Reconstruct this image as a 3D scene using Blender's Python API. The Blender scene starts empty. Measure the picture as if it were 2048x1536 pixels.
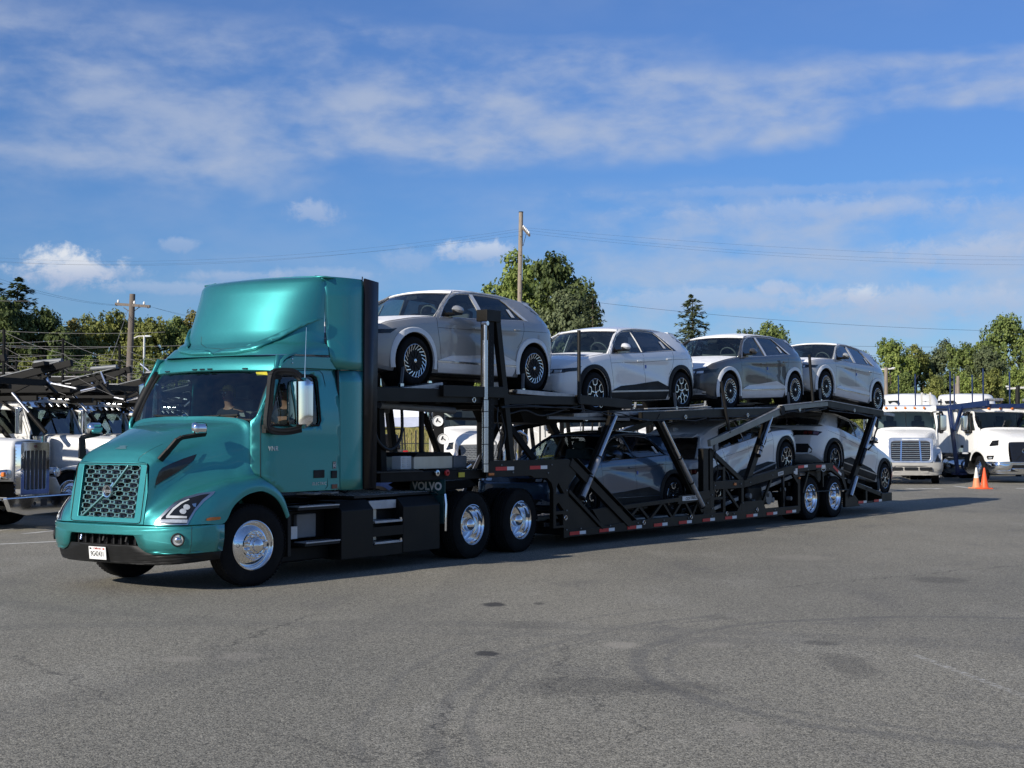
import bpy, bmesh, math, random
from mathutils import Vector, Matrix, Euler, geometry
from mathutils.bvhtree import BVHTree
from mathutils import noise as mnoise
R = math.radians
rnd = random.Random(7)
scene = bpy.context.scene
COL = scene.collection

# ------------------------------------------------------------------ camera
CF, CH, CP = 2840.0, 1.902, R(1.966)
cam_d = bpy.data.cameras.new('camera')
cam_d.sensor_width = 36.0
cam_d.lens = CF / 2048.0 * 36.0
cam_d.clip_start = 0.1
cam_d.clip_end = 6000.0
cam = bpy.data.objects.new('camera', cam_d)
cam.location = (0, 0, CH)
cam.rotation_euler = (R(90) + CP, 0, 0)
COL.objects.link(cam)
scene.camera = cam

# ------------------------------------------------------------------ exposure, world, sun
scene.view_settings.view_transform = 'Standard'
scene.view_settings.look = 'None'
scene.view_settings.gamma = 1.0
scene.view_settings.use_curve_mapping = False
scene.view_settings.exposure = 0.20
SUN_AZ = math.atan2(-0.665, -0.747)      # towards the sun, measured from +Y towards +X
SUN_EL = R(26)
world = bpy.data.worlds.new('World')
scene.world = world
world.use_nodes = True
wn, wl = world.node_tree.nodes, world.node_tree.links
wn.clear()
def N(t, nodes, **kw):
    n = nodes.new(t)
    for k, v in kw.items():
        if k.startswith('i_'):
            n.inputs[k[2:].replace('_', ' ')].default_value = v
        else:
            setattr(n, k, v)
    return n
def wmath(op, a, b=None, c=None, clamp=False):
    n = wn.new('ShaderNodeMath'); n.operation = op; n.use_clamp = clamp
    for i, v in enumerate((a, b, c)):
        if v is None: continue
        if isinstance(v, (int, float)): n.inputs[i].default_value = v
        else: wl.new(v, n.inputs[i])
    return n.outputs[0]
def wsmooth(v, a, b, o0=0.0, o1=1.0):
    n = wn.new('ShaderNodeMapRange'); n.interpolation_type = 'SMOOTHSTEP'
    wl.new(v, n.inputs['Value'])
    n.inputs['From Min'].default_value = a; n.inputs['From Max'].default_value = b
    n.inputs['To Min'].default_value = o0; n.inputs['To Max'].default_value = o1
    return n.outputs[0]
def wmix(f, a, b):
    n = wn.new('ShaderNodeMix'); n.data_type = 'RGBA'
    for i, v in ((0, f), (6, a), (7, b)):
        if isinstance(v, (int, float, tuple)): n.inputs[i].default_value = v
        else: wl.new(v, n.inputs[i])
    return n.outputs[2]
sky = wn.new('ShaderNodeTexSky'); sky.sky_type = 'NISHITA'; sky.sun_disc = False
sky.sun_elevation = SUN_EL; sky.sun_rotation = SUN_AZ
sky.altitude = 0; sky.air_density = 1.0; sky.dust_density = 0.35; sky.ozone_density = 3.0
tc = wn.new('ShaderNodeTexCoord')
sep = wn.new('ShaderNodeSeparateXYZ'); wl.new(tc.outputs['Generated'], sep.inputs[0])
dx, dy, dz = sep.outputs
hl = wmath('SQRT', wmath('ADD', wmath('MULTIPLY', dx, dx), wmath('MULTIPLY', dy, dy)))
az = wmath('ARCTAN2', dx, dy)                     # 0 straight ahead, + to the right (radians)
el = wmath('ARCTAN2', dz, hl)                     # elevation in radians
cx = wn.new('ShaderNodeCombineXYZ'); wl.new(az, cx.inputs[0]); wl.new(el, cx.inputs[1])
def wnoise(scale, sx, sy, detail, rough, off=(0, 0, 0), rot=0.0, dist=0.0):
    m = wn.new('ShaderNodeMapping'); m.inputs['Scale'].default_value = (sx, sy, 1)
    m.inputs['Location'].default_value = off; m.inputs['Rotation'].default_value = (0, 0, rot)
    wl.new(cx.outputs[0], m.inputs[0])
    n = wn.new('ShaderNodeTexNoise'); n.inputs['Scale'].default_value = scale
    n.inputs['Detail'].default_value = detail; n.inputs['Roughness'].default_value = rough
    n.inputs['Distortion'].default_value = dist
    wl.new(m.outputs[0], n.inputs[0])
    return n.outputs[0]
n_fine = wnoise(17, 1.0, 2.4, 5, .5, (3, 1, 0), R(-8), .25)
n_mid = wnoise(7.5, 1.0, 2.3, 4, .55, (1.3, 4, 0), R(-6), .2)
n_big = wnoise(2.2, 1.0, 2.4, 2, .5, (8.1, 2, 0))
# thin high sheets: two broad bands (they run on round the sky as noise does)
tilt = wmath('ADD', el, wmath('MULTIPLY', az, 0.03))
warp = wmath('ADD', tilt, wmath('MULTIPLY', wmath('SUBTRACT', n_mid, .5), .07))
b_c = wmath('ADD', .2285, wmath('MULTIPLY', az, .043))
b_h = wmath('MAXIMUM', .020, wmath('MINIMUM', .075, wmath('SUBTRACT', .044, wmath('MULTIPLY', az, .075))))
band1 = wsmooth(wmath('DIVIDE', wmath('ABSOLUTE', wmath('SUBTRACT', warp, b_c)), b_h), .55, 1.25, 1, 0)
band2 = wmath('MULTIPLY', wsmooth(warp, .0, .05), wsmooth(warp, .150, .185, 1, 0))
band2 = wmath('MULTIPLY', band2, wsmooth(az, -.06, .12, .20, 1.0))
band3 = wmath('MULTIPLY', wsmooth(warp, .085, .105), wsmooth(warp, .118, .135, 1, 0))
band3 = wmath('MULTIPLY', band3, wsmooth(az, -.32, -.22, .1, .35))
hi = wmath('MULTIPLY', wsmooth(el, .25, .35), .22)
bands = wmath('MAXIMUM', wmath('MAXIMUM', band1, band2), wmath('MAXIMUM', band3, hi))
n_rip = wnoise(48, 1.0, 1.9, 6, .62, (5, 3, 0), R(-12), .3)
tex = wmath('ADD', wmath('ADD', wmath('MULTIPLY', n_fine, .46), wmath('MULTIPLY', n_mid, .50)), wmath('MULTIPLY', n_rip, .16))
cov = wmath('MULTIPLY', bands, wsmooth(tex, .40, .74))
cov = wmath('MULTIPLY', cov, wsmooth(n_big, .2, .55, .7, 1.0))
sky_s = wmix(1.0, (0, 0, 0, 1), sky.outputs[0])
hs = wn.new('ShaderNodeHueSaturation'); hs.inputs['Saturation'].default_value = 1.12
wl.new(sky.outputs[0], hs.inputs['Color'])
# deep blue of a clear autumn morning: colour gain by elevation, all round the horizon
gr = wn.new('ShaderNodeValToRGB'); wl.new(wmath('MULTIPLY', el, 1.0 / 1.2, clamp=True), gr.inputs[0])
gr.color_ramp.elements[0].position = 0.0; gr.color_ramp.elements[0].color = (.42, .60, .93, 1)
gr.color_ramp.elements[1].position = 1.0; gr.color_ramp.elements[1].color = (.80, .86, 1.0, 1)
for p_, c_ in ((.083, (.42, .60, .90, 1)), (.137, (.50, .65, .93, 1)), (.24, (.64, .73, 1.0, 1)), (.5, (.74, .82, 1.0, 1))):
    e_ = gr.color_ramp.elements.new(p_); e_.color = c_
gn = wn.new('ShaderNodeMix'); gn.data_type = 'RGBA'; gn.blend_type = 'MULTIPLY'; gn.inputs[0].default_value = 1.0
wl.new(hs.outputs[0], gn.inputs[6]); wl.new(gr.outputs[0], gn.inputs[7])
c1 = wmix(wmath('MULTIPLY', cov, .80), gn.outputs[2], (3.95, 4.55, 5.8, 1))
# small cumulus puffs: (az, el, half width, half height, density)
def px_dir(u, v):
    x = (u - 1024) / CF; z = (768 - v) / CF
    Y = math.cos(CP) - z * math.sin(CP); Z = math.sin(CP) + z * math.cos(CP)
    return math.atan2(x, Y), math.atan2(Z, math.hypot(x, Y))
n_puff = wnoise(52, 1.0, 1.3, 8, .68, (2, 7, 0), 0, .35)
def puff(u, v, w, h, dens):
    a0, e0 = px_dir(u, v)
    X = wmath('DIVIDE', wmath('SUBTRACT', az, a0), w / CF)
    Y = wmath('DIVIDE', wmath('SUBTRACT', el, e0), h / CF)
    r = wmath('SQRT', wmath('ADD', wmath('MULTIPLY', X, X), wmath('MULTIPLY', Y, Y)))
    r = wmath('ADD', r, wmath('MULTIPLY', wmath('SUBTRACT', n_puff, .5), 2.6))
    return wmath('MULTIPLY', wsmooth(r, .30, 1.15, 1, 0), dens), Y
PUFFS = [(138, 535, 104, 40, .97), (225, 545, 60, 16, .4), (632, 424, 52, 26, .5), (358, 489, 38, 15, .35), (955, 503, 80, 28, .62),
         (820, 520, 60, 26, .28), (1728, 590, 36, 28, .75), (1560, 574, 70, 15, .55), (1600, 380, 420, 12, .18), (330, 575, 150, 14, .38),
         (470, 552, 130, 14, .38), (640, 548, 130, 15, .32), (1450, 600, 300, 30, .45), (1930, 505, 150, 34, .5), (1850, 605, 260, 34, .5), (1650, 420, 340, 26, .35)]
for (u, v, w, h, d) in PUFFS:
    m_, Y_ = puff(u, v, w, h, d)
    bright = wsmooth(Y_, -.9, .8)
    hi_c = (6.6, 6.9, 7.4, 1) if d > .6 else (4.6, 5.2, 6.5, 1)
    colr = wmix(bright, (3.6, 4.3, 5.9, 1), hi_c)
    c1 = wmix(m_, c1, colr)
bg = wn.new('ShaderNodeBackground'); bg.inputs['Strength'].default_value = 0.10
wl.new(c1, bg.inputs['Color'])
wo = wn.new('ShaderNodeOutputWorld'); wl.new(bg.outputs[0], wo.inputs[0])

sd = bpy.data.lights.new('sun', 'SUN'); sd.energy = 4.8; sd.angle = R(0.53); sd.color = (1.0, .93, .82)
sun = bpy.data.objects.new('sun', sd); COL.objects.link(sun)
to_sun = Vector((math.sin(SUN_AZ) * math.cos(SUN_EL), math.cos(SUN_AZ) * math.cos(SUN_EL), math.sin(SUN_EL)))
sun.rotation_euler = to_sun.to_track_quat('Z', 'Y').to_euler()
sun.location = to_sun * 60

# ------------------------------------------------------------------ helpers: naming
def tag(o, label=None, cat=None, group=None, kind=None):
    if label: o['label'] = label
    if cat: o['category'] = cat
    if group: o['group'] = group
    if kind: o['kind'] = kind
    return o
def thing(name, label, cat, loc=(0, 0, 0), rz=0.0, group=None):
    o = bpy.data.objects.new(name, None); o.empty_display_size = .3
    COL.objects.link(o); o.location = loc; o.rotation_euler = (0, 0, rz)
    return tag(o, label, cat, group)
def empty(name, parent, loc=(0, 0, 0), rot=(0, 0, 0)):
    o = bpy.data.objects.new(name, None); o.empty_display_size = .1
    COL.objects.link(o); o.parent = parent; o.location = loc; o.rotation_euler = rot
    return o
KIDS = {}
def copy_tree(o, parent=None):
    c = o.copy(); COL.objects.link(c)
    if parent is not None: c.parent = parent
    KIDS.setdefault(c.name, [])
    for ch in kids(o): copy_tree(ch, c)
    return c
def kids(o): return [x for x in COL.objects if x.parent == o]

# ------------------------------------------------------------------ helpers: materials
MATS = {}
def mat(name, col, rough=.5, metal=0.0, coat=0.0, var=.12, vscale=6.0, bump=0.0, bscale=60.0, spec=.5, rvar=.08, emis=None, flake=0.0, coord='Object', stretch=(1, 1, 1), dirt=0.0, dirtcol=(.16, .14, .12)):
    m = bpy.data.materials.new(name); m.use_nodes = True
    nt = m.node_tree; nd, lk = nt.nodes, nt.links
    b = nd['Principled BSDF']
    b.inputs['Metallic'].default_value = metal
    b.inputs['Coat Weight'].default_value = coat; b.inputs['Coat Roughness'].default_value = .03
    b.inputs['Specular IOR Level'].default_value = spec
    tcn = nd.new('ShaderNodeTexCoord'); mp = nd.new('ShaderNodeMapping'); mp.inputs['Scale'].default_value = stretch
    lk.new(tcn.outputs[coord], mp.inputs[0])
    ns = nd.new('ShaderNodeTexNoise'); ns.inputs['Scale'].default_value = vscale; ns.inputs['Detail'].default_value = 6
    lk.new(mp.outputs[0], ns.inputs[0])
    rp = nd.new('ShaderNodeMapRange'); rp.inputs['From Min'].default_value = .3; rp.inputs['From Max'].default_value = .7
    rp.inputs['To Min'].default_value = 1 - var; rp.inputs['To Max'].default_value = 1 + var
    lk.new(ns.outputs[0], rp.inputs[0])
    vm = nd.new('ShaderNodeVectorMath'); vm.operation = 'SCALE'; vm.inputs[0].default_value = col[:3]
    lk.new(rp.outputs[0], vm.inputs['Scale'])
    cout = vm.outputs[0]
    if flake:
        vf = nd.new('ShaderNodeTexVoronoi'); vf.inputs['Scale'].default_value = 900
        lk.new(tcn.outputs[coord], vf.inputs[0])
        sf = nd.new('ShaderNodeSeparateColor'); lk.new(vf.outputs['Color'], sf.inputs[0])
        mf = nd.new('ShaderNodeMapRange'); mf.inputs['To Min'].default_value = 1 - flake; mf.inputs['To Max'].default_value = 1 + flake
        lk.new(sf.outputs[0], mf.inputs[0])
        v2 = nd.new('ShaderNodeVectorMath'); v2.operation = 'SCALE'; lk.new(cout, v2.inputs[0]); lk.new(mf.outputs[0], v2.inputs['Scale']); cout = v2.outputs[0]
    if dirt:
        nz = nd.new('ShaderNodeTexNoise'); nz.inputs['Scale'].default_value = 2.3; nz.inputs['Detail'].default_value = 8; nz.inputs['Roughness'].default_value = .65
        lk.new(tcn.outputs[coord], nz.inputs[0])
        mr = nd.new('ShaderNodeMapRange'); mr.inputs['From Min'].default_value = .5; mr.inputs['From Max'].default_value = .8; mr.inputs['To Max'].default_value = dirt
        lk.new(nz.outputs[0], mr.inputs[0])
        mx = nd.new('ShaderNodeMix'); mx.data_type = 'RGBA'; lk.new(mr.outputs[0], mx.inputs[0]); lk.new(cout, mx.inputs[6]); mx.inputs[7].default_value = (*dirtcol, 1)
        cout = mx.outputs[2]
    lk.new(cout, b.inputs['Base Color'])
    rr = nd.new('ShaderNodeMapRange'); rr.inputs['From Min'].default_value = .3; rr.inputs['From Max'].default_value = .7
    rr.inputs['To Min'].default_value = max(0, rough - rvar * rough); rr.inputs['To Max'].default_value = min(1, rough + rvar * 2 * rough)
    lk.new(ns.outputs[0], rr.inputs[0]); lk.new(rr.outputs[0], b.inputs['Roughness'])
    if bump:
        bn = nd.new('ShaderNodeTexNoise'); bn.inputs['Scale'].default_value = bscale; bn.inputs['Detail'].default_value = 5
        lk.new(mp.outputs[0], bn.inputs[0])
        bp = nd.new('ShaderNodeBump'); bp.inputs['Strength'].default_value = bump; bp.inputs['Distance'].default_value = .02
        lk.new(bn.outputs[0], bp.inputs['Height']); lk.new(bp.outputs[0], b.inputs['Normal'])
    if emis:
        b.inputs['Emission Color'].default_value = (*emis[:3], 1); b.inputs['Emission Strength'].default_value = emis[3]
    MATS[name] = m
    return m
def glass_mat(name, tint=(.8, .9, .88), refl=.09, rough=.01):
    m = bpy.data.materials.new(name); m.use_nodes = True
    nd, lk = m.node_tree.nodes, m.node_tree.links; nd.clear()
    t = nd.new('ShaderNodeBsdfTransparent'); t.inputs[0].default_value = (*tint, 1)
    g = nd.new('ShaderNodeBsdfGlossy'); g.inputs['Roughness'].default_value = rough
    tcn = nd.new('ShaderNodeTexCoord'); ns = nd.new('ShaderNodeTexNoise'); ns.inputs['Scale'].default_value = 3
    lk.new(tcn.outputs['Object'], ns.inputs[0])
    bp = nd.new('ShaderNodeBump'); bp.inputs['Strength'].default_value = .02; lk.new(ns.outputs[0], bp.inputs['Height']); lk.new(bp.outputs[0], g.inputs['Normal'])
    lw = nd.new('ShaderNodeLayerWeight'); lw.inputs[0].default_value = .5
    fr = nd.new('ShaderNodeMath'); fr.operation = 'POWER'; lk.new(lw.outputs['Facing'], fr.inputs[0]); fr.inputs[1].default_value = 3.2
    ad = nd.new('ShaderNodeMath'); ad.operation = 'ADD'; ad.use_clamp = True; lk.new(fr.outputs[0], ad.inputs[0]); ad.inputs[1].default_value = refl
    mx = nd.new('ShaderNodeMixShader'); lk.new(ad.outputs[0], mx.inputs[0]); lk.new(t.outputs[0], mx.inputs[1]); lk.new(g.outputs[0], mx.inputs[2])
    o = nd.new('ShaderNodeOutputMaterial'); lk.new(mx.outputs[0], o.inputs[0])
    MATS[name] = m; return m
def leaf_mat(name, col, col2, trans=.25):
    m = bpy.data.materials.new(name); m.use_nodes = True
    nd, lk = m.node_tree.nodes, m.node_tree.links
    b = nd['Principled BSDF']; b.inputs['Roughness'].default_value = .62; b.inputs['Specular IOR Level'].default_value = .25
    g = nd.new('ShaderNodeNewGeometry'); tcn = nd.new('ShaderNodeTexCoord')
    ns = nd.new('ShaderNodeTexNoise'); ns.inputs['Scale'].default_value = .7; ns.inputs['Detail'].default_value = 4; lk.new(tcn.outputs['Object'], ns.inputs[0])
    ad = nd.new('ShaderNodeMath'); ad.operation = 'MULTIPLY_ADD'; lk.new(g.outputs['Random Per Island'], ad.inputs[0]); ad.inputs[1].default_value = .55; lk.new(ns.outputs[0], ad.inputs[2])
    mr = nd.new('ShaderNodeMapRange'); mr.inputs['From Min'].default_value = .4; mr.inputs['From Max'].default_value = 1.15; lk.new(ad.outputs[0], mr.inputs[0])
    mx = nd.new('ShaderNodeMix'); mx.data_type = 'RGBA'; lk.new(mr.outputs[0], mx.inputs[0]); mx.inputs[6].default_value = (*col, 1); mx.inputs[7].default_value = (*col2, 1)
    lk.new(mx.outputs[2], b.inputs['Base Color'])
    tr = nd.new('ShaderNodeBsdfTranslucent'); lk.new(mx.outputs[2], tr.inputs[0])
    ms = nd.new('ShaderNodeMixShader'); ms.inputs[0].default_value = trans
    lk.new(b.outputs[0], ms.inputs[1]); lk.new(tr.outputs[0], ms.inputs[2]); lk.new(ms.outputs[0], nd['Material Output'].inputs[0])
    MATS[name] = m; return m

M = MATS
mat('teal_paint', (.044, .295, .295), .42, .72, .75, .05, 1.4, flake=.25, rvar=.04, dirt=.10, dirtcol=(.10, .16, .15))
mat('teal_flap', (.008, .05, .055), .45)
mat('black_plastic', (.008, .008, .008), .55, spec=.35, bump=.15, bscale=220)
mat('black_gloss', (.008, .008, .010), .18, coat=.5, var=.05)
mat('fairing_black', (.008, .0075, .010), .35, coat=.1, var=.1, spec=.35)
mat('battery_black', (.0055, .0053, .0052), .45, spec=.22, var=.12, vscale=3)
mat('frame_black', (.0055, .0052, .0048), .55, var=.2, dirt=.12, dirtcol=(.035, .031, .026), spec=.2)
mat('deck_plate_dark', (.035, .034, .032), .5, .4, bump=.4, bscale=120, dirt=.3, dirtcol=(.03, .028, .025))
mat('arm_grey', (.25, .255, .23), .42, .3, var=.2, vscale=4, dirt=.45, dirtcol=(.05, .045, .04))
mat('trailer_black', (.0068, .0058, .0042), .45, coat=.04, var=.12, vscale=3, dirt=.10, dirtcol=(.05, .043, .033), spec=.25)
mat('deck_metal', (.16, .16, .16), .5, .6, bump=.25, bscale=90, var=.3, dirt=.3, dirtcol=(.06, .05, .045))
mat('deck_edge', (.42, .42, .43), .42, .7, var=.25, vscale=9, dirt=.35, dirtcol=(.10, .09, .08))
mat('chrome', (.82, .83, .85), .05, 1.0, var=.02, rvar=.02)
mat('alloy', (.72, .73, .75), .16, 1.0, var=.05)
mat('galvanised', (.50, .48, .43), .38, .85, var=.14, vscale=5, stretch=(1, 1, .3))
mat('alloy_soft', (.60, .60, .60), .30, 1.0, var=.05)
mat('steel_ram', (.62, .63, .66), .22, .95, var=.06)
mat('bright_tread', (.55, .56, .58), .4, .8, bump=.5, bscale=120)
mat('rubber', (.0075, .0075, .008), .8, spec=.2, bump=.3, bscale=80, var=.15, dirt=.25, dirtcol=(.05, .047, .045))
mat('hose', (.01, .01, .011), .5)
mat('white_paint', (.80, .79, .76), .28, coat=.5, var=.03, vscale=2)
mat('white_old', (.74, .73, .70), .4, coat=.2, var=.06, vscale=2)
mat('grey_bumper', (.36, .35, .33), .5, var=.06)
mat('blue_rack', (.008, .022, .085), .4, coat=.2, var=.15)
mat('red_tape', (.66, .016, .02), .35, var=.1)
mat('white_tape', (.86, .86, .85), .35, var=.06)
mat('amber', (.65, .17, .02), .25, coat=.4)
mat('yellow_tag', (.62, .52, .04), .5)
mat('cone_orange', (.85, .10, .02), .5, var=.1, dirt=.2)
mat('cone_faded', (.70, .26, .12), .6, var=.15, dirt=.3)
mat('cone_white', (.72, .70, .64), .55, var=.2, dirt=.4)
mat('wood_pole', (.15, .125, .105), .85, var=.3, vscale=9, bump=.5, bscale=25, stretch=(4, 4, .25))
mat('wood_pole_light', (.27, .225, .18), .85, var=.3, vscale=9, bump=.5, bscale=25, stretch=(4, 4, .25))
mat('bark', (.06, .045, .035), .9, var=.3, bump=.8, bscale=14)
mat('lamp_grey', (.62, .60, .56), .5)
mat('wire', (.02, .02, .022), .5)
mat('bright_wire', (.28, .27, .26), .5, .5)
mat('tent_white', (.82, .84, .88), .7, var=.05, bump=.2, bscale=4)
mat('tent_blue', (.42, .46, .60), .75, var=.06, bump=.2, bscale=5)
mat('lens_dark', (.010, .011, .013), .12, coat=.25, spec=.45)
mat('lens_clear', (.55, .58, .60), .10, .4, coat=1.0, var=.2, vscale=30)
mat('lens_red', (.10, .012, .012), .12, coat=1.0)
mat('drl_white', (.46, .48, .50), .2, coat=.6)
mat('ink_black', (.01, .01, .012), .6)
mat('ink_red', (.45, .04, .03), .6)
mat('plate_white', (.74, .74, .72), .4, var=.03)
mat('silver_letter', (.62, .64, .66), .3, .6)
mat('silver_teal', (.24, .44, .43), .3, .8, var=.03)
mat('cabin_dark', (.022, .021, .022), .75, var=.2)
mat('cabin_grey', (.13, .13, .13), .8, var=.1)
mat('seat_pale', (.34, .34, .33), .8)
mat('skin', (.34, .17, .11), .55, var=.05)
mat('hair_dark', (.02, .013, .01), .7)
mat('cloth_black', (.012, .012, .014), .85)
mat('cloth_grey', (.20, .21, .21), .85)
mat('cap_yellow', (.42, .30, .06), .8)
mat('film_white', (.86, .865, .87), .42, var=.03, bump=1.0, bscale=5)
mat('film_silver', (.70, .71, .72), .32, .1, coat=.3, var=.05, bump=.18, bscale=9)
mat('car_silver', (.33, .33, .325), .36, .15, .9, .03, 2, flake=.12)
mat('car_silver_pale', (.40, .41, .41), .36, .15, .9, .03, 2, flake=.12)
mat('car_white', (.82, .82, .81), .25, .0, .9, .02, 2)
mat('car_graphite', (.060, .058, .056), .36, .2, .9, .03, 2, flake=.2)
mat('car_blue', (.032, .068, .125), .3, .3, .9, .03, 2, flake=.2)
mat('cladding', (.011, .011, .011), .6, spec=.3, bump=.15, bscale=200)
mat('cladding_grey', (.16, .17, .18), .45, .1)
mat('trim_chrome', (.70, .72, .76), .16, .9)
mat('sill_silver', (.50, .51, .53), .3, .7)
mat('red_plastic', (.5, .02, .02), .35)
mat('blue_tag', (.05, .12, .5), .4)
glass_mat('windscreen_glass', (.56, .67, .66), .075)
glass_mat('side_glass', (.50, .56, .57), .05)
glass_mat('privacy_glass', (.14, .14, .16), .06)
leaf_mat('leaf_olive', (.08, .105, .026), (.32, .33, .09))
leaf_mat('leaf_green', (.065, .11, .030), (.26, .31, .09))
leaf_mat('leaf_dark', (.034, .058, .020), (.14, .175, .055), .22)
leaf_mat('leaf_bright', (.10, .16, .04), (.34, .39, .10))
leaf_mat('needle', (.055, .08, .038), (.20, .23, .11), .22)
leaf_mat('leaf_autumn', (.10, .10, .03), (.33, .28, .08))
leaf_mat('dry_grass', (.10, .15, .03), (.46, .36, .15))

# ------------------------------------------------------------------ helpers: mesh builder
class MB:
    def __init__(s): s.v = []; s.f = []
    def add(s, vs, fs):
        o = len(s.v); s.v += [tuple(v) for v in vs]; s.f += [tuple(i + o for i in f) for f in fs]; return s
    def box(s, c, d, rot=None):
        x, y, z = d[0] / 2, d[1] / 2, d[2] / 2
        vs = [Vector((a * x, b * y, e * z)) for a in (-1, 1) for b in (-1, 1) for e in (-1, 1)]
        if rot is not None:
            mm = rot if isinstance(rot, Matrix) else Euler(rot).to_matrix()
            vs = [mm @ v for v in vs]
        vs = [v + Vector(c) for v in vs]
        return s.add(vs, [(0, 1, 3, 2), (4, 6, 7, 5), (0, 4, 5, 1), (2, 3, 7, 6), (0, 2, 6, 4), (1, 5, 7, 3)])
    def bb(s, a, b):
        return s.box([(a[i] + b[i]) / 2 for i in range(3)], [abs(b[i] - a[i]) for i in range(3)])
    def beam(s, p, q, w, h, up=(0, 0, 1)):
        p, q = Vector(p), Vector(q); d = q - p; L = d.length; d.normalize()
        u = Vector(up); sd_ = d.cross(u)
        if sd_.length < 1e-4: sd_ = d.cross(Vector((1, 0, 0)))
        sd_.normalize(); u = sd_.cross(d)
        vs = [pt + sd_ * (a * w / 2) + u * (b * h / 2) for pt in (p, q) for a, b in ((-1, -1), (1, -1), (1, 1), (-1, 1))]
        return s.add(vs, [(3, 2, 1, 0), (4, 5, 6, 7), (0, 1, 5, 4), (1, 2, 6, 5), (2, 3, 7, 6), (3, 0, 4, 7)])
    def tube(s, pts, r, seg=8, caps=True):
        pts = [Vector(p) for p in pts]; rs = r if isinstance(r, (list, tuple)) else [r] * len(pts)
        prev = None; rings = []
        for i, p in enumerate(pts):
            d = (pts[min(i + 1, len(pts) - 1)] - pts[max(i - 1, 0)])
            if d.length < 1e-9: d = Vector((0, 0, 1))
            d.normalize()
            if prev is None:
                a = Vector((0, 0, 1)) if abs(d.z) < .9 else Vector((1, 0, 0))
            else: a = prev
            u = (a - d * a.dot(d)).normalized(); w = d.cross(u); prev = u
            rings.append([p + (u * math.cos(2 * math.pi * k / seg) + w * math.sin(2 * math.pi * k / seg)) * rs[i] for k in range(seg)])
        vs = [v for rg in rings for v in rg]; fs = []
        for i in range(len(rings) - 1):
            for k in range(seg):
                a, b = i * seg + k, i * seg + (k + 1) % seg
                fs.append((a, b, b + seg, a + seg))
        if caps:
            fs.append(tuple(range(seg))[::-1]); fs.append(tuple(range((len(rings) - 1) * seg, len(rings) * seg)))
        return s.add(vs, fs)
    def lathe(s, prof, c=(0, 0, 0), axis='y', seg=32, closed=False):
        # prof: (radius, position along axis)
        vs = []
        for (r, t) in prof:
            for k in range(seg):
                a = 2 * math.pi * k / seg; ca, sa = r * math.cos(a), r * math.sin(a)
                p = {'y': (ca, t, sa), 'z': (ca, sa, t), 'x': (t, ca, sa)}[axis]
                vs.append((p[0] + c[0], p[1] + c[1], p[2] + c[2]))
        fs = []; n = len(prof)
        for i in range(n if closed else n - 1):
            for k in range(seg):
                a, b = i * seg + k, i * seg + (k + 1) % seg; j = (i + 1) % n
                c_, d = j * seg + (k + 1) % seg, j * seg + k
                fs.append((a, b, c_, d))
        return s.add(vs, fs)
    def grid(s, rows, close_u=False, close_v=False):
        nr, nc = len(rows), len(rows[0]); vs = [p for r_ in rows for p in r_]; fs = []
        for i in range(nr if close_v else nr - 1):
            for j in range(nc if close_u else nc - 1):
                a = i * nc + j; b = i * nc + (j + 1) % nc; i2 = (i + 1) % nr
                fs.append((a, b, i2 * nc + (j + 1) % nc, i2 * nc + j))
        return s.add(vs, fs)
    def prism(s, poly, axis, a, b, holes=()):
        # polygon (2D) extruded along axis from a to b; 2D coords are the remaining axes in order
        def p3(p, t):
            return {'x': (t, p[0], p[1]), 'y': (p[0], t, p[1]), 'z': (p[0], p[1], t)}[axis]
        loops = [list(poly)] + [list(h) for h in holes]
        flat = [p for lp in loops for p in lp]
        tris = geometry.tessellate_polygon([[Vector((p[0], p[1], 0)) for p in lp] for lp in loops])
        n = len(flat); vs = [p3(p, a) for p in flat] + [p3(p, b) for p in flat]
        fs = [tuple(t) for t in tris] + [tuple(i + n for i in t[::-1]) for t in tris]
        o = 0
        for lp in loops:
            k = len(lp)
            for i in range(k): fs.append((o + i, o + (i + 1) % k, n + o + (i + 1) % k, n + o + i))
            o += k
        return s.add(vs, fs)
    def mirror_y(s):
        n = len(s.v); s.v += [(x, -y, z) for (x, y, z) in s.v]; s.f += [tuple(i + n for i in f[::-1]) for f in s.f]; return s
    def xf(s, mtx):
        s.v = [tuple(mtx @ Vector(v)) for v in s.v]; return s
    def mesh(s, name, merge=False, smooth=40):
        me = bpy.data.meshes.new(name)
        bm = bmesh.new(); vv = [bm.verts.new(v) for v in s.v]
        for f in s.f:
            try:
                if len(set(f)) >= 3: bm.faces.new([vv[i] for i in f])
            except ValueError: pass
        if merge: bmesh.ops.remove_doubles(bm, verts=bm.verts, dist=1e-5)
        bmesh.ops.recalc_face_normals(bm, faces=bm.faces)
        if smooth:
            lim = R(smooth)
            for f in bm.faces: f.smooth = True
            for e in bm.edges:
                if len(e.link_faces) == 2 and e.calc_face_angle(0) > lim: e.smooth = False
        bm.to_mesh(me); bm.free(); return me
    def build(s, name, m, parent=None, merge=False, smooth=40, bevel=0.0, label=None, solid=0.0, subsurf=0):
        me = s.mesh(name, merge, smooth)
        return link(name, me, m, parent, bevel, label, solid, subsurf)
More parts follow.
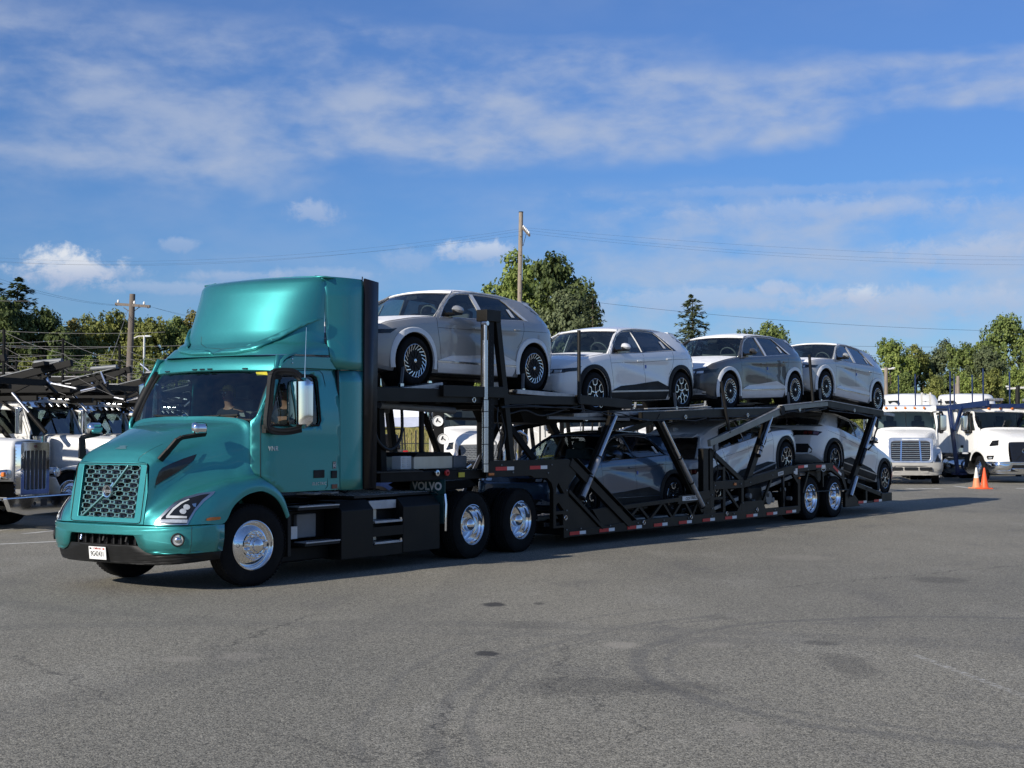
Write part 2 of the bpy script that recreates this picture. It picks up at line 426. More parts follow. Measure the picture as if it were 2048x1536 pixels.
def link(name, me, m, parent=None, bevel=0.0, label=None, solid=0.0, subsurf=0):
    me.materials.clear()
    for mm in (m if isinstance(m, (list, tuple)) else [m]): me.materials.append(MATS[mm] if isinstance(mm, str) else mm)
    o = bpy.data.objects.new(name, me); COL.objects.link(o)
    if parent is not None: o.parent = parent
    if label: o['label'] = label
    if solid:
        md = o.modifiers.new('solid', 'SOLIDIFY'); md.thickness = solid; md.offset = -1
    if subsurf:
        md = o.modifiers.new('sub', 'SUBSURF'); md.levels = subsurf; md.render_levels = subsurf
    if bevel:
        md = o.modifiers.new('bevel', 'BEVEL'); md.width = bevel; md.segments = 2; md.limit_method = 'ANGLE'; md.angle_limit = R(35)
        md.harden_normals = True
    return o
def lerp(a, b, t): return a + (b - a) * t
def interp(xs, ys, x):
    if x <= xs[0]: return ys[0]
    for i in range(len(xs) - 1):
        if x <= xs[i + 1]:
            t = (x - xs[i]) / (xs[i + 1] - xs[i]); return lerp(ys[i], ys[i + 1], t)
    return ys[-1]
def sinterp(xs, ys, x):
    # monotone-ish cubic (Catmull-Rom on uneven knots)
    if x <= xs[0]: return ys[0]
    if x >= xs[-1]: return ys[-1]
    n = len(xs)
    for i in range(n - 1):
        if x <= xs[i + 1]: break
    def slope(k):
        if k <= 0: return (ys[1] - ys[0]) / (xs[1] - xs[0])
        if k >= n - 1: return (ys[-1] - ys[-2]) / (xs[-1] - xs[-2])
        a = (ys[k] - ys[k - 1]) / (xs[k] - xs[k - 1]); b = (ys[k + 1] - ys[k]) / (xs[k + 1] - xs[k])
        return 0 if a * b <= 0 else 2 * a * b / (a + b)
    h = xs[i + 1] - xs[i]; t = (x - xs[i]) / h; m0, m1 = slope(i) * h, slope(i + 1) * h
    return (2 * t**3 - 3 * t**2 + 1) * ys[i] + (t**3 - 2 * t**2 + t) * m0 + (-2 * t**3 + 3 * t**2) * ys[i + 1] + (t**3 - t**2) * m1
def catmull(pts, n):
    # resample a polyline of 3-vectors smoothly, n samples per span
    P = [Vector(p) for p in pts]; out = []
    for i in range(len(P) - 1):
        p0, p1, p2, p3 = P[max(i - 1, 0)], P[i], P[i + 1], P[min(i + 2, len(P) - 1)]
        for k in range(n):
            t = k / n
            out.append(.5 * ((2 * p1) + (p2 - p0) * t + (2 * p0 - 5 * p1 + 4 * p2 - p3) * t * t + (3 * p1 - p0 - 3 * p2 + p3) * t**3))
    out.append(P[-1]); return out
def sag(p, q, drop, n=16):
    p, q = Vector(p), Vector(q)
    return [p.lerp(q, i / n) - Vector((0, 0, drop * 4 * (i / n) * (1 - i / n))) for i in range(n + 1)]
def pix(u, v):
    x = (u - 1024) / CF; z = (768 - v) / CF
    return Vector((x, math.cos(CP) - z * math.sin(CP), math.sin(CP) + z * math.cos(CP)))
def at(u, v, Y):       # point of the place seen at photo pixel (u, v) at distance Y
    d = pix(u, v); return Vector((0, 0, CH)) + d * (Y / d.y)
def gnd(u, v):
    d = pix(u, v); t = -CH / d.z; return Vector((d.x * t, d.y * t, 0))
class Frame:
    def __init__(s, x, y, deg):
        s.m = Matrix.Translation((x, y, 0)) @ Matrix.Rotation(R(deg), 4, 'Z'); s.i = s.m.inverted(); s.loc = (x, y, 0); s.rz = R(deg)
    def ray(s, u, v):
        o = s.i @ Vector((0, 0, CH)); d = (s.i.to_3x3() @ pix(u, v)).normalized(); return o, d
    def un(s, u, v, axis, val):
        o, d = s.ray(u, v); t = (val - o[axis]) / d[axis]; return o + d * t
def bvh_of(objs):
    dg = bpy.context.evaluated_depsgraph_get(); vs = []; fs = []
    for o in (objs if isinstance(objs, (list, tuple)) else [objs]):
        e = o.evaluated_get(dg); me = e.to_mesh(); b = len(vs)
        vs += [v.co.copy() for v in me.vertices]; fs += [tuple(i + b for i in p.vertices) for p in me.polygons]
        e.to_mesh_clear()
    return BVHTree.FromPolygons(vs, fs)
def decal(name, poly, caster, m, parent, off=.004, thick=0.0, rounds=3, label=None, maxlen=.06, bevel=0, smooth=60, kind=None):
    """patch lying on a surface: poly is 2D, caster(p) gives the 3D point and normal; refined so that it follows the surface"""
    tris = geometry.tessellate_polygon([[Vector((p[0], p[1], 0)) for p in poly]])
    bm = bmesh.new(); vs = [bm.verts.new((p[0], p[1], 0)) for p in poly]
    for t in tris:
        try: bm.faces.new([vs[i] for i in t])
        except ValueError: pass
    size = max(max(p[0] for p in poly) - min(p[0] for p in poly), max(p[1] for p in poly) - min(p[1] for p in poly))
    for _ in range(rounds):
        es = [e for e in bm.edges if e.calc_length() > size / 14]
        if not es: break
        bmesh.ops.subdivide_edges(bm, edges=es, cuts=1, use_grid_fill=True); bmesh.ops.triangulate(bm, faces=bm.faces)
    last = None; bad = []
    for v in bm.verts:
        r = caster((v.co.x, v.co.y))
        if r is None: bad.append(v); continue
        p, n = r; v.co = p + n * off
    if bad: bmesh.ops.delete(bm, geom=bad, context='VERTS')
    for f in bm.faces: f.smooth = True
    me = bpy.data.meshes.new(name); bm.to_mesh(me); bm.free()
    o = link(name, me, m, parent, 0, label)
    if thick:
        md = o.modifiers.new('solid', 'SOLIDIFY'); md.thickness = thick; md.offset = 0
    return o
def cast_pix(frame, bvh):
    def f(p):
        o, d = frame.ray(p[0], p[1]); h = bvh.ray_cast(o, d)
        if h[0] is None: return None
        n = h[1]; n = n if n.dot(d) < 0 else -n
        return h[0], n
    return f
def cast_axis(bvh, axis, start, sign):
    # poly 2D coords are the other two axes; ray goes from start along axis*sign
    def f(p):
        o = {'y': Vector((p[0], start, p[1])), 'x': Vector((start, p[0], p[1])), 'z': Vector((p[0], p[1], start))}[axis]
        d = {'y': Vector((0, sign, 0)), 'x': Vector((sign, 0, 0)), 'z': Vector((0, 0, sign))}[axis]
        h = bvh.ray_cast(o, d)
        if h[0] is None: return None
        n = h[1]; n = n if n.dot(d) < 0 else -n
        return h[0], n
    return f
def strip_on(name, pts, caster, m, parent, w=.008, off=.003, n=10, label=None):
    """thin strip following 2D points on a surface"""
    P = []
    for i in range(len(pts) - 1):
        for k in range(n): P.append((lerp(pts[i][0], pts[i + 1][0], k / n), lerp(pts[i][1], pts[i + 1][1], k / n)))
    P.append(pts[-1]); Q = [caster(p) for p in P]; Q = [q for q in Q if q]
    b = MB(); rows = []
    for i, (p, nn) in enumerate(Q):
        t = Q[min(i + 1, len(Q) - 1)][0] - Q[max(i - 1, 0)][0]
        if t.length < 1e-6: continue
        sd_ = nn.cross(t).normalized() * (w / 2)
        rows.append([p + sd_ + nn * off * .2, p + nn * off, p - sd_ + nn * off * .2])
    if len(rows) < 2: return None
    return b.grid(rows).build(name, m, parent, label=label)
def text_mb(s, size, bold=0.0, thick=.004, align='CENTER', spacing=1.0, shear=0.0):
    cu = bpy.data.curves.new('lettering', 'FONT'); cu.body = s; cu.size = size; cu.align_x = align; cu.align_y = 'CENTER'
    cu.extrude = thick / 2; cu.offset = bold; cu.space_character = spacing; cu.shear = shear; cu.resolution_u = 3
    o = bpy.data.objects.new('lettering', cu); COL.objects.link(o)
    dg = bpy.context.evaluated_depsgraph_get(); me = bpy.data.meshes.new_from_object(o.evaluated_get(dg))
    bpy.data.objects.remove(o); bpy.data.curves.remove(cu)
    return me
def lettering(s, name, size, m, parent, mtx, **kw):
    me = text_mb(s, size, **kw); me.transform(mtx); return link(name, me, m, parent)
def boolean(o, cutter, op='DIFFERENCE'):
    md = o.modifiers.new('cut', 'BOOLEAN'); md.operation = op; md.object = cutter; md.solver = 'EXACT'
    dg = bpy.context.evaluated_depsgraph_get(); me = bpy.data.meshes.new_from_object(o.evaluated_get(dg))
    o.modifiers.remove(md); o.data = me
    return o
def resmooth(me, deg=35):
    bm = bmesh.new(); bm.from_mesh(me); lim = R(deg)
    for f in bm.faces: f.smooth = True
    for e in bm.edges: e.smooth = not (len(e.link_faces) == 2 and e.calc_face_angle(0) > lim)
    bm.to_mesh(me); bm.free()
def panel(name, poly, m, side, holes=(), off=0.0, thick=.03, rounds=2, yf=None, parent=None, label=None, seg=.12):
    tris = geometry.tessellate_polygon([[Vector((p[0], p[1], 0)) for p in lp] for lp in [poly] + list(holes)])
    flat = [p for lp in [poly] + list(holes) for p in lp]
    bm = bmesh.new(); vs = [bm.verts.new((p[0], p[1], 0)) for p in flat]
    for t in tris:
        try: bm.faces.new([vs[i] for i in t])
        except ValueError: pass
    for _ in range(5):
        es = [e for e in bm.edges if e.calc_length() > seg]
        if not es: break
        bmesh.ops.subdivide_edges(bm, edges=es, cuts=1); bmesh.ops.triangulate(bm, faces=bm.faces)
    for v in bm.verts: v.co = Vector((v.co.x, side * (yf(v.co.x, v.co.y) + off), v.co.y))
    for f in bm.faces: f.smooth = True
    bmesh.ops.recalc_face_normals(bm, faces=bm.faces)
    # make normals point outwards
    s0 = sum(f.normal.y for f in bm.faces)
    if s0 * side < 0: bmesh.ops.reverse_faces(bm, faces=bm.faces)
    me = bpy.data.meshes.new(name); bm.to_mesh(me); bm.free()
    o = link(name, me, m, parent, 0, label)
    if thick:
        md = o.modifiers.new('solid', 'SOLIDIFY'); md.thickness = thick; md.offset = -1
    return o
T = Frame(-4.186, 18.288, 56.92)
K = Frame(5.522, 31.818, 53.19)

# ------------------------------------------------------------------ heavy wheels
def tyre_mb(Rr, w, rim, inner=False):
    s = .045
    prof = [(rim, .012), (rim + .02, .0), (rim + .07, -.006), (Rr - .075, -.004), (Rr - .03, .008), (Rr - .006, .03)]
    t = .03
    ng = 4; gap = (w - .06) / (ng + 1)
    for i in range(ng):
        a = .03 + gap * (i + 1)
        prof += [(Rr, a - .007), (Rr - .014, a - .004), (Rr - .014, a + .004), (Rr, a + .007)]
    prof += [(Rr - .006, w - .03), (Rr - .03, w - .008), (Rr - .075, w + .004), (rim + .02, w), (rim, w - .012), (rim - .02, w * .5)]
    b = MB(); b.lathe(prof, seg=56, closed=True)
    # shoulder lugs: many small blocks at the shoulder
    for k in range(64):
        a = 2 * math.pi * k / 64
        c = ((Rr - .010) * math.cos(a), .017, (Rr - .010) * math.sin(a))
        b.box(c, (.012, .030, .030), Matrix.Rotation(-a, 3, 'Y'))
    return b
def ring_letters(name, s, r, y, size, parent, a0=90, m='cladding_grey'):
    pass
_wm = {}
def heavy_wheel(kind, parent, loc, rz=0.0, rot=0.0, label=None, Rr=.51):
    w = empty('wheel', parent, loc, (0, 0, rz))
    if label: w['label'] = label
    key = (kind, Rr)
    if key not in _wm:
        d = {}
        d['tyre'] = tyre_mb(Rr, .27, .295).mesh('tyre')
        if kind == 'steer':
            d['rim'] = MB().lathe([(.275, .15), (.290, .03), (.305, .010), (.309, -.002), (.300, -.006), (.288, .004), (.280, .030), (.268, .036), (.250, .022), (.205, -.012), (.185, -.022), (.178, -.020), (.170, -.036), (.118, -.040), (.112, -.036), (0.0, -.036)], seg=56).mesh('rim')
            d['hub'] = MB().lathe([(.112, -.036), (.110, -.06), (.100, -.075), (.080, -.085), (.075, -.115), (.055, -.132), (.0, -.137)], seg=40).mesh('hub_cap')
        else:
            d['rim'] = MB().lathe([(.295, .12), (.305, .008), (.309, -.004), (.300, -.008), (.288, .002), (.283, .016), (.280, .050), (.268, .062), (.263, .090), (.258, .135), (.246, .160), (.225, .176), (.15, .182), (.0, .182)], seg=56).mesh('rim')
            d['hub'] = MB().lathe([(.118, .182), (.112, .14), (.108, .085), (.104, .055), (.094, .026), (.078, .006), (.055, -.010), (.03, -.018), (.0, -.021)], seg=40).mesh('hub_cap')
        _wm[key] = d
    d = _wm[key]
    link('tyre', d['tyre'], 'rubber', w)
    link('rim', d['rim'], 'chrome', w)
    link('hub_cap', d['hub'], 'chrome', w)
    if kind == 'steer':
        nut = _wm.setdefault('nut', MB().lathe([(.021, -.036), (.021, -.075), (.017, -.088), (.0, -.092)], seg=14).mesh('lug_nut'))
        for k in range(10):
            a = 2 * math.pi * (k + .5) / 10
            o = link('lug_nut', nut, 'chrome', w); o.location = (.1425 * math.cos(a), 0, .1425 * math.sin(a))
        hole = _wm.setdefault('hole', MB().lathe([(.020, -.006), (.024, -.001), (.0, .012)], seg=18).mesh('hand_hole'))
        for k in range(2):
            a = math.pi * (k + .99)
            o = link('hand_hole', hole, 'black_gloss', w); o.location = (.228 * math.cos(a), .004, .228 * math.sin(a)); o.rotation_euler = (0, 0, .7 * math.cos(a))
    else:
        o = link('inner_tyre', d['tyre'], 'rubber', w); o.location = (0, .32, 0)
    return w

# ================================================================== TRACTOR
tr = thing('tractor_truck', 'teal electric day cab tractor truck with tall roof fairing, hauling the loaded car trailer', 'truck', T.loc, T.rz)
TP = 'teal_paint'
# ---- hood with fenders: sections front to rear, nine points each (half), then mirrored
HS = [
 [(-1.315,.640,.815),(-1.312,.645,.85),(-1.30,.650,.90),(-1.285,.662,1.0),(-1.262,.668,1.2),(-1.235,.655,1.42),(-1.205,.600,1.535),(-1.202,.33,1.552),(-1.20,0,1.556)],
 [(-1.310,.80,.815),(-1.292,.79,.88),(-1.255,.77,.955),(-1.215,.705,1.04),(-1.18,.688,1.22),(-1.165,.675,1.45),(-1.15,.612,1.585),(-1.15,.33,1.625),(-1.15,0,1.632)],
 [(-1.235,.985,.815),(-1.20,.965,.91),(-1.13,.92,1.03),(-1.07,.775,1.12),(-1.05,.71,1.27),(-1.05,.70,1.49),(-1.05,.63,1.655),(-1.05,.34,1.722),(-1.05,0,1.735)],
 [(-1.09,1.115,.815),(-1.05,1.09,.955),(-.95,1.035,1.12),(-.88,.86,1.205),(-.85,.755,1.33),(-.83,.74,1.55),(-.80,.665,1.745),(-.80,.36,1.838),(-.80,0,1.856)],
 [(-.82,1.185,.815),(-.78,1.175,1.01),(-.72,1.13,1.21),(-.64,.96,1.275),(-.60,.85,1.40),(-.55,.83,1.64),(-.50,.745,1.85),(-.50,.41,1.935),(-.50,0,1.952)],
 [(-.55,1.215,.815),(-.53,1.21,1.06),(-.48,1.175,1.275),(-.42,1.03,1.325),(-.38,.94,1.44),(-.32,.92,1.70),(-.28,.83,1.92),(-.28,.46,1.995),(-.28,0,2.01)],
 [(-.40,1.228,1.02),(-.36,1.226,1.16),(-.30,1.19,1.30),(-.24,1.07,1.355),(-.20,1.0,1.47),(-.15,.98,1.74),(-.12,.895,1.965),(-.12,.48,2.03),(-.12,0,2.04)],
 [(-.20,1.236,1.14),(-.18,1.236,1.235),(-.15,1.20,1.318),(-.11,1.11,1.375),(-.08,1.05,1.50),(-.04,1.03,1.77),(-.02,.94,1.99),(-.03,.5,2.05),(-.05,0,2.055)],
 [(.02,1.240,1.185),(.02,1.24,1.255),(.02,1.205,1.325),(.03,1.13,1.385),(.05,1.10,1.52),(.07,1.09,1.78),(.08,1.00,2.005),(.05,.53,2.058),(.015,0,2.062)],
 [(.16,1.240,1.17),(.16,1.24,1.235),(.17,1.205,1.30),(.17,1.13,1.35),(.17,1.05,1.36),(.17,.95,1.36),(.17,.8,1.36),(.17,.6,1.36),(.17,.4,1.36)],
 [(.32,1.236,1.105),(.335,1.236,1.165),(.35,1.20,1.225),(.34,1.11,1.24),(.34,1.0,1.24),(.34,.9,1.24),(.34,.8,1.24),(.34,.6,1.24),(.34,.4,1.24)],
 [(.46,1.228,.99),(.49,1.228,1.04),(.52,1.19,1.09),(.50,1.10,1.10),(.50,1.0,1.10),(.5,.9,1.10),(.5,.8,1.10),(.5,.6,1.10),(.5,.4,1.10)],
 [(.575,1.215,.82),(.61,1.215,.845),(.635,1.18,.87),(.61,1.10,.87),(.6,1.0,.87),(.6,.9,.87),(.6,.8,.87),(.6,.6,.87),(.6,.4,.87)]]
cols = []
for s_ in HS: cols.append(catmull(s_, 5))
ncol = len(cols[0]); dense = [catmull([c[j] for c in cols], 5) for j in range(ncol)]     # dense[j] runs front to rear
b = MB(); b.grid([[Vector((p.x, -p.y, p.z)) for p in row] for row in dense])
b2 = MB(); b2.grid([[Vector((p.x, p.y, p.z)) for p in row] for row in dense]); b.add(b2.v, b2.f)
hood = b.build('hood', TP, tr, merge=True, smooth=50)
hb = bvh_of(hood); hc = cast_pix(T, hb); hside = cast_axis(hb, 'y', -2.0, 1)
def Z1(x, y): return (100 + x / 2.327, 540 + y / 2.327)
def Z2(x, y): return (120 + x / 4.8, 860 + y / 4.8)
def ZZ(f, L): return [f(*p) for p in L]
# fender lip, dark wheel houses
for sgn in (-1, 1):
    arc = [(s_[0][0], sgn * s_[0][1], s_[0][2]) for s_ in HS[5:]]
    arc = catmull(arc, 4)
    MB().tube([(p.x, p.y - sgn * .012, p.z) for p in arc], .012, 6).build('fender_lip', TP, tr)
    rows = [[(p.x, p.y - sgn * .02, p.z + .02) for p in arc], [(p.x, sgn * .55, p.z + .02) for p in arc]]
    MB().grid(rows).build('wheel_house', 'black_plastic', tr)
    MB().bb((.60, sgn * .80, .32), (.66, sgn * 1.20, .86)).build('mud_flap', 'black_plastic', tr, bevel=.01)
# ---- grille
def gp(y, z, d=0.0):     # point on the slanted grille plane, d metres behind it
    return (-1.318 + (z - .82) * .155 + d, y, z)
b = MB()
outer = [(-.655, .815), (.655, .815), (.665, 1.2), (.60, 1.54), (.3, 1.556), (-.3, 1.556), (-.60, 1.54), (-.665, 1.2)]
inner = [(-.49, .885), (.49, .885), (.50, .90), (.505, 1.49), (.49, 1.51), (-.49, 1.51), (-.505, 1.49), (-.50, .90)]
fm = MB(); fm.prism(outer, 'x', -.012, .05, holes=[inner]); fm.v = [gp(v[1], v[2], v[0]) for v in fm.v]
fm.build('grille_frame', TP, tr, bevel=.006)
ring = [(-.60, .835), (-.55, .828), (.55, .828), (.60, .835), (.615, .86), (.615, 1.50), (.60, 1.53), (-.60, 1.53), (-.615, 1.50), (-.615, .86), (-.60, .835)]
MB().tube([gp(p[0], p[1], -.016) for p in ring], .0045, 5).build('frame_seam', 'black_plastic', tr)
b = MB(); nr, ncx = 12, 4.5; zh = (1.505 - .888) / nr; yw = 1.0 / ncx
for i in range(nr + 1):
    z = .888 + i * zh; pts = []
    for j in range(10):
        sgn = 1 if (j // 1 + i) % 2 else -1
        yc = -.5 + j * yw / 2
        for q in (-.17, .17):
            yy = yc + q * yw / 2 * 1.6
            if -.5 <= yy <= .5: pts.append((yy, z + sgn * zh * .15))
    for k in range(len(pts) - 1): b.beam(gp(*pts[k], .012), gp(*pts[k + 1], .012), .022, .0078, up=(0, 0, 1))
    if i < nr:
        for j in range(10):
            lo = 1 if (j + i) % 2 else -1; hi_ = 1 if (j + i + 1) % 2 else -1
            if lo == 1 and hi_ == -1:
                yy = -.5 + j * yw / 2
                for q in (-.26, .26):
                    yq = yy + q * yw / 2 * 1.2
                    if -.5 < yq < .5: b.beam(gp(yq, z + zh * .15, .016), gp(yq, z + zh * .85, .016), .018, .006, up=(1, 0, 0))
b.build('grille_mesh', 'silver_teal', tr, smooth=0)
MB().prism([(-.53, .86), (.53, .86), (.53, 1.53), (-.53, 1.53)], 'x', 0, .01).xf(Matrix.Identity(4))
pm = MB().prism([(-.53, .86), (.53, .86), (.53, 1.53), (-.53, 1.53)], 'x', .07, .085); pm.v = [gp(v[1], v[2], v[0]) for v in pm.v]
pm.build('radiator_screen', 'black_gloss', tr)
for i in range(7):
    for j in range(6):
        if rnd.random() < .6:
            y0, z0 = -.46 + j * .165, .90 + i * .088
            MB().box(gp(y0 + .03, z0 + .03, .062), (.01, rnd.uniform(.06, .11), .03)).build('radiator_baffle', 'battery_black', tr)
MB().beam(gp(.41, .895, -.005), gp(.075, 1.145, -.012), .02, .034, up=(1, 0, 0)).build('diagonal_bar', 'silver_teal', tr, bevel=.004)
MB().beam(gp(-.06, 1.245, -.012), gp(-.285, 1.505, -.005), .02, .034, up=(1, 0, 0)).build('diagonal_bar', 'silver_teal', tr, bevel=.004)
bd = MB().lathe([(.052, -.02), (.060, -.03), (.074, -.032), (.080, -.02), (.080, 0), (.052, 0)], axis='x', seg=36, closed=True)
bd.xf(Matrix.Translation(gp(.01, 1.195, -.005)))
bd.beam(gp(-.045, 1.255, -.022), gp(-.085, 1.30, -.022), .018, .03, up=(1, 0, 0))
badge = bd.build('badge_ring', 'chrome', tr)
MB().lathe([(0, -.012), (.054, -.012)], axis='x', seg=30).xf(Matrix.Translation(gp(.01, 1.195, -.005))).build('badge_disc', 'black_gloss', badge)
MB().box(gp(.01, 1.195, -.022), (.01, .118, .028)).build('badge_bar', 'silver_letter', badge)
RX = Matrix(((0, 0, -1, 0), (-1, 0, 0, 0), (0, 1, 0, 0), (0, 0, 0, 1)))       # text facing -x (forward)
lettering('VOLVO', 'badge_lettering', .026, 'ink_black', badge, Matrix.Translation(gp(.01, 1.195, -.0295)) @ RX)
# ---- bumper along a plan curve
BP = [(-.56, 1.222), (-.80, 1.205), (-1.02, 1.165), (-1.18, 1.07), (-1.28, .90), (-1.345, .66), (-1.385, .35), (-1.395, 0), (-1.385, -.35), (-1.345, -.66), (-1.28, -.90), (-1.18, -1.07), (-1.02, -1.165), (-.80, -1.205), (-.56, -1.222)]
bc = catmull([(p[0], p[1], 0) for p in BP], 12)
slen = [0]
for i in range(1, len(bc)): slen.append(slen[-1] + (bc[i] - bc[i - 1]).length)
sm = slen[-1] / 2
bxs, bys = [p.x for p in bc], [p.y for p in bc]
def bcast(off=0.0, tuck=True):
    def f(p):
        s_ = sm - p[0]      # p[0] >0 toward near side (-y) ... s measured from +y end
        s_ = sm + p[0]
        x = interp(slen, bxs, s_); y = interp(slen, bys, s_)
        x2 = interp(slen, bxs, s_ + .01); y2 = interp(slen, bys, s_ + .01)
        n = Vector((-(y - y2), x - x2, 0)); n = Vector((y2 - y, -(x2 - x), 0)).normalized()
        if n.dot(Vector((x + .3, y, 0))) < 0: n = -n
        t = max(0, (.60 - p[1])) * .28 if tuck else 0
        return Vector((x, y, p[1])) - n * (t + off), n
    return f
sE = sm - .005
bp_poly = [(-sE, .80), (sE, .80), (sE, .485), (1.0, .475), (.80, .47), (.70, .50), (.62, .555), (.575, .665), (.55, .69), (-.55, .69), (-.575, .665), (-.62, .555), (-.70, .50), (-.80, .47), (-1.0, .475), (-sE, .485)]
bumper = decal('bumper', bp_poly, bcast(), TP, tr, off=0, thick=.025, rounds=4)
MB().grid([[Vector((p.x, p.y, .80)) for p in bc], [Vector((p.x * .93 + .02, p.y * .93, .815)) for p in bc]]).build('bumper_top', TP, tr)
val = [(-sE, .49), (-1.0, .48), (-.80, .475), (-.68, .51), (-.60, .565), (.60, .565), (.68, .51), (.80, .475), (1.0, .48), (sE, .49), (sE, .385), (1.0, .345), (.55, .345), (-.55, .345), (-1.0, .345), (-sE, .385)]
decal('lower_valance', val, bcast(.014), 'black_plastic', tr, off=0, thick=.02, rounds=4)
MB().bb((-1.25, -.62, .40), (-1.22, .62, .80)).build('intake_panel', 'black_gloss', tr)
for k in range(9):
    y = -.5 + k * .125
    MB().bb((-1.30, y - .012, .55), (-1.22, y + .012, .69)).build('intake_rib', 'black_plastic', tr)
MB().bb((-1.34, -.50, .555), (-1.22, .50, .565)).build('intake_floor', 'black_plastic', tr)
for k in range(3):
    MB().tube([(-1.335, .42 - k * .4, .60), (-1.31, .42 - k * .4, .68)], .018, 10).build('tow_socket', 'chrome' if k == 0 else 'black_plastic', tr)
bb_ = bvh_of([bumper]); bcx = cast_pix(T, bb_)
# fog lamps and their recess
for sg in (1, -1):
    q = bcast()((sg * 1.12, .645)); p, n = q
    rot = n.to_track_quat('Z', 'Y').to_matrix().to_4x4(); mt = Matrix.Translation(p + n * .012) @ rot
    f_ = MB().lathe([(.062, 0), (.072, .012), (.080, .008), (.082, -.004)], axis='z', seg=28).xf(mt).build('fog_lamp', 'black_plastic', tr)
    MB().lathe([(0, -.004), (.064, -.004)], axis='z', seg=28).xf(mt).build('lamp_reflector', 'lens_clear', f_)
    MB().lathe([(0, .022), (.02, .02), (.034, .008)], axis='z', seg=20).xf(mt).build('lamp_bulb', 'chrome', f_)
    rc = [(sg * .86, .70), (sg * 1.02, .712), (sg * 1.22, .708)]
    strip_on('bumper_crease', [(sg * .83, .69), (sg * .86, .71), (sg * 1.03, .722), (sg * 1.24, .716)], bcast(), 'teal_flap', tr, w=.012)
    strip_on('bumper_crease', [(sg * .83, .69), (sg * .85, .61), (sg * .90, .565), (sg * 1.05, .55), (sg * 1.16, .548)], bcast(), 'teal_flap', tr, w=.010)
    strip_on('bumper_seam', [(sg * 1.28, .80), (sg * 1.275, .48)], bcast(), 'black_plastic', tr, w=.007, off=.013)
# licence plate
p, n = bcast(.0)((-.06, .47))
pl = MB().box((-1.383, .06, .455), (.008, .30, .155), Matrix.Rotation(R(-6), 3, 'Y')).build('licence_plate', 'plate_white', tr, bevel=.006)
pmx = Matrix.Translation((-1.3895, .06, .455)) @ Matrix.Rotation(R(-6), 4, 'Y') @ RX
lettering('9G42431', 'plate_number', .088, 'ink_black', pl, pmx @ Matrix.Translation((0, -.012, 0)) @ Matrix.Scale(.72, 4, (1, 0, 0)), thick=.002)
lettering('California', 'plate_state', .034, 'ink_red', pl, pmx @ Matrix.Translation((0, .056, 0)), thick=.002, shear=.3)
MB().box((0, 0, 0), (.03, .018, .002)).xf(pmx @ Matrix.Translation((.115, .054, 0))).build('plate_sticker', 'ink_red', pl)
MB().box((0, 0, 0), (.03, .018, .002)).xf(pmx @ Matrix.Translation((-.115, .054, 0))).build('plate_sticker', 'ink_black', pl)
for yy in (-.04, .16):
    MB().lathe([(0, -.008), (.009, -.006), (.009, 0)], axis='x', seg=10).xf(Matrix.Translation((-1.385, yy, .515))).build('plate_bolt', 'chrome', pl)
# ---- headlights (outlined as they lie on the fender, both sides)
def both(name, poly, m, off, label=None, **kw):
    """patch traced on the near side, and its mirror twin on the far side"""
    o = decal(name, poly, hc, m, tr, off=off, **kw)
    me = o.data.copy(); me.transform(Matrix.Scale(-1, 4, (0, 1, 0))); me.flip_normals()
    o2 = link(name, me, m, tr)
    for md in o.modifiers:
        m2 = o2.modifiers.new(md.name, md.type); m2.thickness = md.thickness; m2.offset = md.offset
    return o, o2
hl_out = ZZ(Z2, [(905, 910), (925, 865), (1010, 775), (1100, 695), (1200, 645), (1330, 610), (1490, 588), (1470, 618), (1380, 690), (1300, 780), (1240, 880), (1225, 912)])
hl_in = ZZ(Z2, [(940, 900), (975, 848), (1050, 775), (1130, 710), (1230, 662), (1340, 630), (1440, 612), (1365, 670), (1290, 760), (1235, 850), (1215, 900)])
heads = both('headlight', hl_out, 'alloy_soft', .004, rounds=4)
lens = both('headlight_lens', hl_in, 'lens_dark', .010, rounds=4)
drl = both('daytime_lamp', ZZ(Z2, [(1022, 832), (1085, 755), (1160, 700), (1235, 668), (1245, 676), (1172, 712), (1100, 768), (1050, 826), (1215, 830), (1213, 850), (1020, 850)]), 'drl_white', .015, rounds=4)
turn = both('turn_lamp', ZZ(Z2, [(948, 893), (975, 862), (1222, 862), (1216, 893)]), 'lens_clear', .014, rounds=4)
for k, (x, y) in enumerate([(1215, 745), (1180, 785)]):
    both('projector_lens', ZZ(Z2, [(x + 32 * math.cos(a), y + 26 * math.sin(a)) for a in [i * math.pi / 5 for i in range(10)]]), 'lens_clear', .016, rounds=2)
both('projector_hood', ZZ(Z2, [(1265, 715), (1305, 705), (1300, 745), (1275, 735)]), 'chrome', .017, rounds=2)
both('side_marker', ZZ(Z2, [(1398, 868), (1405, 850), (1440, 838), (1535, 833), (1540, 848), (1530, 860), (1420, 872)]), 'amber', .010, rounds=3)
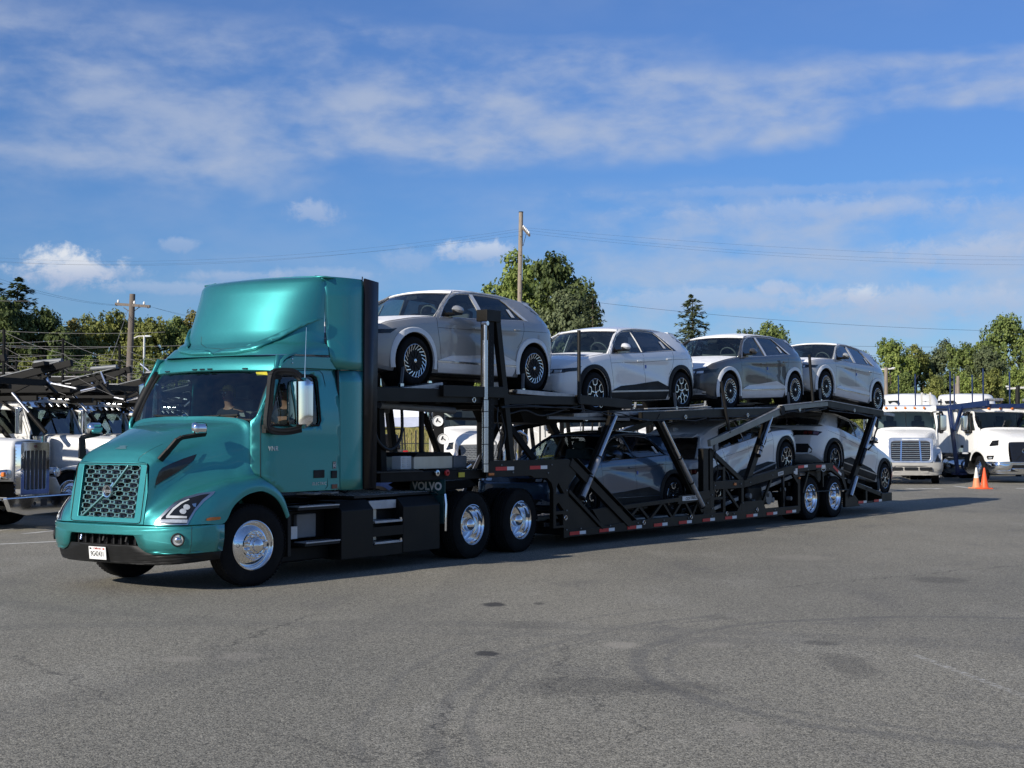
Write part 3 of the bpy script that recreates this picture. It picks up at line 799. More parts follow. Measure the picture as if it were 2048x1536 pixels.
# hood side vent: dark patch coloured in for the shaded recess, with a raised lip
both('side_vent', ZZ(Z2, [(912, 535), (925, 470), (950, 400), (985, 362), (1060, 325), (1180, 275), (1310, 232), (1280, 290), (1220, 340), (1100, 420), (1000, 480)]), 'black_gloss', .004, rounds=4)
both('vent_lip', ZZ(Z2, [(912, 538), (1000, 486), (1105, 425), (1222, 345), (1282, 292), (1312, 230), (1380, 215), (1350, 262), (1260, 345), (1120, 440), (1010, 505), (915, 560)]), TP, .016, rounds=4)
for pts in ([(1000, 320), (1170, 265), (1335, 215)],):
    pass
sl = [Z2(750, 300), Z2(760, 268), Z2(800, 232), Z2(900, 175), Z2(985, 135)]
strip_on('hood_seam', sl, hc, 'teal_flap', tr, w=.008)
strip_on('hood_seam', [Z2(215, 305), Z2(225, 262), Z2(262, 200), Z2(330, 140)], hc, 'teal_flap', tr, w=.008)
both('hood_badge_scoop', ZZ(Z1, [(303, 833), (340, 818), (362, 820), (330, 835)]), 'silver_teal', .006, rounds=2)
# ---- cab shell
def cab_y(x, z):
    y = 1.205
    if z > 2.0: y -= .085 * ((z - 2.0) / .75) ** 1.5
    if x < .34: y -= .115 * ((.34 - x) / .34) ** 2
    return y
side_poly = [(.015, 1.41), (.015, 2.045), (.10, 2.12), (.43, 2.735), (.50, 2.90), (1.60, 2.90), (1.62, 2.74), (1.62, 1.145), (.50, 1.145), (.42, 1.165), (.14, 1.35)]
win = [(.235, 2.025), (.50, 2.60), (.54, 2.635), (1.13, 2.655), (1.185, 2.63), (1.205, 2.57), (1.21, 2.06), (1.18, 2.00), (.26, 2.0)]
for sd_ in (-1, 1):
    side_p = panel('cab_side', side_poly, TP, sd_, holes=[win], yf=cab_y, parent=tr)
    panel('side_window', win, 'side_glass', sd_, off=-.02, thick=0, yf=cab_y, parent=tr)
    wr = [Vector((p[0], sd_ * (cab_y(*p) + .004), p[1])) for p in win]; wr.append(wr[0])
    MB().tube(wr, .014, 6).build('window_seal', 'black_plastic', tr)
    door = [(.15, 1.30), (.13, 1.37), (.125, 2.0), (.14, 2.10), (.46, 2.70), (1.28, 2.72), (1.335, 2.68), (1.36, 2.55), (1.36, 1.20), (1.32, 1.165)]
    MB().tube([Vector((p[0], sd_ * (cab_y(*p) + .0005), p[1])) for p in door], .0045, 5).build('door_seam', 'black_plastic', tr)
    MB().bb((1.08, sd_ * 1.205, 1.31), (1.29, sd_ * 1.216, 1.415)).build('door_handle', 'black_plastic', tr, bevel=.006)
    MB().bb((1.43, sd_ * 1.205, 1.30), (1.54, sd_ * 1.222, 1.40)).build('charge_flap', 'black_plastic', tr, bevel=.008)
    MB().bb((1.44, sd_ * 1.205, 1.16), (1.55, sd_ * 1.218, 1.22)).build('side_lamp', 'lens_red', tr, bevel=.004)
RN = Matrix(((1, 0, 0, 0), (0, 0, 1, 0), (0, 1, 0, 0), (0, 0, 0, 1)))       # text in the x-z plane
RNear = Matrix(((1, 0, 0, 0), (0, 0, -1, 0), (0, 1, 0, 0), (0, 0, 0, 1)))    # readable from -y
lettering('VNR', 'model_lettering', .085, 'silver_letter', tr, Matrix.Translation((.31, -1.2085, 1.70)) @ RNear, spacing=1.15, shear=.12)
lettering('ELECTRIC', 'model_lettering', .055, 'silver_letter', tr, Matrix.Translation((1.19, -1.2085, 1.235)) @ RNear, spacing=1.2, shear=.2)
st = MB().bb((1.462, -1.2095, 1.425), (1.528, -1.207, 1.52)).build('weight_sticker', 'black_plastic', tr)
MB().prism([(1.468, 1.431), (1.522, 1.431), (1.522, 1.514), (1.468, 1.514)], 'y', -1.212, -1.210, holes=[[(1.472, 1.435), (1.518, 1.435), (1.518, 1.510), (1.472, 1.510)]]).build('sticker_border', 'plate_white', st)
lettering('80', 'sticker_number', .058, 'plate_white', st, Matrix.Translation((1.495, -1.2115, 1.466)) @ RNear, thick=.003)
lettering('CA', 'sticker_letters', .02, 'plate_white', st, Matrix.Translation((1.495, -1.2115, 1.50)) @ RNear, thick=.003)
# windscreen, pillars, header
def ws(y, t):
    k = y / 1.09
    xb, zb = .035 + .095 * k * k, 2.075 - .02 * k * k
    xt, zt = .43 + .075 * k * k, 2.715
    return Vector((lerp(xb, xt, t) - .025 * math.sin(math.pi * t), y * lerp(1, .955, t), lerp(zb, zt, t)))
b = MB().grid([[ws(-1.09 + 2.18 * i / 24, j / 8) for i in range(25)] for j in range(9)])
b.build('windscreen', 'windscreen_glass', tr)
fr = [ws(-1.09, j / 8) for j in range(9)] + [ws(-1.09 + 2.18 * i / 24, 1) for i in range(1, 25)] + [ws(1.09, 1 - j / 8) for j in range(1, 9)] + [ws(1.09 - 2.18 * i / 24, 0) for i in range(1, 25)]
MB().tube(fr, .020, 7).build('windscreen_seal', 'black_plastic', tr)
for s_ in (-1, 1):
    rows = []
    for j in range(9):
        t = j / 8; p = ws(s_ * 1.09, t); x = lerp(.015, .43, t); z = lerp(2.045, 2.735, t)
        q = Vector((lerp(.06, .46, t), s_ * cab_y(.06 + .4 * t, z), z))
        mid = (p + q) / 2 + Vector((-.012, s_ * .02, 0))
        rows.append([p + Vector((.0, s_ * .012, 0)), mid, q])
    MB().grid(rows).build('windscreen_pillar', TP if s_ < 0 else 'black_plastic', tr, solid=.02)
# cowl between hood and windscreen
MB().grid([[ws(-1.09 + 2.18 * i / 24, 0) + Vector((-.02, 0, -.012)) for i in range(25)], [ws(-1.09 + 2.18 * i / 24, 0) + Vector((.08, 0, -.06)) for i in range(25)], [ws(-1.09 + 2.18 * i / 24, 0) + Vector((.10, 0, -.5)) for i in range(25)]]).build('cowl', 'black_plastic', tr)
for (y0, y1) in ((-.80, -.20), (.70, .10)):
    p0 = ws(y0 * .35, .01) + Vector((-.03, 0, .01)); 
    wa = MB().tube([ws(y1, 0) + Vector((-.04, 0, .0)), ws(lerp(y1, y0, .5), .07) + Vector((-.03, 0, 0)), ws(lerp(y1, y0, .55), .09) + Vector((-.028, 0, 0))], .010, 6).build('wiper', 'black_plastic', tr)
    MB().beam(ws(y1 + (y1 - y0) * -.1, .055) + Vector((-.02, 0, 0)), ws(y0, .10) + Vector((-.02, 0, 0)), .012, .02).build('wiper_blade', 'black_plastic', wa)
# stickers inside the glass
MB().box(ws(-.93, .915) + Vector((-.012, 0, 0)), (.003, .19, .045), Matrix.Rotation(R(-28), 3, 'Y')).build('window_tag', 'yellow_tag', tr)
MB().box(ws(-.83, .10) + Vector((.03, 0, 0)), (.003, .08, .055), Matrix.Rotation(R(-28), 3, 'Y')).build('window_decal', 'seat_pale', tr)
# sun visor along the roof edge
def vis(y, k):
    a = (abs(y) / 1.16) ** 2.2
    P = [(.40 + .11 * a, 2.700), (.385 + .11 * a, 2.722), (.395 + .11 * a, 2.775), (.43 + .12 * a, 2.845), (.50 + .14 * a, 2.905), (.80, 2.95)][k]
    return Vector((P[0], y, P[1] - (.03 * a if k < 3 else .012 * a)))
MB().grid([[vis(-1.155 + 2.31 * i / 28, k) for i in range(29)] for k in range(6)] + [[vis(-1.155 + 2.31 * i / 28, 0) + Vector((.1, 0, 0)) for i in range(29)]][:0]).build('sun_visor', TP, tr, solid=.02)
for s_ in (-1, 1):
    MB().prism([(.50, 2.68), (.49, 2.75), (.60, 2.84), (.74, 2.885), (1.60, 2.905), (1.60, 2.74), (1.38, 2.74), (.60, 2.73)], 'y', s_ * 1.10, s_ * 1.165).build('roof_side', TP, tr, bevel=.02)
for y in (-.62, -.02, .12, .26, .82):
    MB().box(vis(y, 1) + Vector((-.006, 0, .015)), (.015, .085, .016)).build('roof_marker', 'black_gloss', tr, bevel=.003)
for y, z in ((-1.12, 2.80), (-1.12, 2.85)):
    MB().lathe([(0, -.008), (.009, -.006), (.009, 0)], axis='y', seg=10).xf(Matrix.Translation((.70, -1.168, z))).build('visor_bolt', 'chrome', tr)
# ---- roof fairing
LZ = [2.905, 2.96, 3.02, 3.06, 3.10, 3.25, 3.5, 3.75, 3.88, 3.935, 3.958]
LX0 = [.46, .50, .545, .60, .64, .69, .775, .87, .935, 1.00, 1.08]
LW = [1.165, 1.16, 1.15, 1.10, 1.085, 1.085, 1.09, 1.095, 1.09, 1.07, 1.03]
LQ = [5.0, 4.4, 3.8, 3.1, 2.9, 2.6, 2.25, 2.0, 1.95, 1.9, 1.9]
XR = 1.42
def fair_row(i, x0=None, w=None, z=None, q=None):
    x0 = LX0[i] if x0 is None else x0; w = LW[i] if w is None else w; z = LZ[i] if z is None else z; q = LQ[i] if q is None else q
    row = []
    n = 44
    for k in range(n + 1):
        a = -math.pi / 2 + math.pi * k / n
        ca, sa = math.cos(a), math.sin(a)
        y = w * math.copysign(abs(sa) ** (2 / q), sa); x = XR - (XR - x0) * abs(ca) ** (2 / q)
        row.append(Vector((x, y, z + .03 * (x - x0))))
    return row
rows = [fair_row(i) for i in range(len(LZ))]
for sc, dz_ in ((.9, .012), (.75, .024), (.5, .034), (.2, .038)):
    rows.append([Vector((lerp(XR, p.x, sc), p.y * sc, p.z + dz_)) for p in rows[len(LZ) - 1]])
fairing = MB().grid(rows).build('roof_fairing', TP, tr, smooth=60)
fb = bvh_of(fairing); fc = cast_pix(T, fb)
strip_on('fairing_seam', ZZ(Z1, [(705, 310), (703, 345), (725, 362), (800, 368), (880, 360), (950, 345), (1040, 305)]), fc, 'teal_flap', tr, w=.010, n=6)
# raised swoosh on the near and far side of the fairing
sw = ZZ(Z1, [(955, 350), (1050, 305), (1150, 258), (1230, 228), (1288, 218), (1240, 236), (1160, 272), (1060, 328), (960, 372), (860, 392), (760, 396), (800, 378), (900, 366)])
o_ = decal('fairing_ledge', sw, fc, TP, tr, off=.022, rounds=4, thick=.03)
me = o_.data.copy(); me.transform(Matrix.Scale(-1, 4, (0, 1, 0))); me.flip_normals()
o2 = link('fairing_ledge', me, TP, tr); md = o2.modifiers.new('solid', 'SOLIDIFY'); md.thickness = .03; md.offset = 0
# rear part of the roof and side extenders
for s_ in (-1, 1):
    def ext(t, z, s_=s_):
        lo = interp([1.1, 2.74, 2.76, 3.95], [1.625, 1.625, 1.46, 1.415], z)
        x = lerp(lo, 2.07, t)
        base = interp([1.1, 2.9, 3.05, 3.3, 3.88, 3.965], [1.20, 1.165, 1.12, 1.087, 1.09, 1.035], z) + .004
        y = lerp(base, 1.225, t) + .045 * math.sin(math.pi * min(1, t * 1.05)) * 1.0
        return Vector((x, s_ * y, z))
    for nm, z0, z1 in (('side_extender', 1.135, 2.735), ('roof_extender', 2.745, 3.965)):
        zz = [lerp(z0, z1, j / 10) for j in range(11)]
        rws = [[ext(i / 14, z) for i in range(15)] for z in zz]
        if nm == 'roof_extender':
            rws.append([Vector((p.x, p.y * .985, p.z + .03)) for p in rws[-1]])
            rws.append([Vector((p.x, p.y * .90, p.z + .015)) for p in rws[-1]])
        MB().grid(rws).build(nm, TP, tr, solid=.02)
    pr = [Vector((2.075, s_ * 1.222, 1.14)), Vector((2.36, s_ * 1.20, 1.14)), Vector((2.40, s_ * 1.20, 3.985)), Vector((2.075, s_ * 1.222, 4.01))]
    MB().add(pr, [(0, 1, 2, 3)]).build('rubber_extender', 'fairing_black', tr, solid=.025)
    MB().tube([(2.075, s_ * 1.226, 1.15), (2.075, s_ * 1.226, 4.0)], .005, 5).build('extender_seam', 'black_plastic', tr)
    MB().tube([(2.062, s_ * 1.21, 3.99), (2.062, s_ * 1.21, 4.035)], .008, 6).build('marker_stub', 'black_plastic', tr)
MB().grid([[Vector((x, y, 3.99 + .03 * (1 - (y / 1.12) ** 2))) for y in [-1.12 + 2.24 * k / 12 for k in range(13)]] for x in (1.40, 1.7, 2.07)]).build('roof_panel', TP, tr, solid=.02)
MB().bb((1.60, -1.17, 1.145), (1.66, 1.17, 2.90)).build('cab_back', 'fairing_black', tr)
MB().bb((.85, -1.05, 2.88), (1.62, 1.05, 2.91)).build('cab_roof', TP, tr)
MB().bb((.20, -1.16, 1.15), (1.60, 1.16, 1.20)).build('cab_floor', 'black_plastic', tr)
MB().bb((.16, -1.0, 1.2), (.19, 1.0, 2.0)).build('bulkhead', 'black_plastic', tr)
# rear window lets the light of the yard through on the far side
# ---- cab interior
MB().prism([(.16, 1.3), (.16, 2.03), (.30, 2.06), (.52, 2.0), (.60, 1.85), (.50, 1.3)], 'y', -1.08, 1.08).build('dashboard', 'cabin_dark', tr, bevel=.02)
stw = Matrix.Translation((.80, -.60, 2.0)) @ Matrix.Rotation(R(-38), 4, 'Y')
sw_ = MB().tube([stw @ Vector((.0 , .22 * math.cos(a), .22 * math.sin(a))) for a in [i * math.pi / 12 for i in range(25)]], .016, 8, caps=False).build('steering_wheel', 'black_plastic', tr)
MB().tube([stw @ Vector((0, 0, 0)), (.55, -.60, 1.75)], .03, 8).build('column', 'black_plastic', sw_)
for a in (0, 2.1, 4.2):
    MB().tube([stw @ Vector((0, 0, 0)), stw @ Vector((0, .22 * math.cos(a), .22 * math.sin(a)))], .014, 6).build('spoke', 'black_plastic', sw_)
for y in (-.60, .45):
    se = MB().box((1.22, y, 1.62), (.50, .50, .16)).box((1.46, y, 2.0), (.13, .48, .72), (0, R(8), 0)).build('seat', 'cabin_grey', tr, bevel=.04)
    MB().box((1.50, y, 2.46), (.10, .28, .20), (0, R(8), 0)).build('headrest', 'cabin_grey', se, bevel=.03)
MB().bb((1.50, -1.10, 2.66), (1.60, 1.10, 2.88)).build('overhead_shelf', 'cabin_dark', tr)
# ---- mirrors
for s_ in (-1, 1):
    C = lambda x, y, z: Vector((x, s_ * y, z))
    ax0 = 0 if s_ < 0 else .26
    C = lambda x, y, z, s_=s_, ax0=ax0: Vector((x + (ax0 if (x < .5 and y < 1.39) else 0), s_ * y, z))
    path = catmull([C(.60, 1.40, 2.60), C(.50, 1.36, 2.665), C(.34, 1.28, 2.675), C(.245, 1.245, 2.62), C(.205, 1.235, 2.30), C(.17, 1.235, 2.02), C(.22, 1.26, 1.935), C(.40, 1.33, 1.915), C(.60, 1.40, 1.95)], 5)
    b = MB()
    for i in range(len(path) - 1): b.beam(path[i], path[i + 1] + (path[i + 1] - path[i]) * .15, .085, .055, up=(0, 1, 0))
    b.tube(path, .036, 8)
    b.bb(C(.14, 1.17, 1.90), C(.26, 1.24, 2.0)); b.bb(C(.28, 1.13, 2.58), C(.42, 1.24, 2.66))
    b.build('mirror_arm', 'black_plastic', tr)
    C = lambda x, y, z, s_=s_: Vector((x, s_ * y, z))
    h = MB()
    rws = []
    for j in range(13):
        t = j / 12; z = lerp(1.955, 2.605, t)
        tp = 1 - .10 * abs(2 * t - 1) ** 6; bl = min(1, (1 - abs(2 * t - 1)) * 9) ** .4
        sec = [(.685, 1.20), (.60, 1.19), (.55, 1.215), (.522, 1.31), (.522, 1.44), (.545, 1.515), (.60, 1.545), (.685, 1.535)]
        rws.append([C(.64 + (x - .64) * bl, 1.41 + (y - 1.41) * (tp * (.25 + .75 * bl)), z) for x, y in sec])
    h.grid(rws, close_u=True); n0 = 0
    h.add(rws[0], [tuple(range(8))]); h.add(rws[-1], [tuple(range(8))])
    mh = h.build('mirror_housing', 'chrome', tr, merge=True, smooth=60)
    MB().bb(C(.686, 1.22, 1.99), C(.69, 1.52, 2.57)).build('mirror_glass', 'lens_dark', mh)
    b = MB(); b.tube([C(.60, 1.47, 2.60), C(.60, 1.47, 2.70), C(.62, 1.475, 3.24)], [.008, .0045, .0028], 6)
    for k in range(16): b.lathe([(.008, 2.70 + k * .018), (.008, 2.705 + k * .018)], axis='z', seg=6, c=(.60, s_ * 1.47, 0)) if False else None
    b.build('antenna', 'alloy', tr)
    # hood mirror
    b = MB()
    arm = [C(-1.10, .69, 1.575), C(-1.04, .76, 1.68), C(-.97, .85, 1.815), C(-.93, .88, 1.845), C(-.80, .915, 1.865), C(-.62, .955, 1.885)]
    for i, w_ in zip(range(5), (.10, .09, .07, .06, .06)): b.beam(arm[i], arm[i + 1] + (arm[i + 1] - arm[i]) * .06, .03, w_, up=(-.9, s_ * .2, .3))
    b.build('hood_mirror_arm', 'black_plastic', tr, bevel=.006)
    h = MB(); rws = []
    for j in range(9):
        t = j / 8; x = lerp(-.80, -.60, t); bl = min(1, (1 - abs(2 * t - 1)) * 5) ** .45
        sec = [(.93, 1.885), (.885, 1.90), (.87, 1.955), (.885, 2.01), (.93, 2.03), (.985, 2.01), (1.0, 1.95), (.985, 1.90)]
        rws.append([C(x, .935 + (y - .935) * (.4 + .6 * bl), 1.955 + (z - 1.955) * (.55 + .45 * bl)) for y, z in sec])
    h.grid(rws, close_u=True); h.add(rws[0], [tuple(range(8))]); h.add(rws[-1], [tuple(range(8))])
    h.build('hood_mirror', 'chrome', tr, merge=True, smooth=60)
# ---- chassis
for s_ in (-1, 1):
    MB().bb((-1.1, s_ * .40, .66), (6.6, s_ * .48, .94)).build('frame_rail', 'frame_black', tr, bevel=.01)
b = MB()
for x in (-1.0, 1.4, 2.6, 3.9, 5.9, 6.5): b.bb((x, -.4, .7), (x + .12, .4, .9))
b.build('crossmember', 'frame_black', tr)
for x in (0, 4.7, 6.05):
    MB().tube([(x, -1.0, .51), (x, 1.0, .51)], .075, 10).build('axle', 'frame_black', tr)
    for s_ in (-1, 1): MB().bb((x - .45, s_ * .46, .56), (x + .45, s_ * .56, .62)).build('leaf_spring', 'frame_black', tr)
# battery boxes with open step wells between them
for s_ in (-1, 1):
    S = lambda y: s_ * y
    def bat(x0, x1):
        b = MB(); b.prism([(.62, .205), (1.205, .205), (1.205, .855), (1.08, .985), (.62, .985)], 'x', x0, x1); b.v = [(x, S(y), z) for (x, y, z) in b.v]
        return b.build('battery_box', 'battery_black', tr, bevel=.008)
    bat(1.65, 2.33); bat(3.0, 3.88)
    MB().bb((2.33, S(.62), .205), (3.0, S(1.0), .94)).build('well_back', 'frame_black', tr)
    MB().bb((2.33, S(1.0), .20), (3.0, S(1.195), .355)).build('well_sill', 'battery_black', tr)
    MB().bb((2.33, S(1.19), .47), (3.0, S(1.203), .60)).build('well_sill', 'battery_black', tr)
    for z in (.375, .665):
        s1 = MB().bb((2.36, S(.98), z - .012), (2.97, S(1.215), z + .02)).build('step', 'bright_tread', tr, bevel=.004)
        MB().bb((2.36, S(1.0), z + .03), (2.62, S(1.02), z + .19)).build('step_plate', 'galvanised', s1)
        MB().tube([(2.92, S(1.21), z + .03), (2.92, S(1.23), z + .03)], .02, 10).build('step_bolt', 'alloy', s1)
    MB().bb((2.36, S(.99), .84), (2.97, S(1.10), .96)).build('step_plate', 'bright_tread', tr, bevel=.006)
    # entry steps
    for (x0, x1, z) in ((.78, 1.60, .92), (.92, 1.62, .45)):
        MB().bb((x0, S(.86), z - .02), (x1, S(1.205), z + .02)).build('entry_step', 'black_plastic', tr, bevel=.004)
        MB().bb((x0 + .02, S(1.0), z + .018), (x1, S(1.212), z + .034)).build('step_tread', 'bright_tread', tr)
    MB().bb((.80, S(.72), .50), (1.64, S(.92), .88)).build('step_box', 'battery_black', tr, bevel=.02)
    MB().bb((1.02, S(.9), .52), (1.40, S(.98), .84)).build('access_panel', 'cladding_grey', tr, bevel=.02)
    MB().bb((.90, S(.93), .52), (1.02, S(.985), .68)).build('notice_label', 'plate_white', tr)
    MB().bb((.66, S(.70), .22), (1.64, S(1.0), .42)).build('lower_tank', 'frame_black', tr, bevel=.03)
# deck plates behind the cab
for (x0, x1, y0, y1) in ((2.1, 3.1, -1.05, -.15), (3.12, 3.9, -1.0, -.15), (1.75, 3.9, -.13, .35), (1.75, 3.9, .37, 1.0)):
    dp = MB().bb((x0, y0, 1.0), (x1, y1, 1.035)).build('deck_plate', 'deck_plate_dark', tr, bevel=.004)
    b = MB()
    nx = int((x1 - x0) / .055); ny = int((y1 - y0) / .055)
    for i in range(nx):
        for j in range(ny):
            b.box((x0 + .03 + i * .055, y0 + .03 + j * .055, 1.037), (.028, .010, .005), Matrix.Rotation(R(45 if (i + j) % 2 else -45), 3, 'Z'))
    tag(b.build('tread_pattern', 'bright_tread', dp, smooth=0), kind='stuff')
MB().bb((1.9, -.3, .94), (4.1, .3, 1.0)).build('deck_support', 'frame_black', tr)
for x in (1.75, 2.1):
    MB().box((x, -.55, 1.07), (.35, .25, .02), (0, 0, .4)).build('service_sheet', 'plate_white', tr)
# rear mud flap bracket with lettering, quarter fender
mf = MB().box((4.06, -.92, 1.08), (.02, .68, .22)).box((4.06, -.92, .93), (.02, .70, .14)).xf(Matrix.Identity(4))
for s_ in (-1, 1):
    o = MB().bb((4.00, s_ * .56, .985), (4.02, s_ * 1.21, 1.215)).bb((4.00, s_ * .56, .56), (4.02, s_ * 1.19, .98)).build('mud_guard', 'teal_flap', tr, bevel=.008)
    MB().tube([(4.015, s_ * 1.20, 1.0), (4.00, s_ * 1.23, .85), (3.985, s_ * 1.235, .62), (3.99, s_ * 1.23, .46)], .016, 6).build('guard_edge', 'alloy', o)
    for k in range(3): MB().lathe([(0, -.012), (.012, -.01), (.012, 0)], axis='x', seg=10).xf(Matrix.Translation((3.995, s_ * (1.12 - k * .04), .86))).build('guard_bolt', 'alloy', o)
    lettering('VOLVO', 'guard_lettering', .16, 'plate_white', o, Matrix.Translation((3.994, s_ * .885, 1.105)) @ RX @ Matrix.Scale(1.0, 4), bold=.006, spacing=1.02)
    MB().tube([(3.992, s_ * 1.10, .985), (3.985, s_ * 1.04, 1.03), (3.985, s_ * .80, 1.03), (3.99, s_ * .74, .985)], .009, 6).build('guard_hook', 'alloy', o)
# fifth wheel
MB().prism([(4.75, 1.08), (4.95, 1.14), (5.75, 1.16), (5.95, 1.05), (5.75, 1.02), (4.95, 1.0)], 'y', -.45, .45).build('fifth_wheel', 'frame_black', tr, bevel=.01)
# wheels: steered wheels are turned
for (x, y, k) in ((0, -1.17, 'steer'), (4.7, -1.22, 'drive'), (6.05, -1.22, 'drive')):
    turnz = R(-10) if k == 'steer' else 0
    heavy_wheel(k, tr, (x, y, .51), turnz)
    heavy_wheel(k, tr, (x, -y, .51), math.pi + turnz)
# ================================================================== HATCHBACK CARS
CW = .945
def car_w(x):
    return sinterp([-.86, -.83, -.76, -.62, -.42, 0, 1.5, 3.0, 3.3, 3.55, 3.68, 3.76, 3.79], [.62, .74, .82, .875, .92, .945, .945, .945, .93, .885, .82, .73, .66], x)
def car_belt(x): return interp([-.8, -.5, 0, .5, 1.5, 2.8, 3.4, 3.8], [.80, .90, .985, 1.045, 1.075, 1.125, 1.08, 1.0], x)
def car_ring(x):
    w = car_w(x)
    zb = interp([-.86, -.7, -.45, 3.3, 3.6, 3.79], [.30, .22, .19, .19, .27, .36], x)
    zs = car_belt(x)
    zmx = interp([-.86, -.82, -.78, -.72], [.66, .74, .79, .83], x)
    if x < -.70: zs = min(zs, zmx)
    zr = interp([3.55, 3.70, 3.76, 3.79], [1.10, 1.04, .98, .90], x)
    if x > 3.55: zs = min(zs, zr)
    crown = interp([-.86, -.78, -.6, -.2, .35, .52], [.02, .045, .07, .075, .055, .05], x)
    if x > .56:
        top = [(w * .955, zs), (w * .93, zs + .004), (w * .90, zs - .03), (w * .5, zs - .04), (0, zs - .04)]
        if x > 3.2: top = [(w * .955, zs), (w * .93, zs + .004), (w * .90, zs + .01), (w * .5, zs + .02), (0, zs + .02)]
    else:
        top = [(w * .955, zs), (w * .925, zs + .014), (w * .84, zs + crown * .35), (w * .5, zs + crown * .85), (0, zs + crown)]
    hgt = zs - zb
    side = [(0, zb), (w * .75, zb), (w - .05, zb + .01), (w - .018, zb + .06), (w - .004, zb + hgt * .30), (w, zb + hgt * .52), (w * .998, zb + hgt * .70), (w * .992, zb + hgt * .80), (w * .985, zb + hgt * .90)]
    return side + top
def car_side_push(x, z):
    # folded door surface: a shallow facet below a diagonal crease
    if .55 < x < 2.62 and .40 < z < .92:
        zl = lerp(.90, .50, (x - .62) / 1.95)
        d = z - zl
        f = min(1, (x - .55) / .15) * min(1, (2.62 - x) / .15) * min(1, (z - .38) / .05)
        if d > 0: return -.016 * f * min(1, d / .07) * min(1, max(0, (.93 - z) / .07))
        return -.016 * f * min(1, -d / .30)
    return 0
def car_body_mesh():
    xs = [-.86, -.845, -.82, -.79, -.76, -.72, -.66, -.58] + [-.5 + .08 * i for i in range(13)] + [.52, .555, .565, .60] + [.68 + .085 * i for i in range(33)] + [3.46, 3.52, 3.58, 3.64, 3.69, 3.73, 3.765, 3.785, 3.79]
    rows = []
    for x in xs:
        rg = car_ring(x); P = []
        for i in range(len(rg) - 1):
            n = 3 if i in (3, 4, 5, 6, 7) else 1
            for k in range(n): P.append((lerp(rg[i][0], rg[i + 1][0], k / n), lerp(rg[i][1], rg[i + 1][1], k / n)))
        P.append(rg[-1])
        full = []
        def sh(x, y, z):
            dx_ = 0
            if x < -.5:      # nose leans: hood lip back, chin back
                t = min(1, (-.5 - x) / .3); dx_ = t * (max(0, z - .55) * .12 + max(0, .42 - z) * .35)
            if x > 3.3:
                t = min(1, (x - 3.3) / .4); dx_ = -t * (max(0, .45 - z) * .25 + max(0, z - .80) * .10)
            return x + dx_
        L = [Vector((sh(x, y, z), -(y + (car_side_push(x, z) if y > .8 else 0)), z)) for y, z in P]
        Rr_ = [Vector((p.x, -p.y, p.z)) for p in L[::-1][1:-1]]
        rows.append(L + Rr_)
    b = MB(); b.grid(rows, close_u=True); n = len(rows[0])
    b.add(rows[0], [tuple(range(n))]); b.add(rows[-1], [tuple(range(n))[::-1]])
    me = b.mesh('body', merge=True, smooth=24)
    o = link('body', me, 'car_white')
    wells = []
    cut = MB()
    for x in (0, 3.0):
        for s_ in (-1, 1):
            prof = [(.001, s_ * .60), (.430, s_ * .60), (.430, s_ * 1.3), (.001, s_ * 1.3)]
            c = MB(); c.lathe(prof, c=(x, 0, .355), seg=48)
            cut.add(c.v, c.f)
    co = cut.build('cutter', 'black_plastic', merge=True, smooth=0)
    boolean(o, co)
    bpy.data.objects.remove(co)
    resmooth(o.data, 24)
    return o
def green_y(x, z):
    wb = car_w(x) * .955 - .01
    wr = interp([.5, 1.2, 2.4, 3.2, 3.6], [.60, .655, .66, .63, .58], x)
    zb = car_belt(x); t = (z - zb) / max(.05, 1.50 - zb)
    return lerp(wb, wr, max(0, min(1.1, t)) ** 1.15)
def header(t):   # centre and corner of windscreen header / roof front
    return t
def roof_z(x, y):
    c = sinterp([.95, 1.3, 1.8, 2.4, 2.9, 3.18], [1.488, 1.562, 1.600, 1.588, 1.540, 1.495], x)
    return c - .062 * (abs(y) / .66) ** 2.4
turb = {}
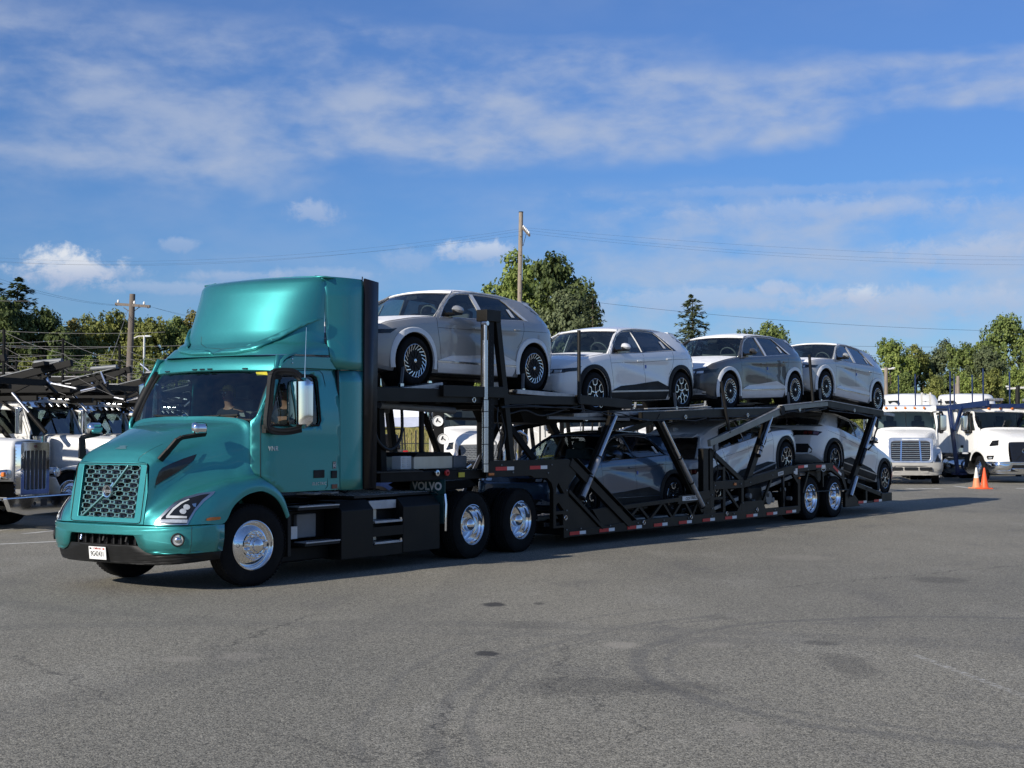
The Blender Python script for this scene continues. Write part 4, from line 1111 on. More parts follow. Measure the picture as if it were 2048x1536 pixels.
def car_wheel(kind, parent, loc, rz):
    w = empty('wheel', parent, loc, (0, 0, rz))
    if not turb:
        prof = [(.245, .01), (.262, -.004), (.300, -.012), (.335, -.004), (.355, .012), (.362, .035)]
        for a in (.07, .12, .17):
            prof += [(.363, a - .006), (.353, a - .003), (.353, a + .003), (.363, a + .006)]
        prof += [(.362, .205), (.352, .23), (.300, .25), (.245, .235)]
        turb['tyre'] = MB().lathe(prof, seg=48, closed=True).mesh('tyre')
        turb['barrel'] = MB().lathe([(.235, .20), (.236, .02), (.252, .002), (.250, -.006), (.236, -.004), (.230, .01), (.228, .05), (.10, .045), (0, .04)], seg=48).mesh('rim')
        # turbine: bright blades at the edge of a dark disc
        b = MB(); n = 20
        b.lathe([(.236, -.006), (.244, -.012), (.252, -.007), (.252, .002), (.236, .004)], seg=48, closed=True)
        for k in range(n):
            a = 2 * math.pi * k / n; a2 = a + .30
            p = (.243 * math.cos(a), -.002, .243 * math.sin(a)); q = (.165 * math.cos(a2), .006, .165 * math.sin(a2))
            b.beam(p, q, .013, .016, up=(0, 1, 0))
        turb['t_blade'] = b.mesh('blade_ring')
        b = MB(); b.lathe([(.225, .014), (.20, .006), (.16, .002), (.07, .004), (.035, .0), (0, -.002)], seg=40)
        for k in range(10):
            a = 2 * math.pi * k / 10
            b.beam((.04 * math.cos(a), 0, .04 * math.sin(a)), (.16 * math.cos(a + .4), .0, .16 * math.sin(a + .4)), .02, .012, up=(0, 1, 0))
        turb['t_disc'] = b.mesh('disc')
        # five crooked double spokes
        b = MB(); b.lathe([(.240, -.004), (.247, -.008), (.251, -.006), (.251, .002), (.240, .004)], seg=48, closed=True)
        def Pp(r, a, d=0): return (r * math.cos(a), d, r * math.sin(a))
        for k in range(5):
            a = 2 * math.pi * k / 5 + .3
            for s_ in (-1, 1):
                b.beam(Pp(.03, a, .008), Pp(.135, a + s_ * .10, .0), .017, .016, up=(0, 1, 0)) if s_ == 1 else None
                b.beam(Pp(.135, a + .10, .0), Pp(.165, a + .10 + s_ * .36, .0), .015, .016, up=(0, 1, 0))
                b.beam(Pp(.165, a + .10 + s_ * .36, .0), Pp(.236, a + .10 + s_ * .30, -.002), .015, .016, up=(0, 1, 0))
        turb['s_spoke'] = b.mesh('spoke_set')
        b = MB(); b.lathe([(.225, .028), (.05, .022), (.03, .004), (0, .002)], seg=30)
        for k in range(5):
            a = 2 * math.pi * k / 5 + .3
            b.prism([(.05 * math.cos(a + .1 + q), .05 * math.sin(a + .1 + q)) for q in (-.9, .9)] + [(.232 * math.cos(a + .1 + q), .232 * math.sin(a + .1 + q)) for q in (.27, 0, -.27)], 'y', .006, .02)
        turb['s_disc'] = b.mesh('disc')
        turb['cap'] = MB().lathe([(.030, .0), (.028, -.010), (0, -.013)], seg=20).mesh('centre_cap')
    link('tyre', turb['tyre'], 'rubber', w)
    link('rim', turb['barrel'], 'cladding', w)
    if kind == 't':
        link('blade_ring', turb['t_blade'], 'alloy', w); link('disc', turb['t_disc'], 'cladding', w)
    else:
        link('spoke_set', turb['s_spoke'], 'alloy', w); link('disc', turb['s_disc'], 'cladding', w)
    link('centre_cap', turb['cap'], 'alloy', w)
    return w
CARS = {}
def col(*names): return names
def make_car(key):
    """parts are tagged with a role so that copies can be repainted"""
    root = thing('hatchback_car', 'x', 'car')
    P = {}
    def reg(o, role):
        o['role'] = role; return o
    body = car_body_mesh(); body.parent = root; reg(body, 'paint')
    bb = bvh_of(body); near = cast_axis(bb, 'y', -2, 1); far = cast_axis(bb, 'y', 2, -1)
    front = cast_axis(bb, 'x', -2, 1); rear = cast_axis(bb, 'x', 5, -1); top = cast_axis(bb, 'z', 3, -1)
    dark = MB()
    for x in (0, 3.0):
        for s_ in (-1, 1):
            l = MB().lathe([(.428, s_ * .93), (.428, s_ * .60), (.001, s_ * .60)], c=(x, 0, .355), seg=40)
            reg(l.build('wheel_liner', 'black_plastic', root), 'dark')
    for s_, cst in ((-1, near), (1, far)):
        for x0, nm in ((0, 'wheel_arch'), (3.0, 'wheel_arch')):
            outer, inner = [], []
            for k in range(25):
                a = R(-14) + (math.pi + R(28)) * k / 24
                ca, sa = math.cos(a), math.sin(a)
                ro = .505 * (1 + .045 * abs(math.sin(2 * a)) ** 2)
                zz = .355 + ro * sa
                outer.append((x0 + ro * ca, max(.245, zz))); inner.append((x0 + .433 * ca, .355 + .433 * sa))
            rows = []
            for (o_, i_) in zip(outer, inner):
                xo, zo = o_; xi, zi = i_
                yo = car_w(xo); yi = car_w(xi)
                if zo < .30: pass
                rows.append([(xo, s_ * (yo + .002), zo), (xo * .85 + xi * .15, s_ * (yo + .016), zo * .85 + zi * .15), (xi, s_ * (yi + .020), zi), (xi, s_ * (yi - .06), zi)])
            reg(MB().grid(rows).build(nm, 'cladding', root), 'arch')
            # protective film: broken pieces on the arch
        sill = decal('sill_cladding', [(.52, .365), (.56, .215), (2.44, .215), (2.50, .365)], cst, 'cladding', root, off=.012, rounds=2); reg(sill, 'sill')
        reg(decal('sill_trim', [(.515, .385), (.515, .362), (2.505, .362), (2.505, .385)], cst, 'sill_silver', root, off=.020, rounds=2), 'strip')
        wd = [(.53, .39), (.86, .475), (1.30, .495), (1.95, .545), (2.12, .555), (2.53, .44), (2.53, .39)]
        reg(decal('door_cladding', wd, cst, 'cladding', root, off=.010, rounds=3), 'wedge')
        for pts in ([(.535, 1.03), (.53, .92), (.545, .80), (.60, .55), (.62, .38)], [(1.66, 1.06), (1.655, .8), (1.70, .5), (1.70, .38)], [(2.74, 1.10), (2.73, .96), (2.66, .80), (2.55, .68)]):
            reg(strip_on('panel_gap', pts, cst, 'black_plastic', root, w=.008, off=.0015, n=6), 'dark')
        reg(strip_on('shoulder_crease', [(.545, .885), (1.66, .905), (2.70, .955), (3.45, .975)], cst, 'black_plastic', root, w=.006, off=.001), 'dark')
        for hx, hz in ((1.50, .925), (2.55, .965)):
            q = cst((hx, hz))
            h = MB().box(q[0] + q[1] * .008, (.17, .018, .026), Matrix.Rotation(R(-2), 3, 'Y')).build('door_handle', 'car_white', root, bevel=.006); reg(h, 'handle')
        # greenhouse frame: roof rail, pillars (outline with window holes)
        out = [(.50, 1.03), (.78, 1.265), (1.02, 1.42), (1.28, 1.520), (1.7, 1.548), (2.4, 1.540), (2.9, 1.485), (3.14, 1.44), (3.33, 1.27), (3.56, 1.085), (3.50, 1.06), (2.8, 1.11), (1.6, 1.07)]
        fw = [(.66, 1.065), (.86, 1.24), (1.06, 1.375), (1.24, 1.445), (1.36, 1.468), (1.60, 1.482), (1.655, 1.09)]
        rw = [(1.70, 1.482), (2.10, 1.482), (2.38, 1.465), (2.50, 1.40), (2.70, 1.20), (2.80, 1.14), (1.75, 1.095)]
        fr = panel('roof_pillar', out, 'car_white', s_, holes=[fw, rw], thick=.02, yf=green_y, parent=root, seg=.14); reg(fr, 'paint')
        reg(panel('front_window', fw, 'side_glass', s_, thick=0, off=-.008, yf=green_y, parent=root, seg=.2), 'glass')
        reg(panel('rear_window', rw, 'privacy_glass', s_, thick=0, off=-.008, yf=green_y, parent=root, seg=.2), 'glass')
        bp_ = [(1.605, 1.488), (1.695, 1.488), (1.748, 1.093), (1.660, 1.09)]
        reg(panel('centre_pillar', bp_, 'black_gloss', s_, thick=0, off=.010, yf=green_y, parent=root), 'bpillar')
        qp = [(2.39, 1.468), (2.43, 1.455), (2.80, 1.19), (2.90, 1.128), (2.79, 1.138), (2.69, 1.20), (2.50, 1.395)]
        reg(panel('quarter_trim', qp, 'black_gloss', s_, thick=0, off=.012, yf=green_y, parent=root), 'quarter')
        line = [Vector((p[0], s_ * (green_y(*p) + .004), p[1])) for p in [(.64, 1.055), (.84, 1.245), (1.05, 1.388), (1.23, 1.458), (1.36, 1.481), (1.65, 1.494), (2.10, 1.494), (2.39, 1.478), (2.60, 1.34), (2.86, 1.135)]]
        reg(MB().tube(line, .008, 5).build('window_trim', 'black_gloss', root), 'trim')
        line = [Vector((p[0], s_ * (green_y(*p) + .004), p[1])) for p in [(.62, 1.052), (1.2, 1.068), (1.7, 1.083), (2.86, 1.127)]]
        reg(MB().tube(line, .009, 5).build('belt_trim', 'trim_chrome', root), 'trim')
        # door mirror
        mr_ = MB(); rws = []
        for j in range(7):
            t = j / 6; x = lerp(.80, 1.0, t); bl = (1 - abs(2 * t - 1) ** 3) ** .5 * .85 + .15
            sec = [(.95, 1.135), (.93, 1.175), (.955, 1.235), (1.0, 1.245), (1.06, 1.215), (1.085, 1.165), (1.06, 1.13)]
            rws.append([(x + (.03 if j else 0), s_ * (1.0 + (y - 1.0) * bl), 1.185 + (z - 1.185) * bl) for y, z in sec])
        mr_.grid(rws, close_u=True); mr_.add(rws[0], [tuple(range(7))]); mr_.add(rws[-1], [tuple(range(7))])
        mo = mr_.build('door_mirror', 'car_white', root, merge=True); reg(mo, 'handle')
        reg(MB().prism([(.78, 1.13), (.80, 1.10), (.98, 1.10), (1.0, 1.14)], 'y', s_ * .84, s_ * 1.05).build('mirror_base', 'black_plastic', mo), 'dark')
        reg(panel('mirror_sail', [(.63, 1.06), (.80, 1.20), (.86, 1.07)], 'black_plastic', s_, thick=0, off=.0, yf=green_y, parent=root), 'dark')
        # headlamp, tail lamp
        hl = decal('headlamp', [(s_ * .30, .695), (s_ * .80, .715), (s_ * .86, .74), (s_ * .885, .80), (s_ * .80, .787), (s_ * .30, .772)], front, 'lens_dark', root, off=.006, rounds=4); reg(hl, 'dark')
        for q in (.47, .64):
            reg(decal('lamp_unit', [(s_ * q, .715), (s_ * (q + .13), .72), (s_ * (q + .13), .765), (s_ * q, .76)], front, 'lens_clear', root, off=.010, rounds=2), 'dark')
        hs = decal('headlamp_wing', [(-.86, .72), (-.50, .745), (-.36, .825), (-.52, .80), (-.86, .775)], cst, 'lens_dark', root, off=.006, rounds=3); reg(hs, 'dark')
        tl = decal('tail_lamp', [(s_ * .45, .80), (s_ * .80, .80), (s_ * .86, .905), (s_ * .45, .915)], rear, 'lens_dark', root, off=.006, rounds=3); reg(tl, 'dark')
        for q in range(3):
            reg(decal('tail_cell', [(s_ * (.50 + q * .11), .82), (s_ * (.59 + q * .11), .82), (s_ * (.59 + q * .11), .895), (s_ * (.50 + q * .11), .895)], rear, 'lens_red', root, off=.010, rounds=1), 'dark')
        reg(decal('bumper_vent', [(s_ * .48, .33), (s_ * .62, .43), (s_ * .80, .36), (s_ * .80, .33)], front, 'lens_clear', root, off=.006, rounds=2), 'dark')
    # nose, tail
    reg(decal('nose_panel', [(-.30, .70), (.30, .70), (.30, .77), (-.30, .77)], front, 'black_gloss', root, off=.006, rounds=3), 'dark')
    reg(decal('chin', [(-.80, .30), (.80, .30), (.62, .41), (.40, .43), (-.40, .43), (-.62, .41)], front, 'cladding', root, off=.005, rounds=4), 'sill')
    reg(decal('front_plate_area', [(-.60, .53), (.82, .55), (.82, .61), (-.60, .59)], front, 'film_white', root, off=.007, rounds=3), 'tape')
    reg(decal('rear_bumper', [(-.70, .40), (.70, .40), (.72, .48), (.62, .60), (-.62, .60), (-.72, .48)], rear, 'cladding', root, off=.008, rounds=4), 'sill')
    reg(decal('tail_panel', [(-.45, .80), (.45, .80), (.45, .915), (-.45, .915)], rear, 'black_gloss', root, off=.005, rounds=3), 'dark')
    # hood film (and its gap)
    hp = [(-.70, -.78), (-.45, -.83), (.10, -.86), (.47, -.86), (.53, -.78), (.50, 0), (.53, .78), (.47, .86), (.10, .86), (-.45, .83), (-.70, .78), (-.785, .45), (-.795, 0), (-.785, -.45)]
    reg(decal('hood_film', hp, top, 'film_white', root, off=.006, rounds=5), 'hoodfilm')
    # glass
    def wsc(y, t):
        k = abs(y) / .80
        return Vector((lerp(.53 + .05 * k * k, 1.06 + .16 * k ** 2, t), y * lerp(1.02, .80, t), lerp(1.055 - .005 * k, 1.505 - .025 * k * k, t) + .018 * math.sin(math.pi * t)))
    reg(MB().grid([[wsc(-.80 + 1.6 * i / 16, j / 8) for i in range(17)] for j in range(9)]).build('windscreen', 'windscreen_glass', root), 'glass')
    reg(MB().grid([[wsc(-.80 + 1.6 * i / 16, t) + Vector((0, 0, .004)) for i in range(17)] for t in (.90, 1.0)]).build('shade_band', 'black_gloss', root), 'dark')
    for s_ in (-1, 1):
        rows = []
        for j in range(9):
            t = j / 8; p = wsc(s_ * .80, t); x = lerp(.50, 1.24, t); z = lerp(1.05, 1.512, t)
            q = Vector((x, s_ * (green_y(x, z)), z)); rows.append([p, (p + q) / 2 + Vector((0, s_ * .004, .006)), q])
        reg(MB().grid(rows).build('front_pillar', 'car_white', root, solid=.015), 'paint')
    # roof
    rws = []
    for i in range(13):
        u = i / 12; row = []
        for j in range(17):
            y = -.665 + 1.33 * j / 16; k = abs(y) / .665
            x = lerp(1.04 + .16 * k ** 2, 3.20 - .05 * k ** 2, u)
            row.append(Vector((x, y * interp([0, .6, 1], [1, 1, .96], u), roof_z(x, y))))
        rws.append(row)
    reg(MB().grid(rws).build('roof', 'car_white', root, solid=.02), 'roof')
    # rear glass, spoiler
    def rg(y, t): return Vector((lerp(3.16, 3.60, t) - .03 * (y / .7) ** 2, y * lerp(.95, 1.12, t), lerp(1.49, 1.085, t) - .04 * (abs(y) / .66) ** 2 * (1 - t)))
    reg(MB().grid([[rg(-.66 + 1.32 * i / 12, j / 5) for i in range(13)] for j in range(6)]).build('tailgate_glass', 'privacy_glass', root), 'glass')
    for s_ in (-1, 1):
        rows = []
        for j in range(6):
            t = j / 5; p = rg(s_ * .66, t); x = lerp(3.14, 3.56, t); z = lerp(1.44, 1.085, t)
            rows.append([p, Vector((x, s_ * green_y(x, z), z))])
        reg(MB().grid(rows).build('rear_pillar', 'car_white', root, solid=.01), 'paint')
        pts = [Vector((x, s_ * (green_y(x, z) + .006), z)) for x, z in ((3.0, 1.455), (3.16, 1.46), (3.40, 1.25), (3.22, 1.32))]
        reg(MB().add(pts, [(0, 1, 2, 3)]).build('spoiler_blade', 'film_silver', root), 'blade')
    reg(MB().prism([(3.10, 1.50), (3.34, 1.475), (3.33, 1.455), (3.12, 1.465)], 'y', -.60, .60).build('spoiler', 'car_white', root, bevel=.006), 'paint')
    reg(MB().prism([(2.86, 1.545), (2.98, 1.60), (3.02, 1.595), (3.02, 1.535)], 'y', -.02, .02).build('roof_antenna', 'car_white', root), 'handle')
    # cabin
    reg(MB().prism([(.56, .70), (.56, 1.055), (.75, 1.08), (.98, 1.02), (1.0, .70)], 'y', -.80, .80).build('dashboard', 'cabin_grey', root, bevel=.02), 'dark')
    reg(MB().bb((.58, -.82, 1.045), (3.3, .82, 1.056)).build('cabin_floor', 'cabin_dark', root), 'dark')
    for y in (-.38, .38):
        se = MB().box((1.72, y, 1.14), (.15, .50, .22), (0, R(14), 0)).build('seat', 'cabin_grey', root, bevel=.05); reg(se, 'dark')
        reg(MB().box((1.78, y, 1.32), (.09, .26, .16), (0, R(10), 0)).build('headrest', 'cabin_grey', se, bevel=.04), 'dark')
    reg(MB().box((2.62, 0, 1.13), (.15, 1.3, .16), (0, R(14), 0)).build('rear_bench', 'cabin_grey', root, bevel=.05), 'dark')
    tm = Matrix.Translation((1.02, -.38, 1.11)) @ Matrix.Rotation(R(-24), 4, 'Y')
    reg(MB().tube([tm @ Vector((0, .18 * math.cos(a), .18 * math.sin(a))) for a in [i * math.pi / 10 for i in range(21)]], .015, 7, caps=False).box(tm @ Vector((0, 0, 0)), (.03, .34, .05), Matrix.Rotation(R(-24), 3, 'Y')).build('steering_wheel', 'cabin_grey', root), 'dark')
    reg(MB().box((1.03, 0, 1.42), (.03, .22, .06)).build('inner_mirror', 'cabin_dark', root, bevel=.01), 'dark')
    reg(MB().box((.95, .62, 1.22), (.02, .03, .30), (0, R(35), 0)).build('far_pillar_lining', 'seat_pale', root), 'dark')
    # papers on the rear window and the door tag
    reg(panel('window_sticker', [(2.47, 1.17), (2.56, 1.17), (2.50, 1.30), (2.42, 1.30)], 'plate_white', -1, thick=0, off=.004, yf=green_y, parent=root), 'dark')
    q = near((1.72, .82))
    reg(MB().box(q[0] + q[1] * .006, (.035, .008, .06)).build('door_tag', 'blue_tag', root), 'doortag')
    # underbody
    reg(MB().bb((-.55, -.72, .17), (3.5, .72, .20)).build('underbody', 'black_plastic', root), 'dark')
    for x in (0, 3.0):
        for s_ in (-1, 1):
            w = car_wheel(key, root, (x, s_ * .945, .360), 0 if s_ < 0 else math.pi)
            w['role'] = 'wheel'
    return root
# ================================================================== TRAILER
tl = thing('car_carrier_trailer', 'long black two level car carrier trailer loaded with seven hatchbacks behind the teal truck', 'trailer', K.loc, K.rz)
TB = 'trailer_black'
def sides(fn):
    for s_ in (-1, 1): fn(s_)
def sy(s_, a, b): return (s_ * a, s_ * b)
def side_plate(name, poly, y0, y1, m=TB, holes=(), bevel=.006, both_=True):
    for s_ in (-1, 1) if both_ else (-1,):
        MB().prism(poly, 'y', s_ * y0, s_ * y1, holes=holes).build(name, m, tl, bevel=bevel)
def side_beam(name, p, q, w=.06, h=.08, y=1.245, m=TB, bevel=.005, sides_=(-1, 1), par=None):
    o = None
    for s_ in sides_:
        o = MB().beam((p[0], s_ * y, p[1]), (q[0], s_ * y, q[1]), w, h, up=(0, s_ * 1e-3, 1) if abs(p[0] - q[0]) > 1e-3 else (1, 0, 0)).build(name, m, par or tl, bevel=bevel)
    return o
# gooseneck and front web plate
goose = [(-11.60, 1.215), (-11.50, 1.47), (-9.36, 1.465), (-9.15, 1.36), (-9.15, 1.20), (-9.36, 1.02), (-9.36, .17), (-9.50, .17), (-9.50, .34), (-9.80, .34), (-9.80, .97), (-9.86, 1.09), (-9.98, 1.165), (-10.34, 1.18), (-10.42, 1.215)]
gh = [[(-9.72, .98), (-9.66, 1.08), (-9.50, .90), (-9.72, .90)], [(-9.72, .62), (-9.72, .72), (-9.66, .76), (-9.50, .62)], [(-9.72, .38), (-9.72, .56), (-9.52, .56), (-9.52, .38)]]
side_plate('gooseneck_side', goose, 1.20, 1.28, holes=gh)
side_plate('web_triangle', [(-9.34, .86), (-9.36, .19), (-8.35, .24)], 1.215, 1.262)
side_plate('sill_plate', [(-8.30, .30), (-8.62, .60), (-8.15, .62), (-7.62, .33)], 1.205, 1.255)
side_beam('slope_beam', (-9.30, 1.42), (-7.45, .30), .08, .15, 1.25)
side_beam('slope_beam_flange', (-9.16, 1.475), (-7.30, .36), .12, .02, 1.26)
side_beam('lower_slope_beam', (-9.36, .94), (-8.32, .27), .07, .06, 1.255)
side_plate('bottom_rail', [(-9.46, .175), (-.62, .175), (-.62, .235), (-.64, .34), (-7.40, .35), (-8.3, .30), (-9.46, .28)], 1.20, 1.275)
# conspicuity tape
def tape(x, z, ang=0.0, y=1.2805):
    for s_ in (-1, 1):
        for (a, b, m_) in ((0, .29, 'red_tape'), (.295, .475, 'white_tape')):
            c = (x + (a + b) / 2 * math.cos(ang), s_ * y, z + (a + b) / 2 * math.sin(ang))
            o = MB().box((0, 0, 0), (b - a, .004, .056)).build('reflective_tape', m_, tl); o.location = c; o.rotation_euler = (0, -ang, 0)
for i in range(10): tape(-9.33 + .895 * i, .232)
tape(-11.35, 1.345); tape(-10.45, 1.345)
tape(-.68, 1.165, R(2)); tape(.22, 1.165); tape(1.12, 1.15, R(-25)); 
side_beam('marker_lamp', (-11.53, 1.265), (-11.40, 1.265), .02, .04, 1.285, 'amber')
# truss beside the lower deck
side_beam('truss_chord', (-8.02, .585), (-5.74, .66), .08, .075, 1.24)
side_plate('truss_end', [(-5.78, .58), (-5.74, .73), (-5.05, .755), (-4.98, .78), (-4.58, .80), (-4.52, .70), (-4.56, .63), (-5.6, .57)], 1.20, 1.275)
xs_ = [-7.55, -7.12, -6.75, -6.30, -5.95, -5.55, -5.20, -4.9]
for i in range(len(xs_) - 1):
    zt = lerp(.60, .70, (xs_[i] + 8) / 3); a, b = xs_[i], xs_[i + 1]
    if i % 2 == 0: side_beam('truss_brace', (a, .33), (b, .58 + .02 * i), .05, .055, 1.235)
    else: side_beam('truss_brace', (a, .58 + .02 * i), (b, .33), .05, .055, 1.235)
sgn_ = MB().bb((-5.62, -1.287, .63), (-5.05, -1.279, .715)).build('maker_sign', 'plate_white', tl)
lettering('COTTRELL', 'sign_lettering', .078, 'ink_black', sgn_, Matrix.Translation((-5.31, -1.2895, .672)) @ Matrix.Rotation(R(-2), 4, 'Y') @ RNear @ Matrix.Scale(1.12, 4, (1, 0, 0)), shear=.25)
# centre mast with ladder frame
for s_ in (-1, 1):
    MB().bb((-4.80, s_ * 1.15, .30), (-4.60, s_ * 1.27, 1.60)).build('mast_post', TB, tl, bevel=.008)
    MB().bb((-4.55, s_ * 1.21, .34), (-4.42, s_ * 1.275, 1.58)).build('mast_post', TB, tl, bevel=.006)
    MB().bb((-4.02, s_ * 1.215, .34), (-3.92, s_ * 1.27, 1.24)).build('mast_post', TB, tl, bevel=.006)
    MB().bb((-3.26, s_ * 1.20, .34), (-3.16, s_ * 1.275, .98)).build('mast_post', TB, tl, bevel=.006)
    for z in (1.18, .60):
        MB().bb((-4.42, s_ * 1.22, z), (-4.02, s_ * 1.265, z + .05)).build('ladder_rung', TB, tl, bevel=.004)
    MB().bb((-4.42, s_ * 1.215, .80), (-3.20, s_ * 1.28, .965)).build('mast_girder', TB, tl, bevel=.006)
    MB().beam((-4.50, s_ * 1.24, 1.56), (-3.20, s_ * 1.24, .94), .07, .10).build('mast_brace', TB, tl, bevel=.006)
    MB().beam((-3.92, s_ * 1.24, .82), (-3.30, s_ * 1.24, .36), .05, .06).build('mast_brace', TB, tl, bevel=.004)
    MB().prism([(-4.78, .33), (-4.78, .62), (-4.60, .70), (-4.42, .80), (-4.34, .80), (-4.40, .45), (-4.30, .36)], 'y', s_ * 1.205, s_ * 1.27).build('gusset', TB, tl)
    MB().prism([(-3.45, .34), (-3.25, .52), (-2.35, .52), (-2.20, .34)], 'y', s_ * 1.21, s_ * 1.272).build('gusset', TB, tl)
    MB().lathe([(0, 0), (.07, 0), (.07, .05), (0, .05)], seg=20).xf(Matrix.Translation((-4.36, s_ * 1.27 - (.05 if s_ < 0 else 0), 1.62))).build('pivot_cap', 'cladding_grey', tl)
    MB().box((-3.55, s_ * 1.285, .885), (.09, .02, .05)).build('marker_lamp', 'amber', tl, bevel=.004)
    # arch beam over the trailer axles
    hb_ = [(-3.16, .955), (-1.01, 1.185), (-.62, 1.225), (1.02, 1.225), (1.30, 1.15), (1.72, 1.01), (1.72, .90), (1.40, .93), (1.02, 1.055), (-.62, 1.055), (-1.01, 1.03), (-3.16, .80)]
    MB().prism(hb_, 'y', s_ * 1.20, s_ * 1.28).build('arch_beam', TB, tl, bevel=.008)
    MB().beam((-3.1, s_ * 1.25, .975), (-1.0, s_ * 1.25, 1.20), .12, .018).build('beam_flange', TB, tl)
    for p, q in (((-2.35, .40), (-1.85, 1.0)), ((-1.34, .34), (-1.34, 1.0)), ((-.58, .22), (-.58, 1.04)), ((-.40, .62), (-.12, 1.05)), ((.62, .70), (.62, 1.05))):
        MB().beam((p[0], s_ * 1.24, p[1]), (q[0], s_ * 1.24, q[1]), .05, .06, up=(1, 0, 0)).build('beam_strut', TB, tl, bevel=.004)
    MB().prism([(-.95, 1.04), (-.62, 1.04), (-.54, .22), (-.66, .22), (-.66, .80)], 'y', s_ * 1.22, s_ * 1.262).build('gusset', TB, tl)
    # mudguard web over the wheels
    arc = [(.0 + .58 * math.cos(a), .465 + .58 * math.sin(a)) for a in [R(150 - i * 10) for i in range(11)]] + [(1.25 + .58 * math.cos(a), .465 + .58 * math.sin(a)) for a in [R(125 - i * 10) for i in range(8)]]
    for k in range(len(arc) - 1):
        pass
    MB().prism([(1.42, .93), (1.74, .90), (1.90, .60), (1.80, .60), (1.60, .86)], 'y', s_ * 1.21, s_ * 1.27).build('rear_strut', TB, tl)
    MB().prism([(-.10, 1.06), (.15, 1.0), (.42, .93), (.62, .80), (.85, .93), (1.2, 1.0), (1.3, 1.06)], 'y', s_ * 1.10, s_ * 1.16).build('mudguard_web', TB, tl)
    MB().tube([(-.50, s_ * 1.285, .62), (1.95, s_ * 1.285, .60)], .014, 7).build('guard_bar', TB, tl)
    MB().bb((-2.75, s_ * .75, .42), (-2.10, s_ * 1.15, .80)).build('air_tank', 'frame_black', tl, bevel=.05)
    MB().tube([(-1.9, s_ * 1.0, .55), (-1.9, s_ * 1.2, .55)], .14, 18).build('air_tank', 'cladding_grey', tl)
    # rear foot and ramp
    MB().prism([(1.78, .20), (1.78, .52), (1.92, .60), (2.02, .60), (2.62, .20)], 'y', s_ * 1.20, s_ * 1.275).build('foot_plate', TB, tl, bevel=.006)
    MB().lathe([(0, -.004), (.03, -.004), (.03, .01)], seg=14).xf(Matrix.Translation((1.98, s_ * 1.278, .42))).build('pin_hole', 'ink_black', tl)
    MB().beam((1.95, s_ * 1.22, .80), (3.92, s_ * 1.22, .42), .08, .10).build('ramp_beam', TB, tl, bevel=.006)
    MB().beam((2.45, s_ * 1.24, .27), (4.02, s_ * 1.24, .27), .06, .045).build('ramp_bottom', TB, tl, bevel=.004)
    MB().bb((2.98, s_ * 1.20, .28), (3.08, s_ * 1.26, .62)).build('ramp_post', TB, tl, bevel=.004)
    MB().beam((2.05, s_ * 1.23, .62), (2.60, s_ * 1.23, .28), .05, .05).build('ramp_post', TB, tl, bevel=.004)
    MB().bb((3.90, s_ * .60, .25), (4.55, s_ * 1.275, .45)).build('end_box', TB, tl, bevel=.012)
    MB().prism([(-.4, 0), (.4, 0), (.4, .01), (-.4, .01)], 'y', 0, .01)
tape(2.50, .285); tape(3.42, .285)
MB().lathe([(.085, -1.284), (.095, -1.287), (.10, -1.284)], seg=30).xf(Matrix.Scale(1.25, 4, (1, 0, 0))).xf(Matrix.Translation((.60, 0, 1.115)) @ Matrix.Scale(.72, 4, (0, 0, 1))).build('oval_emblem', 'plate_white', tl)
MB().box((.60, -1.283, 1.12), (.17, .004, .03)).build('oval_emblem_bar', 'silver_letter', tl)
dcl = MB().box((-1.52, -1.283, 1.05), (.25, .004, .075), (0, R(-7), 0)).build('side_decal', 'film_silver', tl)
for k in range(6): MB().box((-1.61 + k * .036, -1.286, 1.04 + k * .0045), (.018, .003, .045)).build('decal_mark', 'cladding_grey', dcl)
MB().box((-.77, -1.283, 1.075), (.10, .004, .13)).box((-.85, -1.2835, 1.06), (.10, .004, .06)).build('notice_label', 'plate_white', tl)
MB().box((-.62, -1.284, .93), (.06, .02, .04)).build('marker_lamp', 'amber', tl)
# floor of the lower deck: two runways, cross members
def runway(name, x0, z0, x1, z1, y0=.50, y1=1.02, parent=tl, m='deck_metal', lip=True):
    for s_ in (-1, 1):
        ym = s_ * (y0 + y1) / 2
        o = MB().beam((x0, ym, z0 - .015), (x1, ym, z1 - .015), y1 - y0, .03).build(name, m, parent)
        if lip:
            for yy in (y0, y1):
                MB().beam((x0, s_ * yy, z0 - .025), (x1, s_ * yy, z1 - .025), .035, .07).build('runway_edge', 'deck_edge', o, bevel=.004)
        b = MB(); L = math.hypot(x1 - x0, z1 - z0); n = int(L / .11)
        for i in range(n):
            t = (i + .5) / n; b.box((lerp(x0, x1, t), ym, lerp(z0, z1, t) + .003), (.03, (y1 - y0) * .8, .012))
        tag(b.build('grip_bars', 'deck_metal', o, smooth=0), kind='stuff')
runway('runway', -8.95, .35, -5.0, .35)
runway('runway', -4.3, .38, -.2, 1.02)
runway('runway', -.2, 1.02, 1.5, 1.03)
runway('runway', 1.5, .99, 3.9, .56); runway('runway', 3.9, .56, 5.3, .40) if False else runway('runway', 3.9, .54, 4.5, .44)
for x in [-9.3, -8.4, -7.5, -6.6, -5.7, -4.8]: MB().bb((x, -1.2, .20), (x + .10, 1.2, .32)).build('crossmember', 'frame_black', tl)
for x, z in ((-4.0, .36), (-3.0, .48), (-2.0, .65), (-1.0, .85), (0, .93), (1.0, .93), (2.0, .83), (3.0, .62), (3.95, .40)): MB().bb((x, -1.2, z - .08), (x + .10, 1.2, z)).build('crossmember', 'frame_black', tl)
MB().bb((4.40, -1.27, .27), (4.54, 1.27, .44)).build('rear_bumper', TB, tl, bevel=.01)
